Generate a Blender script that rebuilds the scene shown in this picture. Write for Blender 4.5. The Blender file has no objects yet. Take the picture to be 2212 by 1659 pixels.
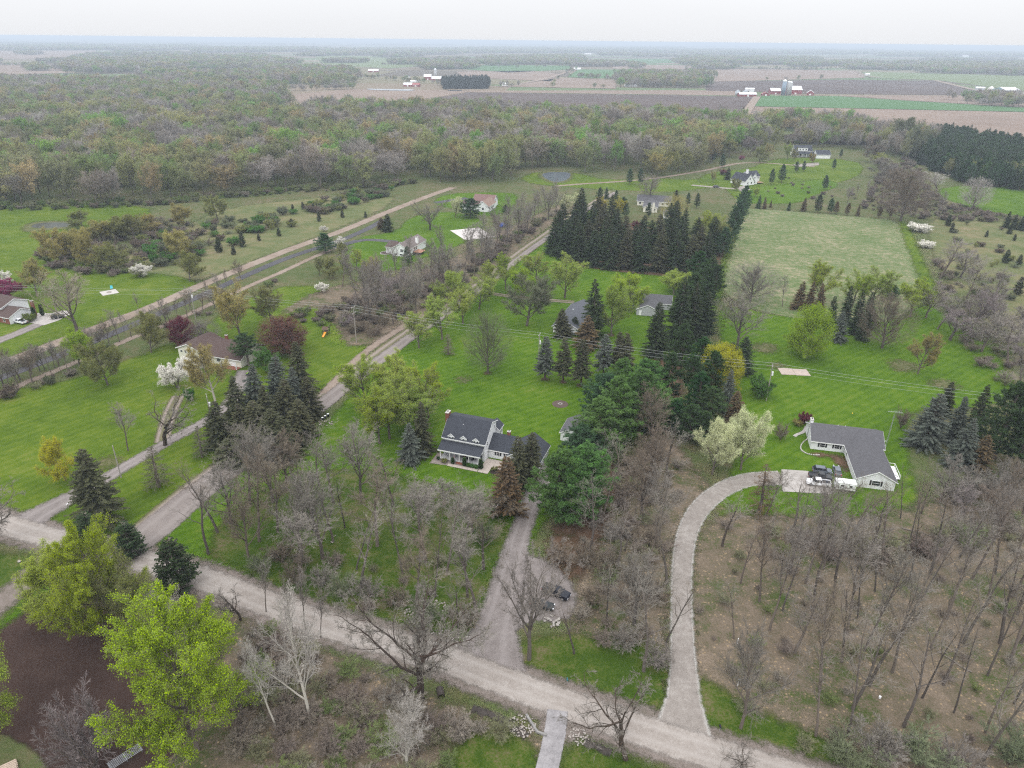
import bpy, math, random
import numpy as np
from mathutils import Matrix, Vector

random.seed(11)
rng = np.random.default_rng(11)
scene = bpy.context.scene
COL = scene.collection

# ------------------------------------------------------------------ camera
CAM_H = 100.0
PITCH = math.atan(1007 / 2080)
ROLL = math.radians(0.6)
FV, CXV, CYV = 1533.7, 1106.0, 829.5          # focal length and centre of the survey picture (2212 wide)
FWD = np.array([0, math.cos(PITCH), -math.sin(PITCH)])
_u0 = np.array([0, math.sin(PITCH), math.cos(PITCH)])
_r0 = np.array([1.0, 0, 0])
RGT = math.cos(ROLL) * _r0 + math.sin(ROLL) * _u0
UPV = -math.sin(ROLL) * _r0 + math.cos(ROLL) * _u0
cam_d = bpy.data.cameras.new("camera")
cam_d.sensor_width = 36.0
cam_d.lens = 36.0 * 2080 / 3000
cam_d.clip_start = 0.5
cam_d.clip_end = 120000
cam = bpy.data.objects.new("camera", cam_d)
m = Matrix.Identity(4)
for i in range(3):
    m[i][0], m[i][1], m[i][2] = RGT[i], UPV[i], -FWD[i]
m[2][3] = CAM_H
cam.matrix_world = m
COL.objects.link(cam)
scene.camera = cam

# ------------------------------------------------------------------ sky, sun, exposure
SUN_EL, SUN_ROT = math.radians(52), math.radians(200)
world = bpy.data.worlds.new("World")
scene.world = world
world.use_nodes = True
wn, wl = world.node_tree.nodes, world.node_tree.links
for n_ in list(wn):
    wn.remove(n_)
w_out = wn.new('ShaderNodeOutputWorld')
w_bg = wn.new('ShaderNodeBackground')
w_sky = wn.new('ShaderNodeTexSky')
w_sky.sky_type = 'NISHITA'
w_sky.sun_disc = False
w_sky.sun_elevation = SUN_EL
w_sky.sun_rotation = SUN_ROT
w_sky.air_density = 1.0
w_sky.dust_density = 3.0
w_tc = wn.new('ShaderNodeTexCoord')
w_sep = wn.new('ShaderNodeSeparateXYZ')
w_ramp = wn.new('ShaderNodeMapRange')          # an overcast deck is brighter overhead than at the horizon
w_ramp.inputs['From Min'].default_value = 0.0
w_ramp.inputs['From Max'].default_value = 1.0
w_ramp.inputs['To Min'].default_value = 0.87
w_ramp.inputs['To Max'].default_value = 2.7
w_noise = wn.new('ShaderNodeTexNoise')
w_noise.inputs['Scale'].default_value = 2.2
w_noise.inputs['Detail'].default_value = 4
w_map = wn.new('ShaderNodeMapping')
w_map.inputs['Scale'].default_value = (1, 1, 5)
w_nr = wn.new('ShaderNodeMapRange')
w_nr.inputs['To Min'].default_value = 0.955
w_nr.inputs['To Max'].default_value = 1.04
w_mul = wn.new('ShaderNodeMath'); w_mul.operation = 'MULTIPLY'
w_col = wn.new('ShaderNodeVectorMath'); w_col.operation = 'SCALE'
w_col.inputs[0].default_value = (0.975, 0.99, 1.02)
w_sc = wn.new('ShaderNodeVectorMath'); w_sc.operation = 'SCALE'
w_sc.inputs['Scale'].default_value = 0.08      # the clear-sky part that filters through the deck
w_mix = wn.new('ShaderNodeMix'); w_mix.data_type = 'RGBA'
w_mix.inputs['Factor'].default_value = 0.94
wl.new(w_tc.outputs['Generated'], w_sep.inputs[0])
wl.new(w_sep.outputs['Z'], w_ramp.inputs['Value'])
wl.new(w_tc.outputs['Generated'], w_map.inputs['Vector'])
wl.new(w_map.outputs[0], w_noise.inputs['Vector'])
wl.new(w_noise.outputs['Fac'], w_nr.inputs['Value'])
wl.new(w_ramp.outputs[0], w_mul.inputs[0])
wl.new(w_nr.outputs[0], w_mul.inputs[1])
wl.new(w_mul.outputs[0], w_col.inputs['Scale'])
wl.new(w_sky.outputs[0], w_sc.inputs[0])
wl.new(w_sc.outputs[0], w_mix.inputs['A'])
wl.new(w_col.outputs[0], w_mix.inputs['B'])
wl.new(w_mix.outputs['Result'], w_bg.inputs['Color'])
wl.new(w_bg.outputs[0], w_out.inputs['Surface'])
sun_d = bpy.data.lights.new("sun", 'SUN')
sun_d.energy = 0.9
sun_d.angle = math.radians(25)
sun_d.color = (1.0, 0.97, 0.93)
sun = bpy.data.objects.new("sun", sun_d)
_sd = Vector((math.sin(SUN_ROT) * math.cos(SUN_EL), math.cos(SUN_ROT) * math.cos(SUN_EL), math.sin(SUN_EL)))
sun.rotation_euler = _sd.to_track_quat('Z', 'Y').to_euler()
COL.objects.link(sun)
vs = scene.view_settings
vs.view_transform = 'Standard'
vs.look = 'None'
vs.exposure = 0.1
vs.gamma = 1.0
vs.use_curve_mapping = False
scene.cycles.use_denoising = False
scene.cycles.filter_width = 1.2
scene.cycles.max_bounces = 5
scene.cycles.diffuse_bounces = 2
scene.cycles.glossy_bounces = 2
scene.cycles.transmission_bounces = 2
scene.cycles.volume_bounces = 0
scene.cycles.transparent_max_bounces = 24
scene.cycles.caustics_reflective = False
scene.cycles.caustics_refractive = False

# ------------------------------------------------------------------ helpers
def G(x, y, z=0.0):
    """point of the terrain (height z) surveyed at picture position x, y"""
    d = FWD * FV + RGT * (x - CXV) - UPV * (y - CYV)
    t = (z - CAM_H) / d[2]
    return float(d[0] * t), float(d[1] * t)

def PX(X, Y, Z):
    v = np.array([X, Y, Z - CAM_H])
    dz = v @ FWD
    return CXV + FV * (v @ RGT) / dz, CYV - FV * (v @ UPV) / dz

def height_of(x, y, ytop):
    X, Y = G(x, y)
    lo, hi = 0.0, 95.0
    for _ in range(30):
        k = (lo + hi) / 2
        if PX(X, Y, k)[1] > ytop: lo = k
        else: hi = k
    return lo

def depth_scale(X, Y, Z=0.0):
    """survey-picture units per metre at a point"""
    return FV / (np.array([X, Y, Z - CAM_H]) @ FWD)

def tag(o, label=None, cat=None, group=None, kind=None):
    if label: o['label'] = label
    if cat: o['category'] = cat
    if group: o['group'] = group
    if kind: o['kind'] = kind
    return o

def empty(name, loc=(0, 0, 0), rz=0.0):
    o = bpy.data.objects.new(name, None)
    o.empty_display_size = 0.5
    o.location = loc
    o.rotation_euler = (0, 0, rz)
    COL.objects.link(o)
    return o

def link(name, me, parent=None, loc=None):
    o = bpy.data.objects.new(name, me)
    if loc is not None: o.location = loc
    if parent is not None: o.parent = parent
    COL.objects.link(o)
    return o

def quads_mesh(name, V, Q, mats, midx=None, attrs=None, smooth=False):
    """mesh from arrays: V (n,3), Q (m,4) quads"""
    V = np.asarray(V, dtype=np.float32); Q = np.asarray(Q, dtype=np.int32)
    me = bpy.data.meshes.new(name)
    me.vertices.add(len(V)); me.vertices.foreach_set('co', V.ravel())
    me.loops.add(Q.size); me.loops.foreach_set('vertex_index', Q.ravel())
    me.polygons.add(len(Q))
    me.polygons.foreach_set('loop_start', np.arange(len(Q), dtype=np.int32) * Q.shape[1])
    if midx is not None: me.polygons.foreach_set('material_index', np.asarray(midx, dtype=np.int32))
    me.polygons.foreach_set('use_smooth', np.full(len(Q), smooth))
    for mt in mats: me.materials.append(mt)
    for an, av in (attrs or {}).items():
        a = me.attributes.new(an, 'FLOAT', 'POINT')
        a.data.foreach_set('value', np.asarray(av, dtype=np.float32))
    me.update(calc_edges=True)
    return me

class MB:
    """collects boxes, prisms, tubes into one mesh"""
    def __init__(s): s.v = []; s.f = []
    def poly(s, pts, faces):
        b = len(s.v); s.v += [tuple(p) for p in pts]
        s.f += [tuple(b + i for i in f) for f in faces]
        return s
    def box(s, x0, x1, y0, y1, z0, z1):
        return s.poly([(x0,y0,z0),(x1,y0,z0),(x1,y1,z0),(x0,y1,z0),(x0,y0,z1),(x1,y0,z1),(x1,y1,z1),(x0,y1,z1)],
            [(0,3,2,1),(4,5,6,7),(0,1,5,4),(1,2,6,5),(2,3,7,6),(3,0,4,7)])
    def hexa(s, bot, top):
        return s.poly(list(bot) + list(top), [(0,3,2,1),(4,5,6,7),(0,1,5,4),(1,2,6,5),(2,3,7,6),(3,0,4,7)])
    def prism(s, prof, axis, a0, a1):
        """profile of (u, z) points pushed along x or y"""
        n = len(prof)
        mk = (lambda u, z, a: (a, u, z)) if axis == 'x' else (lambda u, z, a: (u, a, z))
        pts = [mk(u, z, a0) for u, z in prof] + [mk(u, z, a1) for u, z in prof]
        fs = [tuple(range(n)), tuple(range(2*n-1, n-1, -1))] + [(i, i+n, (i+1) % n + n, (i+1) % n) for i in range(n)]
        return s.poly(pts, fs)
    def tube(s, p0, p1, r0, r1=None, n=8, cap=True):
        p0, p1 = Vector(p0), Vector(p1); r1 = r0 if r1 is None else r1
        d = (p1 - p0).normalized(); a = d.orthogonal().normalized(); b = d.cross(a)
        pts = []
        for p, r in ((p0, r0), (p1, r1)):
            for k in range(n):
                t = 2*math.pi*k/n; pts.append(p + a*(r*math.cos(t)) + b*(r*math.sin(t)))
        fs = [(k, (k+1) % n, n+(k+1) % n, n+k) for k in range(n)]
        if cap: fs += [tuple(range(n-1, -1, -1)), tuple(range(n, 2*n))]
        return s.poly(pts, fs)
    def ring(s, prof, n=12):
        """turned profile of (r, z) points"""
        pts = [(r*math.cos(2*math.pi*k/n), r*math.sin(2*math.pi*k/n), z) for r, z in prof for k in range(n)]
        fs = [(i*n+k, i*n+(k+1) % n, (i+1)*n+(k+1) % n, (i+1)*n+k) for i in range(len(prof)-1) for k in range(n)]
        fs += [tuple(range(n-1, -1, -1)), tuple(range((len(prof)-1)*n, len(prof)*n))]
        return s.poly(pts, fs)
    def mesh(s, name, mat, smooth=False):
        me = bpy.data.meshes.new(name); me.from_pydata(s.v, [], s.f); me.materials.append(mat)
        if smooth: me.polygons.foreach_set('use_smooth', [True]*len(me.polygons))
        me.update(); return me
    def build(s, name, mat, parent=None, loc=None, smooth=False):
        return link(name, s.mesh(name, mat, smooth), parent, loc)

# ------------------------------------------------------------------ materials
MATS = {}
def nodes_of(name):
    mt = bpy.data.materials.new(name); mt.use_nodes = True
    nt = mt.node_tree
    for n in list(nt.nodes): nt.nodes.remove(n)
    return mt, nt, nt.nodes, nt.links

def noise(N, L, vec, scale, detail=3.0, rough=0.6):
    n = N.new('ShaderNodeTexNoise'); n.inputs['Scale'].default_value = scale
    n.inputs['Detail'].default_value = detail; n.inputs['Roughness'].default_value = rough
    L.new(vec, n.inputs['Vector']); return n.outputs['Fac']

def mth(N, L, op, a, b=None, c=None, clamp=False):
    n = N.new('ShaderNodeMath'); n.operation = op; n.use_clamp = clamp
    for i, v in enumerate((a, b, c)):
        if v is None: continue
        if isinstance(v, (int, float)): n.inputs[i].default_value = v
        else: L.new(v, n.inputs[i])
    return n.outputs[0]

def maprange(N, L, v, a, b, c, d, smooth=False):
    n = N.new('ShaderNodeMapRange'); n.clamp = True
    if smooth: n.interpolation_type = 'SMOOTHSTEP'
    for k, x in zip(('From Min', 'From Max', 'To Min', 'To Max'), (a, b, c, d)): n.inputs[k].default_value = x
    L.new(v, n.inputs['Value']); return n.outputs[0]

def ramp(N, L, v, stops):
    n = N.new('ShaderNodeValToRGB'); e = n.color_ramp.elements
    while len(e) < len(stops): e.new(0.5)
    for el, (p, c) in zip(e, stops): el.position = p; el.color = (*c, 1)
    L.new(v, n.inputs[0]); return n.outputs[0]

def mixc(N, L, f, a, b, mode='MIX'):
    n = N.new('ShaderNodeMix'); n.data_type = 'RGBA'; n.blend_type = mode
    for k, v in (('Factor', f), ('A', a), ('B', b)):
        if isinstance(v, (int, float)): n.inputs[k].default_value = v
        elif isinstance(v, tuple): n.inputs[k].default_value = (*v, 1)
        else: L.new(v, n.inputs[k])
    return n.outputs['Result']

def plain(name, col, rough=0.7, var=0.12, scale=1.5, metal=0.0, spec=0.3, lines=None, fine=0.0):
    """one-colour surface with mottling, optional course lines (axis, spacing, depth)"""
    if name in MATS: return MATS[name]
    mt, nt, N, L = nodes_of(name)
    out = N.new('ShaderNodeOutputMaterial'); bs = N.new('ShaderNodeBsdfPrincipled')
    tc = N.new('ShaderNodeTexCoord'); o = tc.outputs['Object']
    f = noise(N, L, o, scale, 4)
    f = maprange(N, L, f, 0.25, 0.75, 1 - var, 1 + var)
    if fine:
        g = maprange(N, L, noise(N, L, o, 9.0, 2), 0.3, 0.7, 1 - fine, 1 + fine)
        f = mth(N, L, 'MULTIPLY', f, g)
    if lines:
        ax, sp, dep = lines
        sx = N.new('ShaderNodeSeparateXYZ'); L.new(o, sx.inputs[0])
        fr = mth(N, L, 'FRACT', mth(N, L, 'DIVIDE', sx.outputs[ax], sp))
        ln = maprange(N, L, fr, 0.0, 0.16, 1 - dep, 1.0)
        f = mth(N, L, 'MULTIPLY', f, ln)
    v = N.new('ShaderNodeVectorMath'); v.operation = 'SCALE'; v.inputs[0].default_value = col
    L.new(f, v.inputs['Scale'])
    L.new(v.outputs[0], bs.inputs['Base Color'])
    bs.inputs['Roughness'].default_value = rough; bs.inputs['Metallic'].default_value = metal
    bs.inputs['Specular IOR Level'].default_value = spec
    L.new(bs.outputs[0], out.inputs[0])
    MATS[name] = mt; return mt

def ground_mat(name, stops, big=25, mid=4, fine=0.5, w=(0.45, 0.35, 0.2), edge=1.0, edge_amp=2.0, tracks=None, stripes=None, speck=None, wet=0.0):
    """terrain cover: three scales of mottling, ragged edge read from the sheet's edge distance"""
    mt, nt, N, L = nodes_of(name)
    out = N.new('ShaderNodeOutputMaterial'); bs = N.new('ShaderNodeBsdfPrincipled')
    geo = N.new('ShaderNodeNewGeometry'); p = geo.outputs['Position']
    n1 = noise(N, L, p, 1.0 / big, 3); n2 = noise(N, L, p, 1.0 / mid, 4, 0.65); n3 = noise(N, L, p, 1.0 / fine, 2, 0.7)
    s = mth(N, L, 'MULTIPLY', n1, w[0]); s = mth(N, L, 'MULTIPLY_ADD', n2, w[1], s); s = mth(N, L, 'MULTIPLY_ADD', n3, w[2], s)
    s = maprange(N, L, s, 0.32, 0.68, 0, 1)
    if stripes:
        ang, sp, amt = stripes
        sx = N.new('ShaderNodeSeparateXYZ'); L.new(p, sx.inputs[0])
        a = mth(N, L, 'MULTIPLY', sx.outputs[0], math.sin(ang)); a = mth(N, L, 'MULTIPLY_ADD', sx.outputs[1], math.cos(ang), a)
        a = mth(N, L, 'ADD', a, mth(N, L, 'MULTIPLY', n2, 0.6))
        sn = mth(N, L, 'SINE', mth(N, L, 'MULTIPLY', a, 2 * math.pi / sp))
        s = mth(N, L, 'MULTIPLY_ADD', sn, amt, s, clamp=True)
    c = ramp(N, L, s, stops)
    if tracks:
        at = N.new('ShaderNodeAttribute'); at.attribute_name = 'lat'
        tr, tcol, tw, amt = tracks          # |lat| position of the wheel tracks, colour, width, strength
        d = mth(N, L, 'ABSOLUTE', mth(N, L, 'SUBTRACT', mth(N, L, 'ABSOLUTE', at.outputs['Fac']), tr))
        d = mth(N, L, 'ADD', d, mth(N, L, 'MULTIPLY', mth(N, L, 'SUBTRACT', n2, 0.5), 0.35))
        k = maprange(N, L, d, 0.0, tw, amt, 0.0, True)
        c = mixc(N, L, k, c, tcol)
    if speck:
        scol, thr, sc = speck
        vz = N.new('ShaderNodeTexVoronoi'); vz.inputs['Scale'].default_value = sc; L.new(p, vz.inputs['Vector'])
        k = maprange(N, L, vz.outputs['Distance'], thr * 0.6, thr, 0.9, 0.0)
        k = mth(N, L, 'MULTIPLY', k, maprange(N, L, n2, 0.42, 0.6, 0, 1))
        c = mixc(N, L, k, c, scol)
    L.new(c, bs.inputs['Base Color'])
    bs.inputs['Roughness'].default_value = 0.95 - wet
    bs.inputs['Specular IOR Level'].default_value = 0.08 + wet * 0.4
    bp = N.new('ShaderNodeBump'); bp.inputs['Strength'].default_value = 0.5; bp.inputs['Distance'].default_value = 0.15
    L.new(n3, bp.inputs['Height']); L.new(bp.outputs[0], bs.inputs['Normal'])
    if edge is not None:
        at2 = N.new('ShaderNodeAttribute'); at2.attribute_name = 'sd'
        e = mth(N, L, 'MULTIPLY_ADD', mth(N, L, 'SUBTRACT', n2, 0.5), edge_amp, at2.outputs['Fac'])
        e = mth(N, L, 'MULTIPLY_ADD', mth(N, L, 'SUBTRACT', n3, 0.5), edge_amp * 0.5, e)
        al = maprange(N, L, e, -edge, edge, 0, 1, True)
        tr_ = N.new('ShaderNodeBsdfTransparent'); mx = N.new('ShaderNodeMixShader')
        L.new(al, mx.inputs[0]); L.new(tr_.outputs[0], mx.inputs[1]); L.new(bs.outputs[0], mx.inputs[2])
        L.new(mx.outputs[0], out.inputs[0])
    else:
        L.new(bs.outputs[0], out.inputs[0])
    MATS[name] = mt; return mt
# ------------------------------------------------------------------ terrain sheets
def poly_sd(P, poly):
    """signed distance (inside positive) of points P (n,2) to a closed polygon"""
    P = np.asarray(P, float); A = np.asarray(poly, float); B = np.roll(A, -1, 0)
    best = np.full(len(P), 1e18); ins = np.zeros(len(P), bool)
    for a, b in zip(A, B):
        ab = b - a; ap = P - a
        t = np.clip((ap @ ab) / max(ab @ ab, 1e-9), 0, 1)
        d = ap - t[:, None] * ab
        best = np.minimum(best, (d * d).sum(1))
        c = (a[1] > P[:, 1]) != (b[1] > P[:, 1])
        with np.errstate(divide='ignore', invalid='ignore'):
            xi = (b[0] - a[0]) * (P[:, 1] - a[1]) / (b[1] - a[1] + 1e-12) + a[0]
        ins ^= c & (P[:, 0] < xi)
    d = np.sqrt(best)
    return np.where(ins, d, -d)

def surv(pts): return [G(x, y) for x, y in pts]

def chaikin(poly, n=2, closed=True):
    P = np.asarray(poly, float)
    for _ in range(n):
        if closed:
            Qn = np.roll(P, -1, 0); P = np.stack([P*.75+Qn*.25, P*.25+Qn*.75], 1).reshape(-1, 2)
        else:
            a, b = P[:-1], P[1:]
            P = np.vstack([P[:1], np.stack([a*.75+b*.25, a*.25+b*.75], 1).reshape(-1, 2), P[-1:]])
    return P

def sheet(name, poly, mat, z, cell=2.0, pad=2.0, smooth=1, label=None, cat=None):
    P = chaikin(poly, smooth) if smooth else np.asarray(poly, float)
    lo, hi = P.min(0) - pad, P.max(0) + pad
    nx, ny = [max(2, int(math.ceil(k))) for k in (hi - lo) / cell]
    xs, ys = np.linspace(lo[0], hi[0], nx + 1), np.linspace(lo[1], hi[1], ny + 1)
    X, Y = np.meshgrid(xs, ys)
    pts = np.stack([X.ravel(), Y.ravel()], 1)
    sd = poly_sd(pts, P)
    i, j = np.meshgrid(np.arange(nx), np.arange(ny))
    q = np.stack([j*(nx+1)+i, j*(nx+1)+i+1, (j+1)*(nx+1)+i+1, (j+1)*(nx+1)+i], -1).reshape(-1, 4)
    q = q[(sd[q] > -pad).any(1)]
    used = np.unique(q); mp = np.zeros(len(pts), int); mp[used] = np.arange(len(used))
    V = np.c_[pts[used], np.full(len(used), z)]
    me = quads_mesh(name, V, mp[q], [mat], attrs={'sd': sd[used]})
    o = link(name, me); tag(o, label, cat, kind='structure'); return o

def ribbon(name, line, width, mat, z, soft=1.0, step=3.0, widths=None, label=None):
    P = chaikin(line, 3, closed=False)
    seg = np.linalg.norm(np.diff(P, axis=0), axis=1); L_ = np.r_[0, np.cumsum(seg)]
    n = max(4, int(L_[-1] / step)); t = np.linspace(0, L_[-1], n)
    C = np.stack([np.interp(t, L_, P[:, 0]), np.interp(t, L_, P[:, 1])], 1)
    T = np.gradient(C, axis=0); T /= np.linalg.norm(T, axis=1)[:, None]
    Nn = np.stack([-T[:, 1], T[:, 0]], 1)
    W = np.full(n, width / 2.0) if widths is None else np.interp(np.linspace(0, 1, n), np.linspace(0, 1, len(widths)), widths) / 2
    lat = np.array([-1, -0.8, -0.5, -0.2, 0.2, 0.5, 0.8, 1.0]); m_ = len(lat) + 2
    V = np.zeros((n, m_, 3)); sd = np.zeros((n, m_)); la = np.zeros((n, m_))
    for k in range(m_):
        if k == 0: off = -(W + soft); la[:, k] = -1.2; sd[:, k] = -soft
        elif k == m_ - 1: off = W + soft; la[:, k] = 1.2; sd[:, k] = -soft
        else: off = W * lat[k-1]; la[:, k] = lat[k-1]; sd[:, k] = W * (1 - abs(lat[k-1]))
        V[:, k, :2] = C + Nn * off[:, None]; V[:, k, 2] = z
    i, j = np.meshgrid(np.arange(m_ - 1), np.arange(n - 1))
    q = np.stack([j*m_+i, (j+1)*m_+i, (j+1)*m_+i+1, j*m_+i+1], -1).reshape(-1, 4)[:, ::-1]
    me = quads_mesh(name, V.reshape(-1, 3), q, [mat], attrs={'sd': sd.ravel(), 'lat': la.ravel()})
    o = link(name, me); tag(o, label, None, kind='structure'); return o

# base ground to the horizon: rough spring grass near, patchwork of fields far off
def base_ground_mat():
    mt, nt, N, L = nodes_of('open_country')
    out = N.new('ShaderNodeOutputMaterial'); bs = N.new('ShaderNodeBsdfPrincipled')
    geo = N.new('ShaderNodeNewGeometry'); p = geo.outputs['Position']
    n1 = noise(N, L, p, 1/40, 4); n2 = noise(N, L, p, 1/5, 4, 0.7); n3 = noise(N, L, p, 2.2, 2)
    s = mth(N, L, 'MULTIPLY', n1, .4); s = mth(N, L, 'MULTIPLY_ADD', n2, .4, s); s = mth(N, L, 'MULTIPLY_ADD', n3, .2, s)
    s = maprange(N, L, s, .34, .66, 0, 1)
    near = ramp(N, L, s, [(0, (.052, .075, .024)), (.4, (.075, .092, .034)), (.7, (.105, .098, .05)), (1, (.14, .112, .07))])
    mp = N.new('ShaderNodeMapping'); mp.inputs['Rotation'].default_value = (0, 0, .05); mp.inputs['Scale'].default_value = (1/560, 1/400, 1)
    L.new(p, mp.inputs['Vector'])
    vo = N.new('ShaderNodeTexVoronoi'); vo.distance = 'CHEBYCHEV'; vo.inputs['Scale'].default_value = 1.0; vo.inputs['Randomness'].default_value = .75
    L.new(mp.outputs[0], vo.inputs['Vector'])
    sx = N.new('ShaderNodeSeparateColor'); L.new(vo.outputs['Color'], sx.inputs[0])
    far = ramp(N, L, sx.outputs[0], [(0, (.15, .12, .09)), (.28, (.2, .155, .115)), (.3, (.09, .14, .06)), (.5, (.12, .16, .075)), (.52, (.1, .08, .068)), (.66, (.12, .095, .08)), (.68, (.17, .15, .095)), (1, (.2, .165, .12))])
    far = mixc(N, L, mth(N, L, 'MULTIPLY', n1, .35), far, near)
    ln = N.new('ShaderNodeVectorMath'); ln.operation = 'LENGTH'; L.new(p, ln.inputs[0])
    k = maprange(N, L, ln.outputs['Value'], 900, 1250, 0, 1)
    c = mixc(N, L, k, near, far)
    L.new(c, bs.inputs['Base Color']); bs.inputs['Roughness'].default_value = .95; bs.inputs['Specular IOR Level'].default_value = .05
    L.new(bs.outputs[0], out.inputs[0]); return mt

R_ = 45000.0
g_me = bpy.data.meshes.new('ground')
xs = np.r_[-R_, -20000, -8000, -3000, -1200, -500, -200, 0, 200, 500, 1200, 3000, 8000, 20000, R_]
Xg, Yg = np.meshgrid(xs, xs); ng = len(xs)
gi, gj = np.meshgrid(np.arange(ng-1), np.arange(ng-1))
g_me = quads_mesh('ground', np.c_[Xg.ravel(), Yg.ravel(), np.zeros(ng*ng)], np.stack([gj*ng+gi, gj*ng+gi+1, (gj+1)*ng+gi+1, (gj+1)*ng+gi], -1).reshape(-1, 4), [base_ground_mat()])
tag(link('ground', g_me), kind='structure')

LAWN = [(0, (.030, .064, .003)), (.35, (.047, .098, .004)), (.65, (.070, .128, .006)), (1, (.12, .15, .026))]
LAWN2 = [(0, (.037, .066, .004)), (.4, (.06, .102, .006)), (.7, (.092, .13, .011)), (1, (.145, .15, .042))]
gm_lawn = ground_mat('lawn_grass', LAWN, 26, 4, .5, w=(.36, .36, .28), stripes=(2.5, 2.6, .085), edge=1.4, edge_amp=5)
gm_lawn2 = ground_mat('lawn_grass_pale', LAWN2, 24, 5, .55, w=(.36, .38, .26), stripes=(2.2, 2.8, .07), edge=1.6, edge_amp=6)
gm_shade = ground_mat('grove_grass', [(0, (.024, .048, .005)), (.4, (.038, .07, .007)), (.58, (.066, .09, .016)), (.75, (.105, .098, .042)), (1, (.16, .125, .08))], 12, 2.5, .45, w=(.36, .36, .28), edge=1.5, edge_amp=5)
gm_litter = ground_mat('leaf_litter', [(0, (.04, .07, .012)), (.3, (.065, .078, .028)), (.46, (.115, .094, .064)), (.7, (.16, .125, .092)), (1, (.24, .19, .145))], 13, 2.4, .35, w=(.42, .32, .26), edge=2.0, edge_amp=7, speck=((.3, .22, .13), .3, 1.3))
gm_needle = ground_mat('needle_litter', [(0, (.05, .05, .02)), (.3, (.075, .05, .03)), (.6, (.11, .068, .045)), (1, (.16, .11, .075))], 8, 2, .4, edge=1.6, edge_amp=5)
gm_meadow = ground_mat('meadow_straw', [(0, (.06, .105, .03)), (.38, (.095, .132, .048)), (.6, (.155, .165, .085)), (.8, (.25, .215, .14)), (1, (.34, .28, .2))], 24, 3.2, .8, w=(.26, .46, .28), edge=.8, edge_amp=2)
gm_rough = ground_mat('rough_meadow', [(0, (.06, .085, .028)), (.4, (.1, .115, .045)), (.7, (.15, .135, .068)), (1, (.22, .17, .11))], 28, 5, .8, edge=2, edge_amp=6)
gm_soil = ground_mat('tilled_soil', [(0, (.034, .021, .017)), (.5, (.046, .029, .024)), (1, (.064, .042, .034))], 18, 3, .25, edge=.5, edge_amp=1.0, stripes=(-2.05, .9, .05))
gm_mulch = ground_mat('mulch', [(0, (.022, .017, .015)), (1, (.05, .038, .033))], 3, 1, .2, edge=.2, edge_amp=.4)
gm_bed = ground_mat('stone_bed', [(0, (.15, .125, .11)), (.5, (.22, .185, .165)), (1, (.3, .26, .235))], 4, 1, .2, edge=.15, edge_amp=.3)
gm_gravel = ground_mat('gravel', [(0, (.2, .172, .15)), (.5, (.28, .247, .222)), (1, (.37, .338, .31))], 11, 1.6, .3, w=(.3, .4, .3), edge=.6, edge_amp=1.6, tracks=(.45, (.37, .338, .312), .25, .4))
gm_shoulder = ground_mat('gravel_shoulder', [(0, (.09, .085, .055)), (.5, (.16, .133, .115)), (1, (.23, .195, .178))], 7, 1.5, .3, w=(.3, .4, .3), edge=1.0, edge_amp=3.2)
gm_drive = ground_mat('drive_gravel', [(0, (.135, .118, .11)), (.5, (.195, .17, .16)), (1, (.27, .24, .228))], 8, 1.5, .3, w=(.3, .4, .3), edge=.7, edge_amp=2.2, tracks=(.45, (.27, .24, .23), .25, .5))
gm_white = ground_mat('pale_gravel', [(0, (.175, .153, .136)), (.5, (.25, .222, .2)), (1, (.35, .322, .295))], 7, 1.3, .25, w=(.3, .4, .3), edge=.5, edge_amp=1.6, tracks=(1.0, (.5, .48, .45), .16, .8))
gm_asphalt = ground_mat('old_asphalt', [(0, (.14, .118, .108)), (.5, (.195, .168, .155)), (1, (.26, .228, .21))], 14, 2.5, .3, edge=.5, edge_amp=1.5, tracks=(.5, (.25, .22, .205), .3, .6))
gm_dark = ground_mat('dark_asphalt', [(0, (.055, .054, .06)), (.5, (.075, .073, .08)), (1, (.1, .098, .105))], 20, 3, .4, edge=.3, edge_amp=.6)
gm_track = ground_mat('dirt_track', [(0, (.16, .12, .092)), (.5, (.235, .185, .15)), (1, (.3, .25, .21))], 14, 2.5, .4, edge=.6, edge_amp=1.6)
gm_two = ground_mat('two_track', [(0, (.07, .09, .03)), (.5, (.12, .115, .06)), (1, (.17, .14, .09))], 8, 1.6, .3, edge=.4, edge_amp=1.2, tracks=(.62, (.25, .205, .18), .34, 1.0))
gm_conc = ground_mat('concrete', [(0, (.27, .245, .228)), (.5, (.36, .333, .312)), (1, (.45, .42, .395))], 8, 1.5, .2, edge=.06, edge_amp=.05)
gm_conc_old = ground_mat('old_concrete', [(0, (.17, .16, .162)), (.5, (.27, .255, .257)), (1, (.36, .345, .345))], 5, 1.2, .3, edge=.1, edge_amp=.3)
gm_slab = ground_mat('slab', [(0, (.26, .21, .185)), (.5, (.36, .3, .265)), (1, (.44, .38, .34))], 3, 1, .2, edge=.06, edge_amp=.1)
gm_mud = ground_mat('wet_mud', [(0, (.02, .017, .015)), (.5, (.04, .032, .027)), (1, (.075, .06, .05))], 5, 1.2, .3, edge=.4, edge_amp=1.2, wet=.4)
gm_bare = ground_mat('bare_earth', [(0, (.055, .085, .014)), (.5, (.095, .1, .04)), (1, (.17, .14, .085))], 6, 1.3, .3, edge=2.5, edge_amp=9)
def field(name, cols, sp=None): return ground_mat(name, cols, 160, 30, 6, w=(.5, .3, .2), edge=3, edge_amp=8, stripes=sp)
gm_ftan = field('stubble_field', [(0, (.155, .115, .09)), (.5, (.2, .15, .12)), (1, (.245, .19, .15))], (1.3, 9, .08))
gm_fdark = field('ploughed_field', [(0, (.066, .05, .047)), (.5, (.085, .064, .058)), (1, (.12, .092, .08))], (.1, 14, .08))
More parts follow.
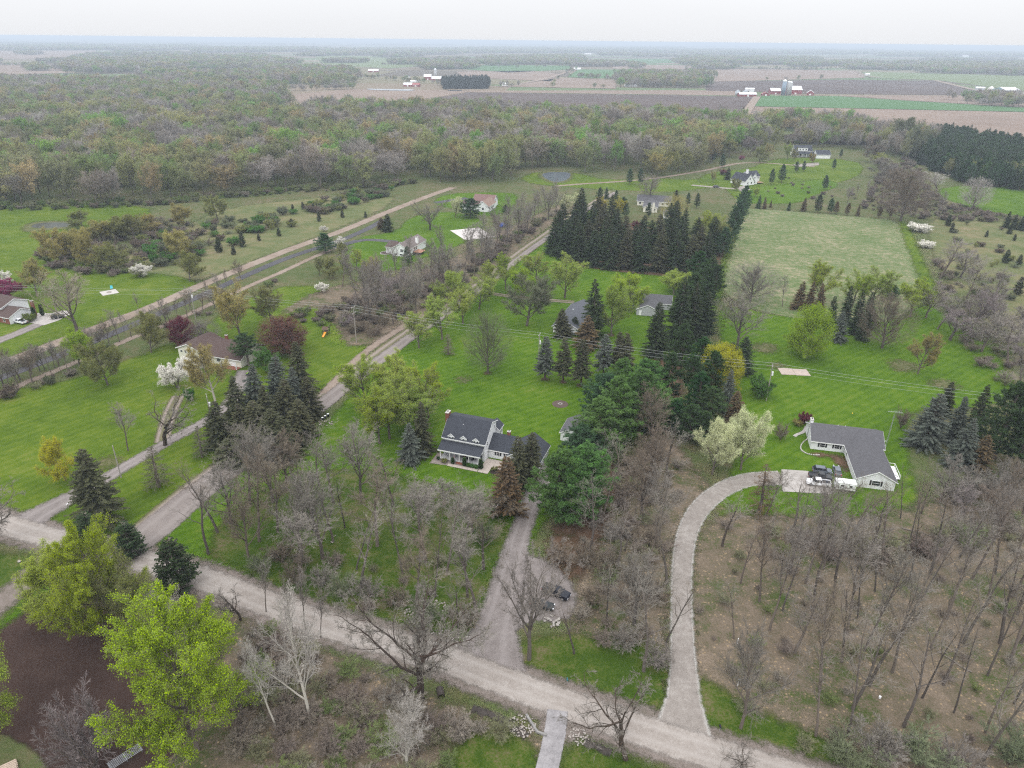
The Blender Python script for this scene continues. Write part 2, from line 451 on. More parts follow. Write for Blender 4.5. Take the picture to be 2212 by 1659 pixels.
gm_fgreen = field('wheat_field', [(0, (.05, .12, .04)), (.5, (.062, .135, .048)), (1, (.08, .15, .055))])
gm_fpale = field('pasture_field', [(0, (.1, .14, .055)), (.5, (.125, .16, .07)), (1, (.15, .175, .085))])
gm_water = plain('pond_water', (.12, .14, .16), .12, .1, .05, spec=.6)
gm_pond_refl = plain('pond_painted_reflection', (.035, .04, .03), .3, .2, .1, spec=.3)  # dark greenish water; the wood's reflection is put into the colour

sheet('lawn', surv([(735,880),(840,760),(960,690),(1070,600),(1120,560),(1190,520),(1250,560),(1560,590),(1560,640),(1430,900),(1290,1010),(1170,1120),(1150,1180),(1040,1300),(1000,1400),(900,1370),(700,1310),(560,1260),(420,1215),(330,1190),(350,1140),(450,1060),(560,990),(690,930)]), gm_lawn, .02, 2.0, 5)
sheet('lawn', surv([(0,1100),(-150,1060),(-150,860),(0,840),(100,835),(250,790),(420,720),(520,650),(640,610),(760,640),(800,700),(810,740),(700,850),(640,900),(560,960),(440,1030),(330,1110),(280,1180),(220,1180),(120,1150),(95,1130),(160,1080),(60,1110)]), gm_lawn2, .02, 2.0, 5)
sheet('lawn', surv([(1600,990),(1590,860),(1560,760),(1545,660),(1600,665),(1690,685),(1900,700),(1990,650),(2060,690),(2150,760),(2200,840),(2140,880),(2000,880),(1960,900),(1960,1010),(1990,1090),(1880,1110),(1760,1130),(1640,1110),(1560,1120),(1540,1090)]), gm_lawn, .02, 2.0, 5)
sheet('lawn', surv([(-100,700),(-100,450),(120,440),(320,442),(330,480),(180,500),(150,560),(250,590),(350,590),(440,610),(380,640),(210,710),(70,765),(-100,800)]), gm_lawn2, .015, 3.0, 4)
sheet('lawn', surv([(770,580),(740,560),(760,515),(860,500),(880,470),(960,455),(1040,470),(1050,500),(960,545),(900,560),(850,590)]), gm_lawn, .02, 3, 3)
sheet('lawn', surv([(930,440),(960,418),(1080,415),(1120,420),(1110,450),(1060,470),(1000,455)]), gm_lawn, .025, 3, 3)
sheet('lawn', surv([(1060,600),(1110,520),(1230,455),(1290,440),(1280,480),(1240,490),(1200,545),(1140,580)]), gm_lawn2, .018, 3, 3)
sheet('lawn', surv([(1120,385),(1160,370),(1240,372),(1310,390),(1420,385),(1500,390),(1600,372),(1610,390),(1500,410),(1440,415),(1330,410),(1240,405),(1150,398)]), gm_lawn2, .02, 4, 4)
sheet('lawn', surv([(1560,400),(1500,395),(1530,372),(1620,365),(1650,350),(1700,340),(1850,345),(1870,370),(1820,395),(1700,410),(1660,440),(1600,440)]), gm_lawn2, .022, 4, 4)
sheet('lawn', surv([(1640,440),(1600,435),(1620,405),(1720,395),(1780,385),(1820,400),(1760,420),(1730,440)]), gm_lawn, .03, 4, 4)
sheet('hayfield', surv([(1600,450),(1650,452),(1850,468),(1950,478),(1990,560),(2010,620),(1960,680),(1900,700),(1640,680),(1550,625),(1570,560)]), gm_meadow, .03, 3, 3)
sheet('field_verge', surv([(1938,478),(1958,478),(1985,540),(2030,640),(2000,640)]), gm_lawn2, .04, 2.5, 3)
sheet('field_verge', surv([(1596,450),(1606,450),(1575,560),(1556,640),(1535,640),(1550,590)]), gm_lawn2, .04, 2.5, 3)
sheet('lawn', surv([(2020,410),(2080,400),(2230,405),(2320,430),(2320,480),(2230,470),(2120,455),(2040,430)]), gm_lawn, .02, 4, 4)
sheet('rough_meadow', surv([(2000,470),(2100,470),(2240,490),(2400,560),(2500,700),(2260,760),(2150,740),(2080,660),(2010,540)]), gm_rough, .02, 4, 5)
sheet('rough_meadow', surv([(300,600),(250,560),(380,500),(480,450),(640,430),(850,415),(850,440),(740,490),(620,535),(450,600),(380,620)]), gm_rough, .012, 3, 4)
sheet('woodland_floor', surv([(1500,1590),(1490,1400),(1485,1200),(1540,1110),(1700,1115),(1900,1120),(2010,1080),(2300,1000),(2500,1200),(2500,1750),(1900,1700),(1700,1650)]), gm_litter, .03, 2, 4)
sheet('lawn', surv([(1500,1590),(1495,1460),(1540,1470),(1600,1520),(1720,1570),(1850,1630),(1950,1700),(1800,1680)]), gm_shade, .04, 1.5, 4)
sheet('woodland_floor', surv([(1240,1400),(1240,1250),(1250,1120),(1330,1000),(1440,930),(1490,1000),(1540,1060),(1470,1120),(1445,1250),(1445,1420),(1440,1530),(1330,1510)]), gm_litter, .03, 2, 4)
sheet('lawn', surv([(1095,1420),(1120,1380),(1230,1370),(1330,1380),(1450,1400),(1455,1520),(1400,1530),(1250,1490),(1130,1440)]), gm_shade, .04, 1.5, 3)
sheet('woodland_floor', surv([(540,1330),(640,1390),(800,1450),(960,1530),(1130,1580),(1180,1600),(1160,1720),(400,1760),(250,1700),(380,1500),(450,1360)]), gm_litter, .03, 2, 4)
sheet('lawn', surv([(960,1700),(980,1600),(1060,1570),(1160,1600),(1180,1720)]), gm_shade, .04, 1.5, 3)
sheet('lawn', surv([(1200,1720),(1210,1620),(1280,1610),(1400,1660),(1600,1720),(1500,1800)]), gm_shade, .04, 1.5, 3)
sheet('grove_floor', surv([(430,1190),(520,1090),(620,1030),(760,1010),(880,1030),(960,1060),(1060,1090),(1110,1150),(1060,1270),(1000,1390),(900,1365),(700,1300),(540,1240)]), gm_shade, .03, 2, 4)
sheet('woodland_floor', surv([(580,690),(700,620),(860,600),(980,560),(1080,500),(1180,455),(1240,430),(1250,450),(1170,500),(1080,580),(980,650),(880,710),(800,740),(740,730),(690,650)]), gm_litter, .025, 3, 4)
sheet('woodland_floor', surv([(740,745),(745,690),(780,660),(860,680),(850,720),(800,748)]), gm_litter, .03, 2, 3)
sheet('needle_litter', surv([(1190,560),(1240,480),(1300,470),(1560,520),(1552,605),(1300,585)]), gm_needle, .04, 3, 3)
sheet('needle_litter', surv([(1180,1170),(1240,1080),(1290,1000),(1340,1010),(1320,1100),(1290,1180),(1250,1260),(1195,1240)]), gm_needle, .045, 1.5, 2)
sheet('needle_litter', surv([(1400,780),(1460,760),(1480,820),(1460,910),(1420,900),(1380,860)]), gm_needle, .05, 2, 2)
sheet('needle_litter', surv([(470,970),(520,900),(620,840),(690,850),(670,930),(630,1000),(520,1020)]), gm_needle, .045, 2, 2)
for (bx, by, br) in ((1652,752,26),(1680,790,14),(1000,1500,20),(235,1000,26),(1950,790,30),(2040,830,26),(1000,820,10),(1095,560,14),(1550,1100,18),(1075,1030,3)):
    X, Y = G(bx, by); s_ = br / depth_scale(X, Y)
    sheet('bare_patch', [(X+s_*(1+.25*math.sin(3*a+bx))*math.cos(a), Y+s_*.9*(1+.2*math.cos(2*a+by))*math.sin(a)) for a in np.linspace(0, 2*math.pi, 12)[:-1]], gm_bare, .055, 1.5, 2)
sheet('tilled_field', surv([(-200,1480),(0,1355),(95,1290),(180,1280),(300,1330),(470,1400),(430,1560),(330,1680),(200,1800),(130,1690),(60,1600),(-100,1560)]), gm_soil, .05, 1.5, 1.5)
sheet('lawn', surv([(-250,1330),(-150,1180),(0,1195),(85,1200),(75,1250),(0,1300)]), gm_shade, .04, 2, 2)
sheet('verge', surv([(-60,1400),(0,1340),(80,1275),(110,1240),(125,1255),(95,1292),(0,1357),(-50,1400)]), gm_lawn, .055, 1.2, 1.5)
# far fields
for nm, mt, z, pts in (
    ('wheat_field', gm_fgreen, .5, [(1645,207),(1808,208),(1942,217),(2212,233),(2400,245),(2400,254),(2212,242),(1975,237),(1628,230)]),
    ('stubble_field', gm_ftan, .4, [(1628,231),(1975,238),(2212,243),(2400,254),(2400,330),(2212,310),(2020,292),(1850,280),(1600,272),(1605,254)]),
    ('ploughed_field', gm_fdark, .4, [(930,214),(1010,200),(1475,206),(1635,210),(1607,254),(1440,256),(1250,240),(1120,228)]),
    ('stubble_field', gm_ftan, .3, [(630,204),(760,193),(1050,196),(1480,195),(1600,196),(1600,207),(1475,205),(1010,199),(900,217),(650,228)]),
    ('ploughed_field', gm_fdark, .4, [(1525,177),(1808,172),(2022,175),(2158,206),(1750,203),(1650,199),(1525,196)]),
    ('stubble_field', gm_ftan, .5, [(1545,148),(1850,153),(1870,168),(1535,177)]),
    ('stubble_field', gm_ftan, .5, [(985,155),(1150,153),(1210,160),(1190,176),(1000,167)]),
    ('wheat_field', gm_fgreen, .5, [(1050,140),(1230,142),(1235,150),(1100,157),(970,147)]),
    ('stubble_field', gm_ftan, .5, [(1120,183),(1210,168),(1333,173),(1330,192),(1070,187)]),
    ('pasture_field', gm_fpale, .5, [(680,122),(870,121),(1040,134),(840,148),(700,140)]),
    ('stubble_field', gm_ftan, .5, [(-60,140),(147,142),(150,158),(-60,164)]),
    ('stubble_field', gm_ftan, .5, [(-60,110),(205,109),(205,125),(-60,129)]),
    ('wheat_field', gm_fgreen, .6, [(1250,150),(1480,152),(1475,166),(1330,170),(1225,167)]),
    ('wheat_field', gm_fgreen, .6, [(1355,127),(1440,127),(1460,136),(1340,138)]),
    ('stubble_field', gm_ftan, .6, [(1300,140),(1480,141),(1545,148),(1480,150),(1330,149)]),
    ('stubble_field', gm_ftan, .5, [(735,262),(900,263),(915,272),(760,274)]),
    ('stubble_field', gm_ftan, .4, [(1640,206),(2158,207),(2400,222),(2400,240),(2212,232),(1942,216),(1808,207)]),
    ('pasture_field', gm_fpale, .5, [(1860,155),(2230,164),(2400,185),(2212,198),(2030,174),(1880,168)])):
    sheet(nm, surv(pts), mt, z, 14, 10, 0)
# ponds
for nm, pts, z in (('pond', [(1168,378),(1180,372),(1215,371),(1235,374),(1228,388),(1205,394),(1185,390)], .05),
               ('pond', [(64,489),(80,482),(120,480),(160,482),(155,489),(110,493),(76,493)], .052),
               ('pond', [(787,192),(830,193),(900,194),(890,197),(860,196.5),(800,195)], .9),
               ('pond', [(965,195.5),(1000,195),(998,196.6),(968,196.8)], .9)):
    pw = chaikin(surv(pts), 2); b = MB()
    b.poly([(x, y, z) for x, y in pw], [tuple(range(len(pw)))])
    tag(b.build(nm, gm_pond_refl if z == .052 else gm_water), kind='structure')
sheet('pond_bank', surv([(1160,379),(1176,369),(1215,368.5),(1238,373),(1232,391),(1205,396),(1182,393)]), gm_bare, .03, 2, 2)
sheet('pond_bank', surv([(45,494),(66,480),(120,477),(166,480),(160,492),(100,497),(60,502)]), gm_bare, .03, 2, 2)

# roads and drives
MAIN = surv([(-500,1000),(-200,1078),(-60,1112),(66,1150),(200,1185),(320,1213),(450,1253),(567,1300),(737,1362),(937,1412),(1137,1491),(1300,1548),(1475,1608),(1620,1652),(1900,1735),(2100,1800)])
ribbon('road_shoulder', MAIN, 9.2, gm_shoulder, .06, 1.2)
ribbon('gravel_road', MAIN, 6.0, gm_gravel, .075, .8)
LANE = surv([(225,1215),(265,1190),(327,1151),(417,1071),(500,1010),(600,945),(687,881),(770,815),(850,755),(881,732),(944,689),(1010,645),(1075,595),(1137,545),(1190,508),(1237,472),(1290,440),(1330,415)])
ribbon('lane_shoulder', [(x-1.5, y+1.0) for x, y in LANE], 8.0, gm_two, .062, 1.2)
ribbon('paved_lane', LANE, 3.9, gm_asphalt, .08, .7, widths=[9, 7, 5, 4.2, 3.8, 3.8, 3.8, 3.8, 3.8])
ribbon('dirt_strip', surv([(700,850),(770,775),(820,738),(880,700),(915,680)]), 3.0, gm_track, .07, 1.5)
ribbon('drive_lane', surv([(62,1126),(90,1107),(167,1068),(250,1021),(333,971),(400,934),(467,898),(500,868),(520,830),(533,800)]), 4.0, gm_drive, .072, .9, widths=[8, 5, 4, 3.8, 3.8, 4, 4.5, 6])
ribbon('farm_track', surv([(350,955),(357,925),(365,898),(376,872),(386,855)]), 4.2, gm_two, .07, .8)
ribbon('field_entrance', surv([(140,1170),(95,1215),(50,1260),(0,1302),(-80,1370)]), 5.5, gm_shoulder, .068, 1.0)
ribbon('dirt_road', surv([(-150,850),(0,788),(67,762),(200,712),(333,662),(433,616),(633,535),(733,502),(837,458),(934,420),(980,405)]), 6.0, gm_track, .06, 1.0)
ribbon('asphalt_road', surv([(-150,880),(0,816),(67,792),(217,732),(333,682),(450,632),(567,579),(633,552),(737,520),(800,492),(830,474)]), 4.6, gm_dark, .065, .6)
ribbon('gravel_path', surv([(-100,895),(43,832),(150,789),(260,740),(367,699),(417,675),(550,612),(600,592),(663,562),(740,528)]), 3.0, gm_track, .06, .8)
ribbon('driveway', surv([(1477,1612),(1476,1560),(1478,1480),(1474,1390),(1472,1300),(1473,1210),(1486,1140),(1515,1092),(1560,1056),(1615,1034),(1690,1033)]), 5.0, gm_white, .07, .7, widths=[10, 5.5, 4.2, 4.0, 4.0, 4.2, 4.4, 4.8, 5, 5.4, 6.5])
ribbon('driveway', surv([(1050,1440),(1062,1390),(1078,1330),(1092,1270),(1110,1200),(1130,1130),(1152,1075),(1180,1030),(1190,1000)]), 5.0, gm_drive, .072, .8, widths=[14, 8, 6.5, 6, 5, 4.6, 4.8, 6, 8])
sheet('parking_bay', surv([(1080,1235),(1108,1190),(1190,1215),(1232,1255),(1250,1300),(1222,1345),(1150,1340),(1110,1365),(1085,1400),(1060,1400)]), gm_drive, .066, 1.2, 2)
ribbon('bridge_drive', surv([(1205,1535),(1200,1580),(1193,1610),(1178,1680),(1165,1740)]), 3.4, gm_conc_old, .09, .2)
sheet('gravel_apron', surv([(1160,1560),(1190,1545),(1240,1560),(1260,1580),(1235,1605),(1180,1600)]), gm_shoulder, .07, .8, 1)
ribbon('ditch', surv([(1020,1530),(1070,1545),(1110,1568),(1138,1592)]), 1.4, gm_mud, .064, .6)
ribbon('ditch', surv([(1262,1602),(1285,1612),(1320,1628)]), 1.2, gm_mud, .064, .6)
ribbon('driveway', surv([(1200,402),(1260,397),(1347,392),(1434,383),(1481,375),(1531,367),(1575,356),(1608,351),(1660,352),(1714,357),(1760,360)]), 4.2, gm_track, .06, .8, step=6)
ribbon('driveway', surv([(1494,400),(1530,403),(1560,406),(1590,408)]), 4.5, gm_white, .065, .8, step=5)
ribbon('farm_track', surv([(1030,628),(1047,632),(1100,640),(1170,647),(1240,653)]), 3.6, gm_two, .07, .8)
ribbon('driveway', surv([(720,535),(767,521),(800,517),(857,523)]), 5.0, gm_dark, .07, .5)
ribbon('driveway', surv([(940,438),(980,432),(1010,428)]), 6.0, gm_dark, .07, .5)
ribbon('farm_lane', surv([(1636,209),(1624,225),(1607,252)]), 14, gm_track, .9, 4, step=20)
ribbon('farm_lane', surv([(1120,182),(1180,171),(1242,150)]), 14, gm_track, .9, 4, step=30)
ribbon('farm_lane', surv([(1835,156),(1860,163),(1900,168)]), 18, gm_track, .9, 4, step=30)
ribbon('farm_lane', surv([(2020,174),(2060,184),(2110,196),(2170,206)]), 16, gm_track, .9, 4, step=30)
sheet('concrete_pad', surv([(1688,1014),(1746,1018),(1790,1030),(1800,1068),(1690,1062)]), gm_conc, .085, .8, .6, 0)
# ------------------------------------------------------------------ building kit
M_white = plain('white_siding', (.74, .75, .76), .6, .04, .8, lines=(2, .2, .10))
M_trim = plain('white_trim', (.8, .8, .8), .5, .03)
M_cream = plain('cream_siding', (.66, .64, .55), .6, .05, .8, lines=(2, .2, .10))
M_greysid = plain('grey_siding', (.4, .41, .42), .6, .04, .8, lines=(2, .18, .10))
M_roof = plain('charcoal_shingle', (.04, .044, .055), .9, .14, 1.2, lines=(2, .16, .22), fine=.18)
M_roofg = plain('grey_shingle', (.088, .086, .093), .9, .16, 1.0, lines=(2, .16, .2), fine=.16)
M_roofb = plain('brown_shingle', (.075, .05, .044), .9, .16, 1.0, lines=(2, .18, .2), fine=.15)
M_rooft = plain('taupe_shingle', (.15, .125, .115), .9, .12, 1.0, lines=(2, .18, .18), fine=.12)
M_roofp = plain('pink_shingle', (.22, .15, .12), .9, .1, 1.0, lines=(2, .2, .15), fine=.1)
M_brick = plain('red_brick', (.2, .075, .05), .85, .2, 6, lines=(2, .09, .25))
M_glass = plain('window_glass', (.018, .02, .026), .08, .1, spec=.6)
M_black = plain('black_paint', (.012, .013, .018), .5, .1)
M_wood = plain('deck_wood', (.28, .17, .1), .75, .15, 3, lines=(0, .14, .35))
M_woodd = plain('dark_wood', (.1, .065, .045), .8, .15, 3)
M_conc = plain('cast_concrete', (.4, .375, .35), .85, .12, 1.0, fine=.08)
M_paver = plain('paver', (.36, .31, .27), .85, .12, 1.5, fine=.1)
M_red = plain('barn_red', (.23, .035, .04), .7, .12, .3)
M_metal = plain('pale_metal_roof', (.74, .75, .78), .5, .05, .2)
M_galv = plain('galvanised', (.42, .45, .48), .45, .12, .3, metal=.3)
M_silo = plain('silo_concrete', (.36, .36, .36), .85, .1, .3, lines=(2, .8, .2))
M_stone = plain('field_stone', (.34, .3, .27), .85, .25, 1.3, fine=.15)
M_pole = plain('weathered_pole', (.3, .27, .25), .85, .12, 2)
M_steel = plain('steel', (.5, .52, .55), .4, .08, 2, metal=.6)
M_porcelain = plain('porcelain', (.75, .75, .76), .3, .03)
M_tyre = plain('tyre', (.02, .02, .02), .85, .1)

def gable(root, x0, x1, y0, y1, z0, ze, zr, axis, wall, roof, over=.4, rover=.3, ridge=None, ze2=None, base=None):
    """walls closed by gables, roof of two slabs, white eave and rake boards"""
    ze2 = ze if ze2 is None else ze2
    u0, u1, a0, a1 = (y0, y1, x0, x1) if axis == 'x' else (x0, x1, y0, y1)
    rm = (u0 + u1) / 2 if ridge is None else ridge
    w = MB().prism([(u0, z0), (u1, z0), (u1, ze2), (rm, zr), (u0, ze)], axis, a0, a1).build('wall', wall, root)
    s1, s2 = (zr - ze) / (rm - u0), (zr - ze2) / (u1 - rm)
    t = .2
    e1, e2 = u0 - over, u1 + over
    f1, f2 = ze - s1 * over, ze2 - s2 * over
    b = MB()
    b.prism([(e1, f1 + .02), (rm, zr + .02), (rm, zr + .02 + t), (e1, f1 + .02 + t * .8)], axis, a0 - rover, a1 + rover)
    b.prism([(rm, zr + .02), (e2, f2 + .02), (e2, f2 + .02 + t * .8), (rm, zr + .02 + t)], axis, a0 - rover, a1 + rover)
    r = b.build('roof', roof, root)
    k = MB(); g = .035
    k.prism([(e1 - g, f1 - .12), (e1 - .003, f1 - .12), (e1 - .003, f1 + .15), (e1 - g, f1 + .15)], axis, a0 - rover, a1 + rover)
    k.prism([(e2 + .003, f2 - .12), (e2 + g, f2 - .12), (e2 + g, f2 + .15), (e2 + .003, f2 + .15)], axis, a0 - rover, a1 + rover)
    for aa, sgn in ((a0 - rover, -1), (a1 + rover, 1)):
        lo, hi = (aa - g, aa - .003) if sgn < 0 else (aa + .003, aa + g)
        k.prism([(e1, f1 - .08), (rm, zr - .08), (rm, zr + .19), (e1, f1 + .16)], axis, lo, hi)
        k.prism([(rm, zr - .08), (e2, f2 - .08), (e2, f2 + .16), (rm, zr + .19)], axis, lo, hi)
    k.build('fascia', M_trim, r)
    return w, r

def window(root, face, u, at, z, w=1.0, h=1.2, shutters=None, mull=True, glass=None, parent_part=None):
    """face f/b (wall at y=at, u is x) or l/r (wall at x=at, u is y); z is the sill"""
    sg = -1 if face in 'fl' else 1
    def bx(mb, a0, a1, d0, d1, z0, z1):
        lo, hi = sorted((at + sg * d0, at + sg * d1))
        return mb.box(a0, a1, lo, hi, z0, z1) if face in 'fb' else mb.box(lo, hi, a0, a1, z0, z1)
    f = MB(); t = .09
    bx(f, u - w/2 - t, u - w/2, .004, .07, z - t, z + h + t); bx(f, u + w/2, u + w/2 + t, .004, .07, z - t, z + h + t)
    bx(f, u - w/2, u + w/2, .004, .07, z + h, z + h + t); bx(f, u - w/2, u + w/2, .004, .08, z - t, z)
    if mull: bx(f, u - w/2, u + w/2, .031, .055, z + h*.48, z + h*.53)
    fo = f.build('window', M_trim, root)
    bx(MB(), u - w/2, u + w/2, .006, .03, z, z + h).build('pane', glass or M_glass, fo)
    if shutters:
        for s in (-1, 1):
            c = u + s * (w/2 + t + .24)
            bx(MB(), c - .2, c + .2, .005, .05, z - .05, z + h + .05).build('shutter', shutters, root)
    return fo

def door(root, face, u, at, z, w=.95, h=2.05, mat=None, panels=0):
    sg = -1 if face in 'fl' else 1
    def bx(mb, a0, a1, d0, d1, z0, z1):
        lo, hi = sorted((at + sg * d0, at + sg * d1))
        return mb.box(a0, a1, lo, hi, z0, z1) if face in 'fb' else mb.box(lo, hi, a0, a1, z0, z1)
    d = bx(MB(), u - w/2, u + w/2, .005, .05, z, z + h).build('door', mat or M_trim, root)
    if panels:
        p = MB(); nr = 4
        for r in range(nr):
            for c in range(panels):
                a = u - w/2 + w * (c + .12) / panels; b_ = u - w/2 + w * (c + .88) / panels
                bx(p, a, b_, .052, .065, z + h * (r + .14) / nr, z + h * (r + .86) / nr)
        p.build('door_panel', mat or M_trim, d)
    else:
        bx(MB(), u + w*.3, u + w*.38, .052, .1, z + 1.0, z + 1.06).build('handle', M_steel, d)
    return d

def chimney(root, x, y, z0, z1, sx=.9, sy=.6, mat=None):
    c = MB().box(x - sx/2, x + sx/2, y - sy/2, y + sy/2, z0, z1).build('chimney', mat or M_brick, root)
    MB().box(x - sx/2 - .08, x + sx/2 + .08, y - sy/2 - .08, y + sy/2 + .08, z1 + .003, z1 + .14).build('chimney_cap', M_conc, c)
    MB().tube((x, y, z1 + .14), (x, y, z1 + .42), .16).build('flue', M_black, c)
    return c

def planks(root, name, x0, x1, y0, y1, z0, z1, n, mat, axis='x'):
    """separate boards laid side by side, copies of one mesh"""
    d = ((x1 - x0) if axis == 'x' else (y1 - y0)) / n
    me = (MB().box(0, d - .02, y0, y1, z0, z1) if axis == 'x' else MB().box(x0, x1, 0, d - .02, z0, z1)).mesh(name, mat)
    for k in range(n):
        link(name, me, root, ((x0 + k*d, 0, 0) if axis == 'x' else (0, y0 + k*d, 0)))

RZ = math.radians
# ------------------------------------------------------------------ porch house (centre)
H1 = tag(empty('farmhouse', (-18.9, 160.6, 0), RZ(-19)), 'white two-storey house with front porch, three dormers and charcoal roof', 'house')
gable(H1, 0, 11.8, 2.6, 11.0, 0, 5.6, 9.5, 'x', M_white, M_roof, .45, .35, ridge=7.3, ze2=8.2)
gable(H1, 9.2, 12.6, 11.0, 14.0, 0, 5.6, 7.0, 'y', M_white, M_roof, .3, .3)
gable(H1, 11.85, 18.4, 5.2, 11.6, 0, 2.75, 5.4, 'x', M_white, M_roof, .4, .05, ridge=9.0)
gable(H1, 18.0, 26.4, 3.6, 12.2, 0, 2.75, 5.6, 'y', M_white, M_roof, .4, .35)
pr = MB().prism([(-.45, 2.95), (2.58, 4.35), (2.58, 4.55), (-.45, 3.12)], 'x', -.4, 11.6).build('porch_roof', M_roof, H1)
MB().box(-.4, 11.6, -.49, -.453, 2.8, 3.12).build('fascia', M_trim, pr)
MB().prism([(-.44, 2.8), (2.58, 2.8), (2.58, 4.3), (-.44, 2.92)], 'x', 11.3, 11.36).build('porch_gable', M_white, H1)
MB().box(.1, 11.3, -.3, 2.58, .28, .42).build('porch_floor', plain('porch_paint', (.45, .45, .46), .6, .06, lines=(1, .14, .2)), H1)
MB().box(.14, 11.26, -.24, -.2, .02, .27).build('porch_skirt', M_woodd, H1)
for k in range(5):
    x = .3 + k * 2.68
    MB().box(x - .09, x + .09, -.22, -.04, .42, 2.92).build('porch_post', M_trim, H1)
for k in range(3): MB().box(4.9, 7.0, -.62 - .3 * (2 - k) + .3, -.32 - .3 * (2 - k) + .3, .02, .13 * (k + 1)).build('step', M_brick, H1)
for u in (1.6, 3.4, 8.2, 10.0): window(H1, 'f', u, 2.6, 1.0, 1.0, 1.5, M_black)
door(H1, 'f', 5.9, 2.6, .43, 1.0, 2.1, plain('maroon_door', (.16, .03, .03), .4))
for x, n in ((2.4, 2), (5.9, 1), (9.4, 2)):
    dm = MB().prism([(x - .85, 4.75), (x + .85, 4.75), (x + .85, 6.05), (x, 6.75), (x - .85, 6.05)], 'y', 2.42, 4.6).build('dormer', M_white, H1)
    b = MB()
    b.prism([(x - 1.02, 5.95), (x, 6.8), (x, 6.95), (x - 1.02, 6.08)], 'y', 2.25, 4.6); b.prism([(x, 6.8), (x + 1.02, 5.95), (x + 1.02, 6.08), (x, 6.95)], 'y', 2.25, 4.6)
    b.build('dormer_roof', M_roof, dm)
    k = MB(); k.prism([(x - 1.02, 5.9), (x, 6.75), (x, 6.95), (x - 1.02, 6.08)], 'y', 2.21, 2.247); k.prism([(x, 6.75), (x + 1.02, 5.9), (x + 1.02, 6.08), (x, 6.95)], 'y', 2.21, 2.247)
    k.build('dormer_trim', M_trim, dm)
    for q in ((-.4, .4) if n == 2 else (0,)): window(dm, 'f', x + q, 2.42, 4.95, .56, .95, mull=False)
window(H1, 'r', 9.9, 11.8, 6.3, .6, 1.1); window(H1, 'r', 4.2, 11.8, 4.2, .6, 1.1)
for u in (12.0, 13.2): window(H1, 'r', u, 12.6, 3.6, .6, 1.1)
window(H1, 'f', 14.5, 5.2, 1.1, .8, 1.1, M_black); window(H1, 'f', 17.0, 5.2, 1.1, .8, 1.1, M_black)
door(H1, 'f', 20.2, 3.6, .05, 2.5, 2.2, M_trim, 4); door(H1, 'f', 24.0, 3.6, .05, 2.5, 2.2, M_trim, 4)
chimney(H1, -.5, 7.2, 0, 10.4, .9, 1.7); chimney(H1, 16.1, 9.3, 4.6, 6.5, .8, .8)
MB().tube((4.6, 5.6, 7.9), (4.6, 5.6, 8.5), .06).build('vent_pipe', M_trim, H1)
# patio of laid concrete squares in front of the porch and the wing
pt = tag(empty('patio', (-18.9, 160.6, .09), RZ(-19)), 'tan concrete patio and walk along the porch of the white house', 'patio')
tile = MB().box(0, 1.37, 0, 1.37, 0, .09).mesh('slab', M_paver)
for i in range(6):
    for j in range(5):
        if i < 2 or j > -1: link('slab', tile, pt, (11.75 + i * 1.4 - (.0 if j else 0), -2.6 + j * 1.4, 0)) if not (i > 1 and j < 2) else None
walk = MB().box(0, 1.37, 0, 1.1, 0, .08).mesh('slab', M_paver)
for i in range(6): link('slab', walk, pt, (3.2 + i * 1.4, -2.6, 0))
sheet('planting_bed', [(-18.9 + x*math.cos(RZ(-19)) - y*math.sin(RZ(-19)), 160.6 + x*math.sin(RZ(-19)) + y*math.cos(RZ(-19))) for x, y in ((-1.6, -2.9), (11.7, -1.4), (11.7, .3), (-.3, 2.6), (-1.8, 2.8))], gm_bed, .07, .5, .4, 0)
sheet('planting_bed', [(-18.9 + x*math.cos(RZ(-19)) - y*math.sin(RZ(-19)), 160.6 + x*math.sin(RZ(-19)) + y*math.cos(RZ(-19))) for x, y in ((14.6, -2.4), (18.6, -1.2), (18.4, .4), (14.8, .2))], gm_mulch, .075, .5, .4)
# flag leaning on the porch post
fl = tag(empty('flag', (-14.9, 159.3, .4), RZ(-19)), 'red and white striped flag on a staff by the porch post', 'flag')
MB().tube((0, 0, 1.3), (.25, -.9, 2.4), .02).build('staff', M_steel, fl)
for k in range(6):
    MB().prism([(-.9 + .01, 1.05 + k*.17), (-.2, 1.35 + k*.17 - .3), (-.2, 1.5 + k*.17 - .3), (-.9 + .01, 1.2 + k*.17)], 'x', .2, .215).build('stripe', plain('flag_red', (.35, .03, .04), .8) if k % 2 == 0 else M_trim, fl)

# detached garage
H1b = tag(empty('detached_garage', (13.6, 171.0, 0), RZ(-19)), 'small white detached garage with dark grey roof behind the pines', 'garage')
gable(H1b, 0, 6.4, 0, 8.2, 0, 2.6, 4.3, 'y', M_white, M_roofg, .35, .3)
door(H1b, 'f', 3.2, 0, .04, 2.7, 2.15, M_trim, 4); window(H1b, 'l', 4, 0, 1.2, .8, .9)
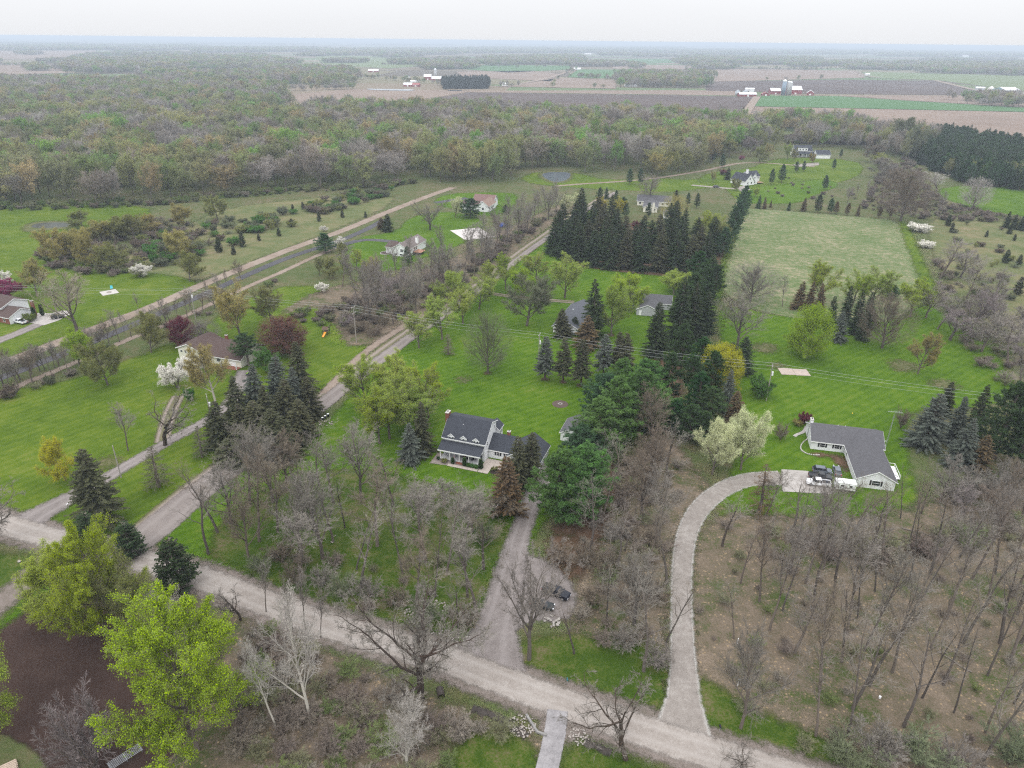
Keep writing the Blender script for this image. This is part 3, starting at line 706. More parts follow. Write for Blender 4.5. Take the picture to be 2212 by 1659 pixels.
# ------------------------------------------------------------------ right ranch house
H2 = tag(empty('ranch_house', (81.9, 167.8, 0), RZ(-13)), 'white L-shaped ranch house with grey shingle roof beside the curved drive', 'house')
gable(H2, 0, 18.2, 0, 10.4, 0, 2.7, 5.0, 'x', M_white, M_roofg, .45, .3, ridge=5.2)
gable(H2, 8.6, 17.4, -16.7, 5.0, 0, 2.7, 5.0, 'y', M_white, M_roofg, .45, .35)
for u in (2.9, 6.6): window(H2, 'f', u, 0, 1.0, 1.3, 1.15, M_black)
window(H2, 'f', 13.0, -16.7, 1.0, 1.9, 1.3, M_black); window(H2, 'l', -3, 8.6, 1, 1.2, 1.1); window(H2, 'r', -12, 17.4, 1.0, 1.2, 1.1)
door(H2, 'l', -7, 8.6, .05, 2.6, 2.1, M_trim, 4); door(H2, 'l', -11, 8.6, .05, 2.6, 2.1, M_trim, 4)
chimney(H2, .35, 6.6, 0, 5.8, .7, 1.5, M_trim)
for u in (7.5, 9.4): MB().tube((u, 7.2, 4.1), (u, 7.2, 4.6), .06).build('vent_pipe', M_trim, H2)
dk = MB(); dk.box(17.55, 20.1, -11.2, -4.9, .35, .45); dko = dk.build('deck', M_trim, H2)
for (a, b_) in (((20.05, -11.2), (20.05, -4.9)), ((17.6, -11.15), (20.05, -11.15)), ((17.6, -4.95), (20.05, -4.95))):
    MB().box(min(a[0], b_[0]) - .03, max(a[0], b_[0]) + .03, min(a[1], b_[1]) - .03, max(a[1], b_[1]) + .03, 1.3, 1.38).build('rail', M_trim, dko)
for y in np.linspace(-11.1, -5.0, 6): MB().box(20.01, 20.09, y - .04, y + .04, .452, 1.298).build('rail_post', M_trim, dko)
wk = surv([(1716,943),(1722,938),(1737,934),(1742,922),(1746,920)])
ribbon('garden_path', wk, 1.0, gm_conc, .08, .3, 1.0)
kb = tag(empty('garden_kerb', (*G(1733, 968), .05)), 'curved grey block edging round the bed by the white ranch house', 'kerb')
kpts = chaikin([(G(x, y)[0] - kb.location.x, G(x, y)[1] - kb.location.y) for x, y in ((1744,949),(1733,957),(1728,968),(1733,976),(1748,983),(1770,984))], 3, False)
ks = np.linspace(0, len(kpts) - 1, 26)
kme = MB().box(-.2, .2, -.14, .14, 0, .22).mesh('block', M_conc)
for k in range(25):
    p = kpts[int(ks[k])]; q = kpts[min(len(kpts)-1, int(ks[k]) + 1)]
    o = link('block', kme, kb, (p[0], p[1], 0)); o.rotation_euler = (0, 0, math.atan2(q[1]-p[1], q[0]-p[0] + 1e-6))
sheet('planting_bed', surv([(1752,978),(1822,985),(1832,1000),(1832,1020),(1815,1012),(1800,990),(1760,986)]), gm_needle, .06, .6, .6)
# TV antenna tower
ta = tag(empty('antenna_tower', (102.0, 167.2, 0)), 'slim lattice television antenna mast behind the white ranch house', 'antenna')
lt = MB(); hh = 11.0; tri = [(.16*math.cos(a), .16*math.sin(a)) for a in (0, 2.094, 4.189)]
for x, y in tri: lt.tube((x, y, 0), (x, y, hh), .022, n=5)
for k in range(24):
    z0, z1 = hh*k/24, hh*(k+1)/24
    for a in range(3):
        p, q = tri[a], tri[(a+1) % 3]; lt.tube((*p, z0), (*q, z1), .012, n=4)
lt.build('mast', M_steel, ta)
ab = MB(); ab.tube((0, 0, hh), (0, 0, hh + 1.2), .025, n=5); ab.tube((-1.8, .3, hh + 1), (1.8, -.3, hh + 1), .025, n=5)
for k in range(9):
    t = -1.7 + k * .42; l = .35 + .09 * k
    ab.tube((t - .1, -l - t*.16, hh + 1), (t + .1, l - t*.16, hh + 1), .014, n=4)
ab.build('aerial', M_steel, ta)
MB().box(-2.0, -.1, -.05, .05, 3.0, 3.08).build('bracket', M_trim, ta)
# ------------------------------------------------------------------ left split-level house
H3 = tag(empty('split_level_house', (-114.3, 223.5, 0), RZ(-18)), 'cream split-level house with brown roof among blossoming trees', 'house')
gable(H3, 0, 9.0, -.3, 11, 0, 4.6, 6.3, 'y', M_cream, M_roofb, .5, .5)
gable(H3, 7.5, 24.4, .8, 14.5, 0, 3.0, 6.0, 'x', M_cream, M_roofb, .6, .4)
for u in (1.4, 3.1, 5.6): window(H3, 'f', u, -.3, 3.0, .8, .8)
door(H3, 'f', 20.5, .8, .05, 3.4, 2.2, M_trim, 4); window(H3, 'f', 15.5, .8, 1.0, 1.6, 1.2)
MB().box(17.6, 24.2, -1.6, .7, .08, .2).build('stoop', M_brick, H3)
for x in (17.9, 23.9): MB().box(x - .1, x + .1, -1.4, -1.2, .21, 2.5).build('porch_post', M_trim, H3)
chimney(H3, 12.0, 10.2, 4.2, 6.6, .9, .7, M_brick)
# ------------------------------------------------------------------ far-left brick house
H4 = tag(empty('brick_house', (-192.6, 254.3, 0), RZ(67)), 'brick and white-gabled house with brown roof at the left edge', 'house')
gable(H4, 0, 10, 0, 13, 0, 2.7, 4.9, 'y', M_white, M_roofb, .45, .4)
MB().box(-.06, -.004, .1, 12.9, .0, 2.3).build('brick_face', M_brick, H4)
gable(H4, 2.5, 13.0, 7.0, 22, 0, 4.9, 6.9, 'y', M_white, M_roofb, .45, .4)
door(H4, 'f', 3.6, 0, .04, 4.8, 2.15, M_trim, 8)
for u in (3, 6.5): window(H4, 'l', u, -.06, .7, .9, 1.3)
chimney(H4, 10.3, .3, 0, 6.2, .8, 1.2, M_brick)
sheet('concrete_pad', surv([(40,688),(62,697),(95,703),(125,693),(156,677),(150,672),(135,671),(110,677),(85,676),(70,680)]), gm_conc, .07, .8, .6, 0)
ribbon('driveway', surv([(85,700),(55,713),(0,735),(-80,770)]), 5, gm_drive, .06, .5)
fp = tag(empty('fire_pit_patio', (*G(319, 859.5), .0)), 'square pale concrete fire-pit patio in the left lawn', 'patio')
fp.location = (*G(236, 632), 0); fp.rotation_euler = (0, 0, RZ(40))
MB().box(-3.2, 3.2, -3.2, 3.2, .02, .14).build('slab', gm_conc if False else M_conc, fp)
rs = MB().box(-.2, .2, -.13, .13, .141, .36).mesh('block', M_stone)
for k in range(12):
    a = 2*math.pi*k/12; o = link('block', rs, fp, (.8*math.cos(a), .8*math.sin(a), 0)); o.rotation_euler = (0, 0, a + math.pi/2)
ch = tag(empty('garden_chair', (*G(241, 624.5), .02), RZ(20)), 'turquoise garden chair standing beside the fire-pit patio', 'chair')
M_turq = plain('turquoise_plastic', (.08, .5, .6), .5)
planks(ch, 'slat', -.5, .5, -.45, .45, .42, .46, 5, M_turq)
bk = MB()
for k in range(5): bk.hexa([(-.5+k*.2, .42, .46), (-.32+k*.2, .42, .46), (-.32+k*.2, .48, .46), (-.5+k*.2, .48, .46)], [(-.5+k*.2, .7, 1.4), (-.32+k*.2, .7, 1.4), (-.32+k*.2, .76, 1.4), (-.5+k*.2, .76, 1.4)])
bk.build('backrest', M_turq, ch)
for x in (-.46, .42):
    for y in (-.42, .4): MB().box(x, x + .06, y, y + .06, 0, .41).build('leg', M_turq, ch)
# ------------------------------------------------------------------ white house with deck, mid distance
H5 = tag(empty('deck_house', (-62.2, 356.5, 0), RZ(-18)), 'white gabled house with taupe roof and a red-brown deck', 'house')
gable(H5, 0, 9.3, 0, 21, 0, 3.9, 6.4, 'y', M_white, M_rooft, .4, .4)
gable(H5, -5, .5, 3, 13, 0, 3.4, 5.0, 'x', M_white, M_roofb, .4, .3)
chimney(H5, 8.6, 12, 0, 7.4, 1.1, 1.6, M_trim)
for u in (5.6,): window(H5, 'f', u, 0, 2.4, 1.5, 1.3)
for u in (2.2, 5.0): window(H5, 'f', u, 0, .5, 1.5, .8)
for u in (7.5, 9.5): window(H5, 'r', u, 9.3, 1.8, 1.2, 1.8)
d5 = MB().box(9.45, 14, 5, 11, 1.3, 1.38).build('deck_frame', M_woodd, H5)
planks(d5, 'deck_board', 9.45, 14, 5, 11, 1.385, 1.43, 14, plain('red_deck', (.34, .17, .11), .7, .12), 'y')
for x, y in ((9.6, 5.1), (13.9, 5.1), (13.9, 10.9), (11.8, 5.1), (13.9, 8)): MB().box(x - .07, x + .07, y - .07, y + .07, .0, 2.3).build('deck_post', M_woodd, H5)
MB().box(9.6, 13.9, 5.06, 5.14, 2.2, 2.29).build('rail', M_woodd, d5); MB().box(13.86, 13.94, 5.2, 10.9, 2.2, 2.29).build('rail', M_woodd, d5)
# ------------------------------------------------------------------ pink-roofed house
H6 = tag(empty('pink_roof_house', (-21, 462, 0), RZ(-15)), 'white house with pinkish shingle roofs behind a round pine', 'house')
gable(H6, -3, 5, 0, 16, 0, 3.6, 6.6, 'y', M_white, M_roofp, .4, .4)
gable(H6, -10, 4, 14, 24, 0, 3.8, 7.2, 'x', M_white, plain('rose_shingle', (.17, .105, .095), .9, .1, lines=(2, .2, .15)), .4, .4)
gable(H6, -14, -3, 3, 11, 0, 3.0, 5.2, 'x', M_white, M_roofb, .4, .4)
for u in (2, 6, 11): window(H6, 'r', u, 5, 1.2, 1.2, 1.4)
window(H6, 'f', 1, 0, 1.2, 1.4, 1.4); window(H6, 'r', 19, 4, 3.6, 1, 1.2)
# ------------------------------------------------------------------ grey-roofed house behind spruces and its garage
H7 = tag(empty('spruce_house', (15.4, 252.3, 0), RZ(-20)), 'low house with blue-grey roof half hidden by a dark spruce', 'house')
gable(H7, 0, 9.6, 0, 26, 0, 2.7, 5.2, 'y', M_white, plain('blue_grey_shingle', (.085, .09, .105), .9, .1, lines=(2, .18, .15), fine=.1), .5, .4)
for u in (3, 8, 14, 20): window(H7, 'l', u, 0, 1, 1.3, 1.2)
window(H7, 'f', 3.5, 0, 1, 1.4, 1.2); MB().box(4.0, 4.6, 12, 12.6, 4.6, 5.7).build('chimney', M_steel, H7)
H7b = tag(empty('grey_garage', (50.2, 272.2, 0), RZ(-13)), 'grey-sided double garage with grey roof beyond the yellow tree', 'garage')
gable(H7b, 0, 8.6, 0, 9, 0, 2.6, 4.5, 'y', M_greysid, M_roofg, .35, .3)
gable(H7b, -3, 13.4, 9.05, 17, 0, 2.7, 5.0, 'x', M_greysid, M_roofg, .35, .3)
door(H7b, 'f', 1.5, 0, .04, .95, 2.1, M_trim)
# ------------------------------------------------------------------ long house behind the spruce wall
H8 = tag(empty('long_house', (83.5, 487, 0), RZ(-12)), 'long house with dark grey roof and white wing behind the spruces', 'house')
gable(H8, 0, 22, 0, 10, 0, 3.2, 6.2, 'x', M_cream, M_roofg, .5, .4)
gable(H8, 5, 14, -20, 0, 0, 3.2, 5.2, 'y', M_cream, M_roofg, .5, .4)
chimney(H8, 11.5, -20.3, 0, 6.2, 1.4, .8, M_cream)
for u in (7, 12.4): window(H8, 'f', u, -20, 1.2, .9, 1.2)
for u in (-17, -12): window(H8, 'l', u, 5, 1.2, 1.2, 1.2)
for u in (2, 17, 20): window(H8, 'f', u, 0, 1.1, 1.3, 1.2)
H8b = tag(empty('small_shed', (*G(1343, 551), 0), RZ(-20)), 'white shed with blue-grey roof glimpsed through the dark spruces', 'shed')
gable(H8b, -4, 4, -5, 5, 0, 3, 4.8, 'y', M_white, M_roofg, .3, .3); window(H8b, 'f', 0, -5, 1, 1.2, 1.2)
H8c = tag(empty('pool_house', (*G(1450, 470), 0), RZ(-10)), 'small white building with grey roof right of the long house', 'shed')
gable(H8c, -5, 5, -4, 4, 0, 3, 4.6, 'x', M_white, M_roofg, .3, .3); window(H8c, 'f', 0, -4, 1, 1.6, 1.3); window(H8c, 'f', 3, -4, 1, 1, 1.3)
# ------------------------------------------------------------------ white house on the rise, right of the forest
H9 = tag(empty('gabled_white_house', (179, 564, 0), RZ(30)), 'white house with dark roofs, tall chimney and small deck', 'house')
gable(H9, 0, 10, 0, 15, 0, 3.2, 8.0, 'y', M_white, M_roof, .4, .4)
gable(H9, 9, 21, 5, 14, 0, 5.2, 8.6, 'x', M_white, M_roof, .4, .4)
gable(H9, 8, 15, 1.5, 6, 0, 4.6, 8.2, 'y', M_white, M_roof, .3, .3)
chimney(H9, 9.5, 8, 0, 10.6, 1.6, 1.2, M_trim)
for u, z in ((3, 1), (7, 1), (5, 4.2)): window(H9, 'f', u, 0, z, 1.1, 1.4)
window(H9, 'f', 11.5, 1.5, 4.4, 1.1, 1.3); window(H9, 'f', 11.5, 1.5, 1, 2.2, 1.8); window(H9, 'f', 17.5, 5, 3.4, .9, 1.2); window(H9, 'f', 20, 5, 3.4, .9, 1.2)
MB().box(15.2, 21, 0, 4.9, .9, 1.05).build('deck', M_wood, H9)
H10 = tag(empty('dormered_house', (274, 722, 0), RZ(-2)), 'grey-roofed two-storey house with wide porch at the wood edge', 'house')
gable(H10, 0, 17, 3, 15, 0, 5.5, 10, 'x', M_white, M_roof, .4, .4)
MB().prism([(-1, 3.2), (2.98, 4.8), (2.98, 5.0), (-1, 3.4)], 'x', -2, 19).build('porch_roof', M_roof, H10)
dmo = MB().box(3, 12, 2.4, 7, 5.6, 8.4).build('dormer', M_white, H10)
for u in (4.6, 7.5, 10.4): window(dmo, 'f', u, 2.4, 6.1, 1.2, 1.4)
MB().prism([(2, 8.45), (8, 9.2), (8, 9.35), (2, 8.6)], 'x', 2.6, 12.4).build('dormer_roof', M_roof, dmo)
for u in (2, 6, 11, 15): window(H10, 'f', u, 3, 1, 1.4, 1.7)
for k in range(6): MB().box(-1.6 + k*4 - .12, -1.6 + k*4 + .12, -.8, -.56, 0, 3.25).build('porch_post', M_trim, H10)
gable(H10, 18, 31, -8, 4, 0, 3.6, 7, 'x', M_white, M_roof, .4, .4)
door(H10, 'f', 22, -8, .05, 3, 2.4, M_trim, 4); door(H10, 'f', 27, -8, .05, 3, 2.4, M_trim, 4)
sheet('concrete_pad', surv([(1590,404),(1612,401),(1622,410),(1600,414)]), gm_white, .07, 2, 1, 0)
sheet('concrete_pad', surv([(1714,355),(1768,351),(1770,357),(1720,361)]), gm_white, .07, 2, 1, 0)

# ------------------------------------------------------------------ far farms
def barn(name, x, y, ln, wd, h, hr, rz, wall, roof, label, axis='x', parts=True):
    b = tag(empty(name, (x, y, 0), RZ(rz)), label, 'barn')
    gable(b, 0, ln, 0, wd, 0, h, hr, axis, wall, roof, .5, .5)
    if parts: door(b, 'f', ln*.5, 0, .05, 3.6, 3.2, M_trim); window(b, 'f', ln*.2, 0, 1.5, 1.2, 1); window(b, 'f', ln*.8, 0, 1.5, 1.2, 1)
    return b
barn('barn', 462, 1576, 37, 13, 4.5, 8.0, 7, M_red, M_metal, 'long low red barn with white roof left of the farm lane')
barn('barn', 553, 1658, 22, 14, 7, 12, 6, M_red, M_metal, 'red barn with white roof left of the tall silo')
barn('barn', 596, 1668, 28, 22, 9, 16, 2, M_red, M_metal, 'largest red barn with broad white roof right of the silos')
barn('barn', 624, 1640, 14, 13, 5, 10, -20, M_red, M_metal, 'small red barn with steep white gable at the right farm end', 'y')
barn('barn', 517, 1604, 16, 11, 4, 7.5, -5, M_red, M_red, 'small all-red barn just right of the farm lane', 'y')
def silo(name, x, y, r, h, mat, label, dome=True):
    s = tag(empty(name, (x, y, 0)), label, 'silo')
    MB().ring([(r, 0), (r, h)], 18).build('drum', mat, s, smooth=True)
    d = MB().ring([(r*1.03, h), (r*.97, h + r*.3), (r*.75, h + r*.65), (r*.4, h + r*.9), (.15, h + r)] if dome else [(r*1.05, h), (.2, h + r*.5)], 18).build('dome', M_metal if dome else M_galv, s, smooth=True)
    t = MB(); t.tube((r + .15, 0, 0), (r + .15, 0, h), .35, n=6); t.build('chute', mat, s)
    return s
silo('silo', 569, 1628, 4.2, 27, plain('blue_silo', (.2, .26, .33), .4, .1, .2), 'blue-grey silo with white dome, tallest at the right farm')
silo('silo', 579, 1630, 3.4, 25, M_silo, 'pale concrete silo right of the white-domed one')
silo('silo', 587, 1640, 3.2, 24, M_silo, 'thin concrete silo nearest the largest red barn')
for k, (x, lb) in enumerate(((466, 'left of two round metal grain bins behind the long red barn'), (482, 'right of two round metal grain bins behind the long red barn'))): silo('grain_bin', x, 1606, 5, 9, M_galv, lb, False)
tb = tag(empty('farm_shed', (497, 1622, 0)), 'tall narrow white feed shed behind the long red barn', 'shed'); gable(tb, 0, 8, 0, 7, 0, 12, 13.5, 'x', M_metal, M_metal, .2, .2)
barn('barn', -262, 1803, 20, 11, 4.5, 8, -9, M_red, M_metal, 'red barn end with white roof at the left far farm')
barn('barn', -242, 1800, 18, 11, 4.4, 7.8, -9, M_red, plain('red_roof', (.3, .09, .085), .7), 'red-roofed low barn at the left far farm')
barn('barn', -250, 2115, 20, 14, 8, 14, 4, M_red, M_metal, 'tall red barn with white roof at the left far farm')
barn('barn', -226, 2086, 26, 13, 5, 10, -6, M_red, M_metal, 'low red barn with white roof before the far silo')
silo('silo', -222, 2150, 4, 24, M_silo, 'lone pale-topped silo at the left far farm')
barn('barn', -489, 2575, 34, 12, 5, 9, 0, M_red, M_metal, 'distant red barn in the pale green pasture')
def whitebuild(name, x, y, ln, wd, h, hr, rz, label, cat='shed', wall=None, roof=None):
    b = tag(empty(name, (x, y, 0), RZ(rz)), label, cat); gable(b, 0, ln, 0, wd, 0, h, hr, 'x', wall or M_white, roof or M_metal, .3, .3); return b
whitebuild('farmhouse', -305, 2160, 12, 9, 6, 9, 20, 'distant white farmhouse among the farm trees', 'house', None, M_roofg)
whitebuild('glasshouse', -270, 1985, 22, 8, 2.6, 4.5, 5, 'low white glasshouse behind the red-roofed barn')
whitebuild('farm_shed', 1136, 1898, 20, 12, 5, 7.5, -20, 'grey open-fronted shed at the far right farm', 'shed', M_galv, M_metal)
whitebuild('dairy_building', 1118, 1752, 36, 46, 8, 13.5, 4, 'wide white-roofed farm building at the far right edge', 'barn', plain('teal_cladding', (.2, .33, .34), .6), M_metal)
whitebuild('farm_shed', 1166, 1762, 30, 20, 6, 11, -50, 'blue-grey shed at the picture edge beside the wide white roof', 'shed', M_white, M_galv)
dm_ = tag(empty('salt_dome', (1165, 1884, 0)), 'pale tent-shaped storage dome between the far right sheds', 'storage dome')
MB().ring([(9, 0), (8.6, 2.5), (5.5, 7), (2.5, 9.6), (.3, 10.4)], 16).build('cover', plain('pale_canvas', (.6, .58, .55), .8), dm_, smooth=True)
for x, y, ln, wd, h, lb in ((474,134.5,40,30,7,'long bright white warehouse roof in the far left village'),(1225,118,60,30,7,'far white shed at the foot of the distant woods'),(1265,118,46,30,7,'second far white shed at the foot of the distant woods'),(1240,151,26,14,5,'white farm shed beside the far green field'),(1300,137,24,14,5,'small white shed at the head of the far lane'),(1330,137,30,14,5,'row of white huts in the far green field'),(1370,137,26,16,6,'white hut with gabled end in the far green field'),(1350,187,30,14,3,'low white trough by the square far wood'),(1085,186,14,10,5,'white cottage by the far field lane'),(2080,123,60,24,8,'white sheds far off at right'),(1715,110,60,30,8,'white buildings far behind the right farm'),(1870,163,14,10,5,'white cottage beside the bent far lane'),(335,108,50,30,8,'pale shed near the horizon at left'),(610,158,20,12,5,'white cottage at the edge of the left woods'),(700,107,60,30,9,'white plant buildings near the left horizon'),(1610,196,20,10,4,'small pale shed at the left end of the right farm')):
    X, Y = G(x, y); whitebuild('white_shed', X, Y, ln, wd, h, h*1.5, random.uniform(-12, 12), lb)
# lattice mast near the horizon
for x, y, yt, lb in ((694, 112, 93, 'thin lattice mast near the left horizon'), (303, 160, 142, 'thin lattice mast above the left woods')):
    X, Y = G(x, y); mo = tag(empty('radio_mast', (X, Y, 0)), lb, 'mast'); hh = min(60, height_of(x, y, yt)); b = MB()
    for sx, sy in ((-1, -1), (1, -1), (1, 1), (-1, 1)): b.tube((sx*1.6, sy*1.6, 0), (sx*.3, sy*.3, hh), .25, n=4)
    b.build('lattice', M_steel, mo); MB().box(-3, 3, -.3, .3, hh*.9, hh*.9 + .4).build('crossarm', M_steel, mo)
# ------------------------------------------------------------------ vehicles
M_lampr = plain('tail_lamp', (.5, .02, .02), .3); M_lampw = plain('head_lamp', (.7, .7, .72), .2); M_rim = plain('alloy_rim', (.4, .41, .43), .3, metal=.7)
def wheel_parts(root, x, y, r, w=.22):
    wr = MB()
    sg = 1 if y > 0 else -1
    wr.tube((x, y - sg*w, r), (x, y, r), r, n=16); t = wr.build('wheel', M_tyre, root)
    MB().tube((x, y + sg*.003, r), (x, y + sg*.03, r), r*.62, n=12).build('rim', M_rim, t)

def vehicle(name, loc, rz, paint, kind, label, cat):
    """x forward, built from side profiles: body shell, glasshouse, wheels, lamps"""
    v = tag(empty(name, (loc[0], loc[1], .09), rz), label, cat)
    P_ = plain('paint_' + name + str(round(loc[0])), paint, .38, .04, 1, spec=.35)
    if kind == 'sedan': L_, W, body, cab, wb = 4.7, 1.82, [(-2.3,.32),(2.3,.3),(2.33,.62),(1.95,.82),(1.1,.93),(-1.6,.98),(-2.28,.94),(-2.36,.6)], [(1.05,.93),(.25,1.38),(-.75,1.43),(-1.3,1.3),(-1.95,.98)], (1.4, -1.38)
    elif kind == 'suv': L_, W, body, cab, wb = 4.8, 1.95, [(-2.35,.4),(2.35,.38),(2.4,.75),(2.1,1.02),(1.1,1.12),(-2.3,1.15),(-2.42,.8)], [(1.15,1.12),(.55,1.7),(-1.7,1.76),(-2.25,1.15)], (1.45, -1.45)
    else: L_, W, body, cab, wb = 5.8, 2.0, [(-2.85,.5),(2.8,.45),(2.86,.85),(2.6,1.1),(1.4,1.2),(-2.8,1.15),(-2.9,.8)], [(1.45,1.18),(.8,1.85),(-.5,1.88),(-.75,1.17)], (1.85, -1.75)
    hw = W/2
    def shell(prof, w0, w1, zlo, zhi):
        pts = []; n = len(prof)
        for s in (-1, 1):
            for x, z in prof:
                k = (z - zlo)/(zhi - zlo + 1e-6); w = w0 + (w1 - w0)*k
                pts.append((x, s*w, z))
        return MB().poly(pts, [tuple(range(n-1, -1, -1)), tuple(range(n, 2*n))] + [(i, (i+1) % n, n+(i+1) % n, n+i) for i in range(n)])
    bo = shell(body, hw, hw*.95, body[0][1], 1.2).build('body', P_, v)
    bv = bo.modifiers.new('b', 'BEVEL'); bv.width = .07; bv.segments = 2; bv.limit_method = 'ANGLE'
    g = shell(cab, hw*.93, hw*.72, cab[0][1], cab[1][1]).build('windows', M_glass, v)
    n = len(cab); top = [i for i in range(n) if cab[i][1] > cab[1][1] - .15]
    xs_ = [cab[i][0] for i in top]; zt = max(cab[i][1] for i in top)
    rf = MB().hexa([(min(xs_)-.05, -hw*.76, zt-.04), (max(xs_)+.05, -hw*.76, zt-.05), (max(xs_)+.05, hw*.76, zt-.05), (min(xs_)-.05, hw*.76, zt-.04)], [(min(xs_), -hw*.68, zt+.04), (max(xs_)-.05, -hw*.68, zt+.03), (max(xs_)-.05, hw*.68, zt+.03), (min(xs_), hw*.68, zt+.04)]).build('roof', P_, v)
    for s in (-1, 1):
        q = MB()
        for xa in (-.25, .05 if kind == 'sedan' else .0): q.hexa([(xa-.04, s*hw*.935, cab[0][1]), (xa+.04, s*hw*.935, cab[0][1]), (xa+.04, s*hw*.9, cab[0][1]), (xa-.04, s*hw*.9, cab[0][1])], [(xa-.04, s*hw*.735, zt-.05), (xa+.04, s*hw*.735, zt-.05), (xa+.04, s*hw*.7, zt-.05), (xa-.04, s*hw*.7, zt-.05)])
        q.build('pillar', P_, v)
        MB().box(cab[0][0]-.25, cab[0][0]-.1, s*hw*.95 if s > 0 else -hw*1.1, s*hw*1.1 if s > 0 else -hw*.95, cab[0][1]+.05, cab[0][1]+.2).build('mirror', P_, v)
        MB().box(L_/2-.18, L_/2+.01, (hw*.5 if s > 0 else -hw*.85), (hw*.85 if s > 0 else -hw*.5), .64, .8).build('headlight', M_lampw, v)
        MB().box(-L_/2-.03, -L_/2+.12, (hw*.55 if s > 0 else -hw*.93), (hw*.93 if s > 0 else -hw*.55), .72, .9).build('tail_light', M_lampr, v)
        for x in wb: wheel_parts(v, x, s*(hw+.01), .33 if kind == 'sedan' else .39)
    if kind == 'pickup':
        MB().box(-2.7, -.85, -hw*.8, hw*.8, 1.155, 1.175).build('cargo_bed', M_black, v)
        for s in (-1, 1): MB().box(-2.8, -.8, s*hw*.93 - .05, s*hw*.93 + .05, 1.16, 1.3).build('bed_rail', P_, v)
        MB().box(-2.86, -2.78, -hw*.88, hw*.88, 1.16, 1.3).build('tailgate', P_, v)
    return v
def between(a, b):
    A, B = G(*a), G(*b); return ((A[0]+B[0])/2, (A[1]+B[1])/2), math.atan2(B[1]-A[1], B[0]-A[0])
c, a = between((1148, 1312), (1196, 1322)); vehicle('sedan', (c[0], c[1]+.6), a, (.008, .014, .016), 'sedan', 'glossy black sedan parked on the gravel beside the stone heap', 'car')
c, a = between((1172, 1278), (1232, 1302)); vehicle('pickup_truck', (c[0], c[1]+.6), a, (.01, .012, .02), 'pickup', 'black pickup truck parked behind the black sedan', 'truck')
vehicle('pickup_truck', (-189.6, 255.6), RZ(158), (.72, .73, .76), 'pickup', 'white pickup truck before the brick house garage door', 'truck')
vehicle('suv', (-178.6, 261.6), RZ(35), (.05, .052, .06), 'suv', 'dark grey sport utility car on the concrete at left', 'car')
vehicle('suv', G(1547, 405.5), RZ(10), (.06, .06, .065), 'suv', 'dark car on the pale drive by the white gabled house', 'car')
def h2w(x, y): return (81.9 + x*math.cos(RZ(-13)) - y*math.sin(RZ(-13)), 167.8 + x*math.sin(RZ(-13)) + y*math.cos(RZ(-13)))
vehicle('suv', h2w(1.2, -12.2), RZ(-13), (.11, .125, .15), 'suv', 'grey-blue sport utility car parked before the ranch house', 'car')
vehicle('pickup_truck', h2w(.3, -15.4), RZ(-13), (.03, .032, .036), 'pickup', 'dark pickup truck between the grey car and the white truck', 'truck')
vehicle('sedan', h2w(5.0, -11.2), RZ(75), (.12, .135, .16), 'sedan', 'grey car nose-in beside the ranch house wing', 'car')
vehicle('pickup_truck', h2w(-.6, -18.4), RZ(167), (.74, .74, .76), 'pickup', 'white pickup truck hitched before the white trailer', 'truck')
cp = tag(empty('camper_trailer', (*h2w(5.4, -19.0), .09), RZ(-13)), 'white box trailer behind the white pickup truck', 'trailer')
bx_ = MB().prism([(-1.15, .6), (1.15, .6), (1.15, 2.5), (.9, 2.65), (-.9, 2.65), (-1.15, 2.5)], 'x', -2.3, 2.3).build('body', M_trim, cp)
MB().box(-2.28, 2.28, -1.19, -1.153, 1.2, 1.32).build('stripe', M_black, cp); window(cp, 'f', -.8, -1.15, 1.4, .8, .6, mull=False); window(cp, 'f', 1.2, -1.15, 1.4, .6, .6, mull=False)
for s in (-1, 1):
    for x in (-.5, .5): wheel_parts(cp, x, s*1.16, .34)
MB().tube((-2.3, 0, .55), (-3.4, 0, .5), .06).build('hitch', M_black, cp)
bt = tag(empty('tractor', (*G(1086.5, 490), 0), RZ(50)), 'bright blue tarp-covered machine on the grass behind bare trees', 'machine')
tp = MB().prism([(-2.6, .3), (2.6, .2), (2.5, 1.3), (1.2, 1.7), (.2, 2.4), (-1.2, 2.3), (-2.4, 1.5)], 'y', -1.2, 1.2).build('tarp', plain('blue_tarp', (.03, .1, .42), .45, .25, 1.2), bt)
bvv = tp.modifiers.new('b', 'BEVEL'); bvv.width = .25; bvv.segments = 3
for s in (-1, 1): wheel_parts(bt, -1.5, s*1.35, .6); wheel_parts(bt, 1.7, s*1.3, .4)
# ------------------------------------------------------------------ pale court behind bare trees
ct = tag(empty('concrete_court', (*G(1020, 505), 0), RZ(25)), 'large pale concrete court behind the bare trees', 'court')
tile = MB().box(0, 4.4, 0, 5.9, .03, .16).mesh('slab', plain('court_concrete', (.5, .46, .44), .8, .14, .5, fine=.1))
for i in range(4):
    for j in range(4): link('slab', tile, ct, (-9 + i*4.5, -12 + j*6, 0))
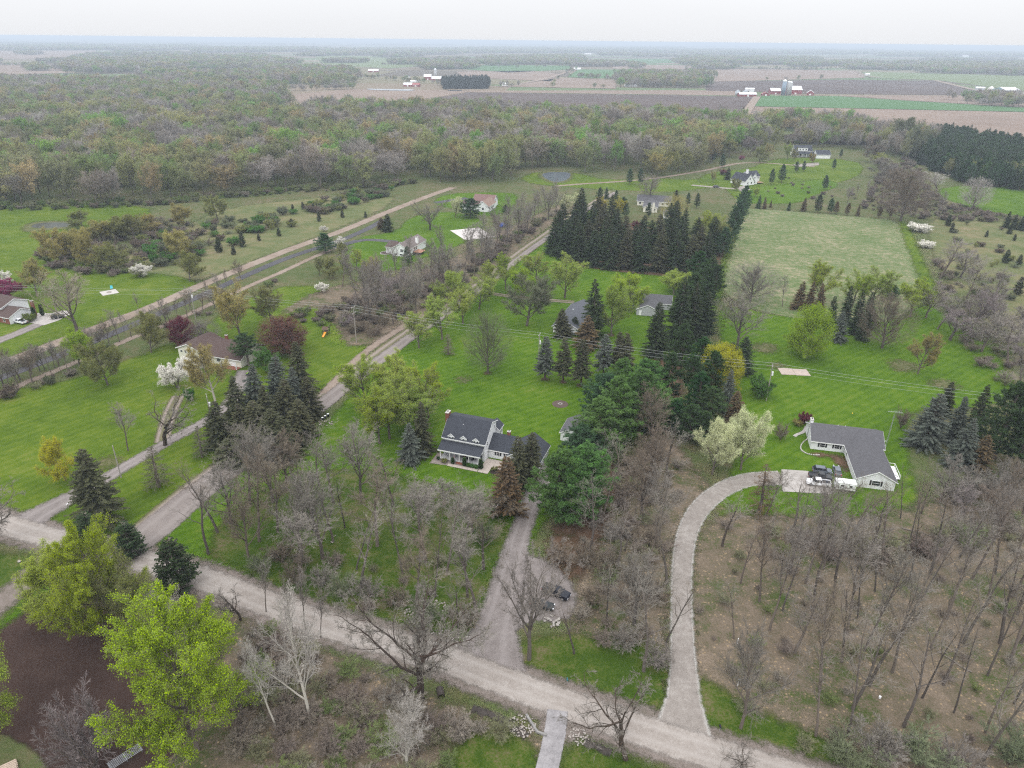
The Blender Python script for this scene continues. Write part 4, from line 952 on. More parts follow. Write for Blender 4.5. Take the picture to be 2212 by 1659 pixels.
# ------------------------------------------------------------------ utility poles and wires
def pole(x, y, h, label, arm=True, trans=False, rz=0.0, arm2=False):
    X, Y = G(x, y); o = tag(empty('utility_pole', (X, Y, 0), rz), label, 'utility pole')
    MB().tube((0, 0, 0), (0, 0, h), .16, .11, 8).build('pole', M_pole, o)
    if arm:
        for z in ([h - .35] + ([h - 2.6] if arm2 else [])):
            MB().box(-.06, .06, -1.2, 1.2, z, z + .12).build('crossarm', M_pole, o)
            for yy in (-1.1, 0, 1.1) if z > h - 1 else (-1.1, 1.1): MB().tube((0, yy, z + .12), (0, yy, z + .38), .06, .04, 6).build('insulator', M_porcelain, o)
    if trans:
        t = MB().tube((.38, 0, h - 3.6), (.38, 0, h - 2.4), .26, n=10).build('transformer', M_porcelain, o)
        MB().box(.1, .16, -.1, .1, h - 3.3, h - 2.7).build('bracket', M_steel, t)
    return Vector((X, Y, h))
line_rz = math.atan2(217-262, 9+125)
PL = [pole(127, 690, 13, 'utility pole beside the bare tree in the left lawn', rz=line_rz), pole(423, 690, 12.5, 'utility pole with white transformer left of the roadside trees', True, True, line_rz),
      pole(770, 740, 13.9, 'utility pole with two crossarms by the bare brush', True, False, line_rz, True), pole(1163, 800, 13.2, 'utility pole with transformer beside the row of spruces', True, True, line_rz), pole(1655, 866, 12.4, 'utility pole with transformer beside the green bush at right', True, True, line_rz)]
pole(459, 920, 9.9, 'utility pole with crossarm and transformer by the forked lane', True, True, .5)
pole(262, 1032, 9.4, 'plain wooden pole beside the drive lane', False)
ends = [Vector((-420, 300, 13))] + PL + [Vector((175, 168, 12.4)), Vector((270, 140, 12.4))]
for off, zz, r, lb in ((1.1, .05, .024, 'upper power line wire crossing the lawns from pole to pole'), (-1.1, .05, .024, 'second power line wire strung from pole to pole'), (0, -1.7, .02, 'lower cable strung below the power line')):
    b = MB(); nx_ = np.array([-math.sin(line_rz), math.cos(line_rz), 0])
    for p, q in zip(ends[:-1], ends[1:]):
        prev = None
        for k in range(13):
            t = k/12; w = p.lerp(q, t); sag = 4*t*(1-t)*min(2.2, (q-p).length*.014)
            w = Vector((w.x + nx_[0]*off, w.y + nx_[1]*off, w.z + zz - sag))
            if prev is not None: b.tube(prev, w, r, n=4, cap=False)
            prev = w
    tag(b.build('power_line', plain('wire', (.45, .46, .46), .5)), lb, 'wire')
# ------------------------------------------------------------------ small things
ps = tag(empty('playset', (*G(705, 722), 0), RZ(-10)), 'wooden swing set with yellow slide on the lawn', 'playset')
for x in (-1, 1):
    for y in (-1, 1): MB().box(x-.07, x+.07, y-.07, y+.07, 0, 2.3).build('post', M_woodd, ps)
planks(ps, 'floor_board', -1.0, 1.0, -1.0, 1.0, 1.3, 1.36, 8, M_woodd)
for s in (-1, 1): MB().hexa([(-1.2, s*1.2-.05, 2.2), (1.2, s*1.2-.05, 2.2), (1.2, s*1.2+.05, 2.2), (-1.2, s*1.2+.05, 2.2)], [(-1.2, s*.02-.05, 3.1), (1.2, s*.02-.05, 3.1), (1.2, s*.02+.05, 3.1), (-1.2, s*.02+.05, 3.1)]).build('roof_panel', M_woodd, ps)
sl = MB(); sl.hexa([(-.1, -1.1, 1.3), (.6, -1.1, 1.3), (.6, -1.1, 1.36), (-.1, -1.1, 1.36)], [(-.1, -3.6, .25), (.6, -3.6, .25), (.6, -3.6, .31), (-.1, -3.6, .31)])
for x in (-.14, .58): sl.hexa([(x, -1.1, 1.3), (x+.06, -1.1, 1.3), (x+.06, -1.1, 1.6), (x, -1.1, 1.6)], [(x, -3.6, .25), (x+.06, -3.6, .25), (x+.06, -3.6, .5), (x, -3.6, .5)])
sl.build('slide', plain('yellow_plastic', (.7, .3, .03), .4), ps)
MB().tube((0, 1, 2.4), (0, 4.5, 2.4), .08).build('swing_beam', M_woodd, ps)
for x in (-1.1, 1.1): MB().tube((0, 4.5, 2.4), (x, 4.7, 0), .07).build('leg', M_woodd, ps)
for y in (2.0, 3.3):
    s_ = MB().box(-.12, .12, y-.25, y+.25, .5, .55).build('swing_seat', M_black, ps); q = MB(); q.tube((0, y-.24, .55), (0, y-.24, 2.35), .015, n=4); q.tube((0, y+.24, .55), (0, y+.24, 2.35), .015, n=4); q.build('chain', M_steel, s_)
wb = tag(empty('wheelie_bin', (*G(536, 813), .06), RZ(-18)), 'black waste bin with bright green lid before the brown-roofed house', 'bin')
MB().hexa([(-.3, -.35, .1), (.3, -.35, .1), (.3, .35, .1), (-.3, .35, .1)], [(-.38, -.42, 1.1), (.38, -.42, 1.1), (.38, .42, 1.1), (-.38, .42, 1.1)]).build('tub', M_black, wb)
MB().hexa([(-.42, -.46, 1.105), (.42, -.46, 1.105), (.42, .46, 1.105), (-.42, .46, 1.105)], [(-.36, -.4, 1.2), (.36, -.4, 1.2), (.36, .4, 1.2), (-.36, .4, 1.2)]).build('lid', plain('lime_plastic', (.35, .65, .03), .4), wb)
for s in (-1, 1): MB().tube((s*.3, .36, .12), (s*.36, .36, .12), .12, n=10).build('wheel', M_tyre, wb)
def mailbox(x, y, col, label, rz=0):
    o = tag(empty('mailbox', (*G(x, y), 0), rz), label, 'mailbox'); MB().box(-.06, .06, -.06, .06, 0, 1.05).build('post', M_pole, o)
    b = MB().prism([(-.13, 1.06), (.13, 1.06), (.13, 1.2), (.09, 1.29), (0, 1.32), (-.09, 1.29), (-.13, 1.2)], 'y', -.28, .28).build('box', plain('mailbox_' + str(x), col, .4), o); MB().box(.135, .155, -.05, .15, 1.15, 1.28).build('flag', M_red, b)
mailbox(1225, 1478, (.02, .12, .14), 'teal mailbox on a pale post at the road edge')
mailbox(1554, 1580, (.01, .012, .025), 'dark blue mailbox by the curved drive mouth')
mailbox(148, 1098, (.7, .7, .7), 'white mailbox on the lawn by the forked drives')
for x, y, lb in ((1592, 1393, 'upper of two white stakes in the grove beside the drive'), (1593, 1482, 'lower of two white stakes in the grove beside the drive')):
    o = tag(empty('marker_stake', (*G(x, y), 0), .3), lb, 'stake'); MB().tube((0, 0, 0), (.05, .0, 1.5), .06, n=6).build('pipe', M_trim, o); MB().tube((.05, 0, 1.5), (.05, 0, 1.58), .08, n=6).build('cap', M_trim, o)
for x, y, lb in ((1900, 1509, 'white scrap lying in the leaf litter'), (1985, 1487, 'smaller white scrap lying in the leaf litter')):
    o = tag(empty('white_bucket', (*G(x, y), .05)), lb, 'bucket'); MB().ring([(.16, 0), (.2, .45)], 10).build('tub', M_trim, o); MB().ring([(.21, .452), (.2, .48)], 10).build('lid', M_trim, o)
def rock(r, seed):
    rr = np.random.default_rng(seed); b = MB(); n = 7; prof = [(.45, 0), (.9, .18), (1.0, .5), (.7, .85), (.2, 1.0)]
    pts = []
    for (q, z) in prof:
        for k in range(n):
            s = 1 + rr.uniform(-.22, .22); a = 2*math.pi*k/n; pts.append((r*q*s*math.cos(a), r*q*s*.85*math.sin(a), r*1.1*z*(1+rr.uniform(-.1, .1))))
    fs = [(i*n+k, i*n+(k+1) % n, (i+1)*n+(k+1) % n, (i+1)*n+k) for i in range(len(prof)-1) for k in range(n)] + [tuple(range(n-1, -1, -1)), tuple(range((len(prof)-1)*n, len(prof)*n))]
    return b.poly(pts, fs).mesh('stone', M_stone)
ROCKS = [rock(1.0, s) for s in range(6)]
M_pale = plain('limestone', (.36, .33, .3), .85, .25, 1.5, fine=.12)
PALE = []; MIXED = []
for s in range(4): me = rock(1.0, 20 + s); me.materials.clear(); me.materials.append(M_pale); PALE.append(me)
MIXED = PALE[:2] + ROCKS[:4]
def heap(x, y, n, spread, size, label, meshes, seed, stretch=1.0, z=.06):
    o = tag(empty('stone_pile', (*G(x, y), z)), label, 'stone pile'); rr = np.random.default_rng(seed)
    for k in range(n):
        r = spread * math.sqrt(rr.random()); a = rr.random()*6.283; s = size*rr.uniform(.5, 1.3)
        q = link('stone', meshes[k % len(meshes)], o, (r*math.cos(a)*stretch, r*math.sin(a), max(0, (1-r/spread))*size*.5)); q.scale = (s, s, s*.8); q.rotation_euler = (0, 0, rr.random()*6)
heap(1193, 1342, 22, 1.6, .3, 'small heap of pinkish boulders beside the black sedan', PALE, 1)
heap(960, 1382, 60, 2.2, .2, 'long pale stone pile at the road edge behind the great bare tree', PALE, 2, 2.2)
heap(925, 1325, 120, 3.6, .24, 'big field stone heap behind the great bare tree', ROCKS, 3, 1.3)
heap(1128, 1568, 110, 2.2, .15, 'pale rubble on the left side of the culvert drive', MIXED, 4)
heap(1250, 1592, 90, 1.6, .14, 'pale rubble on the right side of the culvert drive', MIXED, 5)
heap(42, 1215, 1, .1, .5, 'single pale boulder on the grass left of the field entrance', PALE, 6)
heap(705, 912, 26, 2.2, .24, 'stone heap on the lawn right of the paved lane', ROCKS, 7, 1.2)
heap(246, 1130, 10, 1.2, .3, 'stones at the verge between the two lanes', PALE, 8)
heap(690, 1165, 16, 2.5, .2, 'scattered stones under the bare grove', ROCKS, 9, 1.6)
M_hw = plain('stained_concrete', (.22, .21, .2), .9, .3, 1.5, fine=.2)
hw = tag(empty('headwall', (*G(1152, 1570), 0), RZ(-62)), 'low bent concrete headwall at the culvert', 'wall')
MB().hexa([(-2.4, -.2, 0), (1.2, -.2, 0), (1.2, .25, 0), (-2.4, .25, 0)], [(-2.4, -.16, .4), (1.2, -.16, .4), (1.2, .2, .4), (-2.4, .2, .4)]).build('wall', M_hw, hw)
MB().hexa([(1.2, -.2, 0), (2.6, .9, 0), (2.35, 1.25, 0), (1.2, .25, 0)], [(1.2, -.16, .38), (2.6, .9, .38), (2.35, 1.22, .38), (1.2, .2, .38)]).build('wing', M_hw, hw)
cv = tag(empty('culvert_pipe', (*G(953, 1506), -.2), RZ(-75)), 'dark round culvert pipe end under the great bare tree', 'pipe')
pv = MB(); n = 14
for r0, r1 in ((.62, .62), (.55, .55)): pv.tube((-1.6, 0, .5), (.2, 0, .5), r0, r1, n, cap=False)
pv.build('pipe', plain('rusty_pipe', (.05, .04, .035), .8), cv)
for k, (x, y) in enumerate(((697, 908), (703, 904), (709, 900))):
    o = tag(empty('metal_drum', (*G(x, y), .04), .4*k), ('left', 'middle', 'right')[k] + ' of three dark drums beside the stone heap by the lane', 'drum')
    MB().ring([(.3, 0), (.31, .3), (.3, .6), (.31, .88)], 12).build('barrel', M_black, o); MB().ring([(.32, .883), (.3, .93)], 12).build('rim', M_trim, o)
# circular fire pit on the lawn and the sports slab
fr = tag(empty('fire_ring', (*G(1210, 873), 0)), 'round brown mulch fire circle with pale stones on the lawn', 'fire pit')
MB().ring([(2.5, .025), (2.45, .09)], 28).build('mulch_disc', plain('bark_mulch', (.085, .06, .05), .95, .2, 2, fine=.2), fr)
for k in range(10):
    a = k*.628; q = link('stone', PALE[k % 4], fr, (.55*math.cos(a), .5*math.sin(a), .09)); q.scale = (.2, .2, .18); q.rotation_euler = (0, 0, a)
for k, (x, y, xx) in enumerate(((1704, 801, -2.4), (0, 0, 2.4))):
    if k == 0: sp = tag(empty('sports_slab', (*G(1715, 803.5), 0), RZ(-4)), 'rectangular two-part concrete slab in the right lawn', 'slab')
    MB().box(xx - 2.35, xx + 2.35, -2.6 - .2*k, 2.6 - .2*k, .02, .13).build('slab', plain('tan_slab', (.38, .31, .27), .9, .2, .8, fine=.12), sp)
for x, y, r in ((1054, 806, 1.2), (1178, 820, 1.2), (1216, 825, 1.0), (1255, 833, 1.2), (1320, 724, 1.3)):
    sheet('mulch_ring', [(G(x, y)[0] + r*math.cos(a), G(x, y)[1] + r*math.sin(a)) for a in np.linspace(0, 6.283, 10)[:-1]], gm_needle, .05, .5, .4)
# flower bed ring by the deck house
fb = tag(empty('flower_bed', (*G(833, 547), 0)), 'round brick-edged flower bed left of the deck house', 'flower bed')
MB().ring([(2.6, .02), (2.5, .2)], 24).build('soil', plain('bed_soil', (.06, .04, .032), .95, .2), fb)
bk_ = MB().box(-.22, .22, -.12, .12, 0, .28).mesh('brick', M_conc)
for k in range(36):
    a = 2*math.pi*k/36; q = link('brick', bk_, fb, (2.75*math.cos(a), 2.75*math.sin(a), .02)); q.rotation_euler = (0, 0, a + 1.571)
# lumber stack and steel rack at the bottom-left corner
X0, Y0 = G(20, 1655)
lm = tag(empty('lumber_stack', (X0 - .6, Y0 - 1.2, .02), RZ(38)), 'stack of pale weathered boards at the bottom-left corner', 'lumber stack')
brd = MB().box(-2.2, 2.2, -.14, .14, 0, .09).mesh('board', plain('raw_board', (.42, .33, .26), .8, .2, 2, fine=.1))
for j in range(5):
    for i in range(6): link('board', brd, lm, (random.uniform(-.12, .12), -.9 + i*.34, j*.1))
rk = tag(empty('steel_rack', (*G(272, 1640), .05), RZ(48)), 'grey tubular steel rack lying in the brush under the lime-green tree', 'rack')
for k in range(7): MB().tube((-2.4, -.75 + k*.25, .6), (2.4, -.75 + k*.25, .6), .035, n=5).build('bar', M_steel, rk)
for x in (-2.2, 0, 2.2):
    MB().tube((x, -.85, .53), (x, .85, .53), .045, n=5).build('crossbar', M_steel, rk)
    for y in (-.7, .7): MB().tube((x, y, 0), (x, y, .5), .04, n=5).build('leg', M_steel, rk)
# porch furniture
for k, (x, y) in enumerate(((7.3, 1.4), (8.7, 1.5))):
    o = tag(empty('porch_chair', (-18.9 + x*math.cos(RZ(-19)) - y*math.sin(RZ(-19)), 160.6 + x*math.sin(RZ(-19)) + y*math.cos(RZ(-19)), .42), RZ(-19)), ('left', 'right')[k] + ' of two dark chairs on the white porch', 'chair')
    planks(o, 'slat', -.3, .3, -.3, .3, .4, .44, 4, M_black); MB().box(-.3, .3, .26, .32, .45, 1.05).build('backrest', M_black, o)
    for sx in (-.28, .24):
        for sy in (-.28, .24): MB().box(sx, sx + .04, sy, sy + .04, 0, .39).build('leg', M_black, o)
yb = tag(empty('yellow_ball', (*G(1841, 894), .2)), 'small yellow ball on the lawn behind the ranch house', 'ball')
MB().ring([(.03, -.2), (.12, -.16), (.2, 0), (.12, .16), (.03, .2)], 10).build('shell', plain('yellow_rubber', (.7, .5, .02), .5), yb, smooth=True)

# fallen logs
def log(x, y, ln, r, rz, label):
    o = tag(empty('fallen_log', (*G(x, y), 0), rz), label, 'log')
    b = MB(); n = 6; pts = [(-ln/2 + ln*k/n, .12*math.sin(k*1.3 + x), r*.9 + .05*math.cos(k*2.1)) for k in range(n + 1)]
    for k in range(n): b.tube(pts[k], pts[k+1], r*(1 - .09*k), r*(1 - .09*(k+1)), 8, k in (0, n - 1))
    b.build('trunk', plain('dead_wood', (.17, .145, .12), .9, .25, 2, fine=.15), o)
    q = MB()
    for k in (2, 4): q.tube(pts[k], (pts[k][0] + ln*.12, pts[k][1] + (-1)**k*ln*.14, r + .5), r*.4, r*.15, 6)
    q.build('branch', MATS['dead_wood'], o)
log(1990, 1153, 8, .2, -.5, 'long fallen log at the back of the right grove')
log(540, 1503, 7, .16, .1, 'fallen trunk lying in the brush right of the lime-green tree')
log(1700, 1470, 5, .14, .9, 'short fallen log in the right grove behind the white stakes')
log(2060, 1430, 6, .16, 2.2, 'fallen log in the middle of the right grove')
log(790, 1560, 5, .15, -.4, 'fallen log in the brush below the great bare tree')
# ------------------------------------------------------------------ plant kit
def tint_mat(name, source, kind, var=.35):
    """kind leaf or bark; colour carried by each plant (object colour) or by each scattered point"""
    mt, nt, N, L = nodes_of(name)
    out = N.new('ShaderNodeOutputMaterial')
    oi = N.new('ShaderNodeObjectInfo')
    if source == 'object': col = oi.outputs['Color']
    elif source == 'point':
        at = N.new('ShaderNodeAttribute'); at.attribute_type = 'INSTANCER'; at.attribute_name = 'tint'; col = at.outputs['Color']
    else:
        rg = N.new('ShaderNodeRGB'); rg.outputs[0].default_value = (*source, 1); col = rg.outputs[0]
    lv = N.new('ShaderNodeAttribute'); lv.attribute_name = 'lv'
    k = maprange(N, L, lv.outputs['Fac'], 0, 1, 1 - var, 1 + var)
    hs = N.new('ShaderNodeHueSaturation'); L.new(col, hs.inputs['Color'])
    L.new(k, hs.inputs['Value'])
    L.new(maprange(N, L, oi.outputs['Random'], 0, 1, .488, .512), hs.inputs['Hue'])
    L.new(maprange(N, L, lv.outputs['Fac'], 0, 1, .85, 1.15), hs.inputs['Saturation'])
    if kind == 'leaf':
        d = N.new('ShaderNodeBsdfDiffuse'); t = N.new('ShaderNodeBsdfTranslucent'); mx = N.new('ShaderNodeMixShader'); mx.inputs[0].default_value = .3
        L.new(hs.outputs[0], d.inputs[0]); L.new(hs.outputs[0], t.inputs[0]); L.new(d.outputs[0], mx.inputs[1]); L.new(t.outputs[0], mx.inputs[2]); L.new(mx.outputs[0], out.inputs[0])
    else:
        d = N.new('ShaderNodeBsdfDiffuse'); L.new(hs.outputs[0], d.inputs[0]); L.new(d.outputs[0], out.inputs[0])
    return mt
ML_leaf = {'object': tint_mat('leaf', 'object', 'leaf'), 'point': tint_mat('scattered_leaf', 'point', 'leaf')}
ML_twig = {'object': tint_mat('twig', 'object', 'bark', .3), 'point': tint_mat('scattered_twig', 'point', 'bark', .3)}
M_twiggrey = tint_mat('grey_twig', (.17, .145, .125), 'bark', .3)
M_bark = tint_mat('bark', 'object', 'bark', .25)
M_barkfix = tint_mat('forest_bark', (.12, .1, .088), 'bark', .25)

def unit(v): return v / (np.linalg.norm(v, axis=-1, keepdims=True) + 1e-9)

def grow(r, H, trunk_len, trunk_r, levels, lean=0.0, stems=1, stem_spread=0.0):
    """levels: dicts seg, n, ang, angv, ratio, t0, gnarl, trop, prof, rr; returns polylines per level"""
    out = []
    S = stems
    az = r.random() * 6.28 + np.arange(S) * 6.283 / S
    p = np.stack([np.cos(az), np.sin(az), np.zeros(S)], 1) * (.35 * trunk_r * (S > 1))
    d = unit(np.stack([np.cos(az) * stem_spread + lean * r.normal(size=S), np.sin(az) * stem_spread + lean * r.normal(size=S), np.ones(S)], 1))
    ln = np.full(S, trunk_len) * r.uniform(.85, 1.05, S) if S > 1 else np.array([trunk_len]); rad = np.full(S, trunk_r)
    for li, lv in enumerate(levels):
        B = len(p); n = lv['seg']; pts = np.zeros((B, n + 1, 3)); pts[:, 0] = p; dd = d.copy(); dirs = np.zeros((B, n + 1, 3)); dirs[:, 0] = d
        for k in range(n):
            dd = unit(dd + r.normal(size=(B, 3)) * lv['gnarl'] + np.array([0, 0, lv['trop']]))
            pts[:, k + 1] = pts[:, k] + dd * (ln / n)[:, None]; dirs[:, k + 1] = dd
        tp = np.linspace(0, 1, n + 1)[None]
        R = rad[:, None] * (1 - tp * (1 - lv.get('tip', .25)))
        out.append((pts, R))
        if li + 1 == len(levels): break
        nx = levels[li + 1]; m_ = nx['n']
        t = nx['t0'] + (1 - nx['t0']) * (np.arange(m_)[None] + r.random((B, m_))) / m_
        if lv.get('cont', True): t[:, -1] = 1.0
        f = t * n; i0 = np.minimum(f.astype(int), n - 1); fr = (f - i0)[..., None]; bi = np.arange(B)[:, None]
        cp = pts[bi, i0] * (1 - fr) + pts[bi, i0 + 1] * fr
        cd = dirs[bi, np.minimum(i0 + 1, n)]
        cr = np.take_along_axis(R, i0, 1) * nx['rr']
        phi = (np.arange(m_) * 2.4)[None] + r.random((B, 1)) * 6.28 + r.normal(size=(B, m_)) * .4
        ref = np.where(np.abs(cd[..., 2:3]) > .9, np.array([1.0, 0, 0]), np.array([0, 0, 1.0]))
        e1 = unit(np.cross(cd, ref)); e2 = np.cross(cd, e1)
        ang = nx['ang'] + r.normal(size=(B, m_)) * nx['angv']
        if nx.get('open'): ang = ang + nx['open'] * (1 - t)
        cdir = cd * np.cos(ang)[..., None] + (e1 * np.cos(phi)[..., None] + e2 * np.sin(phi)[..., None]) * np.sin(ang)[..., None]
        prof = nx.get('prof', lambda t: 1.0 - .45 * t)
        cl = ln[:, None] * nx['ratio'] * prof(t) * r.uniform(.75, 1.2, (B, m_))
        p, d, ln, rad = cp.reshape(-1, 3), unit(cdir.reshape(-1, 3)), cl.ravel(), cr.ravel()
    return out

class Cloud:
    """collects tube and leaf quads for a plant mesh"""
    def __init__(s): s.V = []; s.Q = []; s.M = []; s.A = []; s.n = 0
    def _add(s, V, Q, mi, a):
        s.V.append(V); s.Q.append(Q + s.n); s.M.append(np.full(len(Q), mi)); s.A.append(a); s.n += len(V)
    def tubes(s, pts, R, sides, mi, r):
        B, n, _ = pts.shape
        T = np.gradient(pts, axis=1); T = unit(T)
        ref = np.where(np.abs(T[..., 2:3]) > .9, np.array([1.0, 0, 0]), np.array([0, 0, 1.0]))
        e1 = unit(np.cross(T, ref)); e2 = np.cross(T, e1)
        a = np.arange(sides) * 2 * math.pi / sides
        V = pts[:, :, None] + (e1[:, :, None] * np.cos(a)[None, None, :, None] + e2[:, :, None] * np.sin(a)[None, None, :, None]) * R[:, :, None, None]
        b, k, q = np.meshgrid(np.arange(B), np.arange(n - 1), np.arange(sides), indexing='ij')
        i = lambda k, q: (b * n + k) * sides + q % sides
        Q = np.stack([i(k, q), i(k, q + 1), i(k + 1, q + 1), i(k + 1, q)], -1).reshape(-1, 4)
        s._add(V.reshape(-1, 3), Q, mi, np.repeat(r.random(B), n * sides))
    def leaves(s, c, size, mi, r, flat=.0, aspect=.6, lv=None):
        n = len(c); a = unit(r.normal(size=(n, 3)) * np.array([1, 1, 1 - flat])); b = unit(np.cross(a, r.normal(size=(n, 3))))
        sz = size * r.uniform(.6, 1.4, (n, 1))
        V = np.stack([c - a * sz, c + b * sz * aspect, c + a * sz, c - b * sz * aspect], 1)
        s._add(V.reshape(-1, 3), np.arange(4 * n).reshape(-1, 4), mi, np.repeat(r.random(n) if lv is None else lv, 4))
    def strips(s, p0, p1, w, mi, r, side=None, lv=None):
        """tapered blades from p0 to p1, width w"""
        n = len(p0); d = unit(p1 - p0); sd = unit(np.cross(d, r.normal(size=(n, 3)))) if side is None else side
        w = np.asarray(w).reshape(-1, 1) * np.ones((n, 1)); mpt = p0 * .55 + p1 * .45
        V = np.stack([p0, mpt + sd * w, p1, mpt - sd * w], 1)
        s._add(V.reshape(-1, 3), np.arange(4 * n).reshape(-1, 4), mi, np.repeat(r.random(n) if lv is None else lv, 4))
    def mesh(s, name, mats):
        return quads_mesh(name, np.vstack(s.V), np.vstack(s.Q), mats, np.concatenate(s.M), {'lv': np.concatenate(s.A)})

PROTO = {}
def register(kind, trunk, crown, source='object'):
    """store a plant: trunk cloud (one material), crown cloud (twigs, leaves), real height and crown width"""
    V = np.vstack(crown.V + trunk.V); Vc = np.vstack(crown.V)
    h = float(np.percentile(V[:, 2], 99.8)); w = 2 * float(np.percentile(np.hypot(Vc[:, 0], Vc[:, 1]), 94))
    PROTO.setdefault(kind, []).append(dict(trunk=trunk, crown=crown, h=h, w=w, cache={}))

def proto_mesh(kind, i, which, source):
    P = PROTO[kind][i]; key = (which, source)
    if key not in P['cache']:
        if which == 'trunk': mats = [M_bark if source == 'object' else M_barkfix]
        else: mats = [ML_twig[source] if kind in BARE else M_twiggrey, ML_leaf[source]]
        P['cache'][key] = P[which].mesh(kind + '_' + which, mats)
    return P['cache'][key]
BARE = {'bare_slim', 'bare_wood', 'bare', 'bare_round', 'bare_tall', 'oak', 'bare_shrub', 'gnarled'}

def broadleaf(kind, seed, H, trunk_len, trunk_r, levels, twig_sides=3, leaf=None, stems=1, spread=0.0, lean=.02, twig_r=None, split=2):
    r = np.random.default_rng(seed)
    L = grow(r, H, trunk_len, trunk_r, levels, lean, stems, spread)
    T, C = Cloud(), Cloud()
    for i, (p, R) in enumerate(L):
        R = np.maximum(R, .007 if twig_r is None else twig_r)
        if i < split: T.tubes(p, R, 6 if i == 0 else 5, 0, r)
        else: C.tubes(p, R, 3, 0, r)
    if leaf:
        for (per, size, spr, li, *fl) in leaf:
            p, R = L[li]; B, n, _ = p.shape
            bi = np.repeat(np.arange(B), per); f = r.uniform(.15, 1, len(bi)) * (n - 1); i0 = np.minimum(f.astype(int), n - 2); fr = (f - i0)[:, None]
            c = p[bi, i0] * (1 - fr) + p[bi, i0 + 1] * fr + r.normal(size=(len(bi), 3)) * spr
            C.leaves(c, size, 1, r, *(fl or []))
    register(kind, T, C)

def lev(seg, n=0, ang=.7, angv=.15, ratio=.5, t0=.3, gnarl=.08, trop=.03, rr=.6, tip=.25, **k):
    return dict(seg=seg, n=n, ang=ang, angv=angv, ratio=ratio, t0=t0, gnarl=gnarl, trop=trop, rr=rr, tip=tip, **k)

dome = lambda t: .55 + .9 * t * (1 - t) * 1.6
# open-grown bare trees
for s in range(3):
    broadleaf('bare', 100 + s, 16, 11, .26, [lev(8, tip=.2, gnarl=.05), lev(6, 15, .6, .15, .62, .2, .09, .07, .5, prof=lambda t: 1.1 - .6 * t), lev(4, 9, .6, .2, .45, .18, .12, .04, .55), lev(3, 7, .6, .2, .55, .12, .12, .04, .6), lev(1, 6, .55, .25, .7, .1, .1, .03, .65)], twig_r=.0105)
for s in range(2):
    broadleaf('bare_round', 130 + s, 12, 7.0, .3, [lev(6, tip=.2, gnarl=.05), lev(6, 34, .42, .14, .88, .12, .05, .06, .4, prof=lambda t: .95 - .25 * t, open=.85), lev(4, 8, .42, .18, .42, .2, .08, .05, .5), lev(3, 6, .45, .2, .55, .15, .1, .05, .6), lev(1, 5, .5, .2, .7, .1, .1, .04, .65)], twig_r=.012)
for s in range(2):
    broadleaf('round_leafy', 136 + s, 12, 7.0, .28, [lev(6, tip=.2, gnarl=.05), lev(6, 34, .42, .16, .8, .08, .05, .04, .4, prof=lambda t: .95 - .2 * t, open=1.0), lev(4, 8, .5, .2, .42, .2, .1, .03, .5), lev(3, 6, .55, .25, .55, .15, .12, .02, .6), lev(1, 4, .6, .3, .7, .1, .1, .02, .65)], leaf=[(9, .075, .2, 4)], twig_r=.011)
for s in range(4):
    broadleaf('bare_tall', 150 + s, 21, 17.5, .19, [lev(9, tip=.22, gnarl=.03), lev(5, 13, .42, .14, .4, .36, .07, .09, .5, prof=lambda t: 1.15 - .7 * t), lev(4, 8, .5, .2, .45, .22, .1, .05, .55), lev(3, 6, .55, .2, .55, .15, .12, .03, .6), lev(1, 5, .6, .2, .7, .1, .12, .03, .6)], lean=.05, twig_r=.0105)
for s in range(4):
    broadleaf('bare_slim', 160 + s, 23, 19, .2, [lev(9, tip=.2, gnarl=.03), lev(5, 9, .45, .16, .36, .36, .08, .08, .5, prof=lambda t: 1.2 - .7 * t), lev(4, 6, .5, .2, .48, .2, .1, .05, .55), lev(3, 4, .55, .2, .55, .15, .12, .03, .6), lev(1, 4, .6, .2, .7, .1, .12, .03, .6)], lean=.06, twig_r=.008)
def ellipsoid(r, n, lo, hi, cz, rx, rz, zmin):
    v = unit(r.normal(size=(n * 2, 3))); k = r.uniform(lo ** 3, hi ** 3, (n * 2, 1)) ** (1 / 3)
    bump = 1 + .07 * np.sin(v[:, :1] * 9 + 1) * np.cos(v[:, 1:2] * 8) + .06 * np.sin(v[:, 2:] * 11)
    p = v * k * bump * np.array([rx, rx, rz]) + np.array([0, 0, cz]); m_ = p[:, 2] > zmin
    return p[m_][:n], v[m_][:n]
for P_ in PROTO['round_leafy']:
    r = np.random.default_rng(77); c_, v_ = ellipsoid(r, 15000, .72, 1.0, .50 * P_['h'], .46 * P_['h'], .5 * P_['h'], .1 * P_['h'])
    P_['crown'].leaves(c_ + np.sin(c_[:, ::-1] * 2.1) * .18, .085, 1, r); P_['w'] = .92 * P_['h']
for P_ in PROTO['bare_round']:
    r = np.random.default_rng(78); c_, v_ = ellipsoid(r, 6500, .66, .98, .52 * P_['h'], .5 * P_['h'], .46 * P_['h'], .16 * P_['h'])
    P_['crown'].strips(c_, c_ + unit(v_ + np.array([0, 0, .45]) + r.normal(size=c_.shape) * .28) * r.uniform(.5, 1.3, (len(c_), 1)), .011, 0, r); P_['w'] = 1.0 * P_['h']
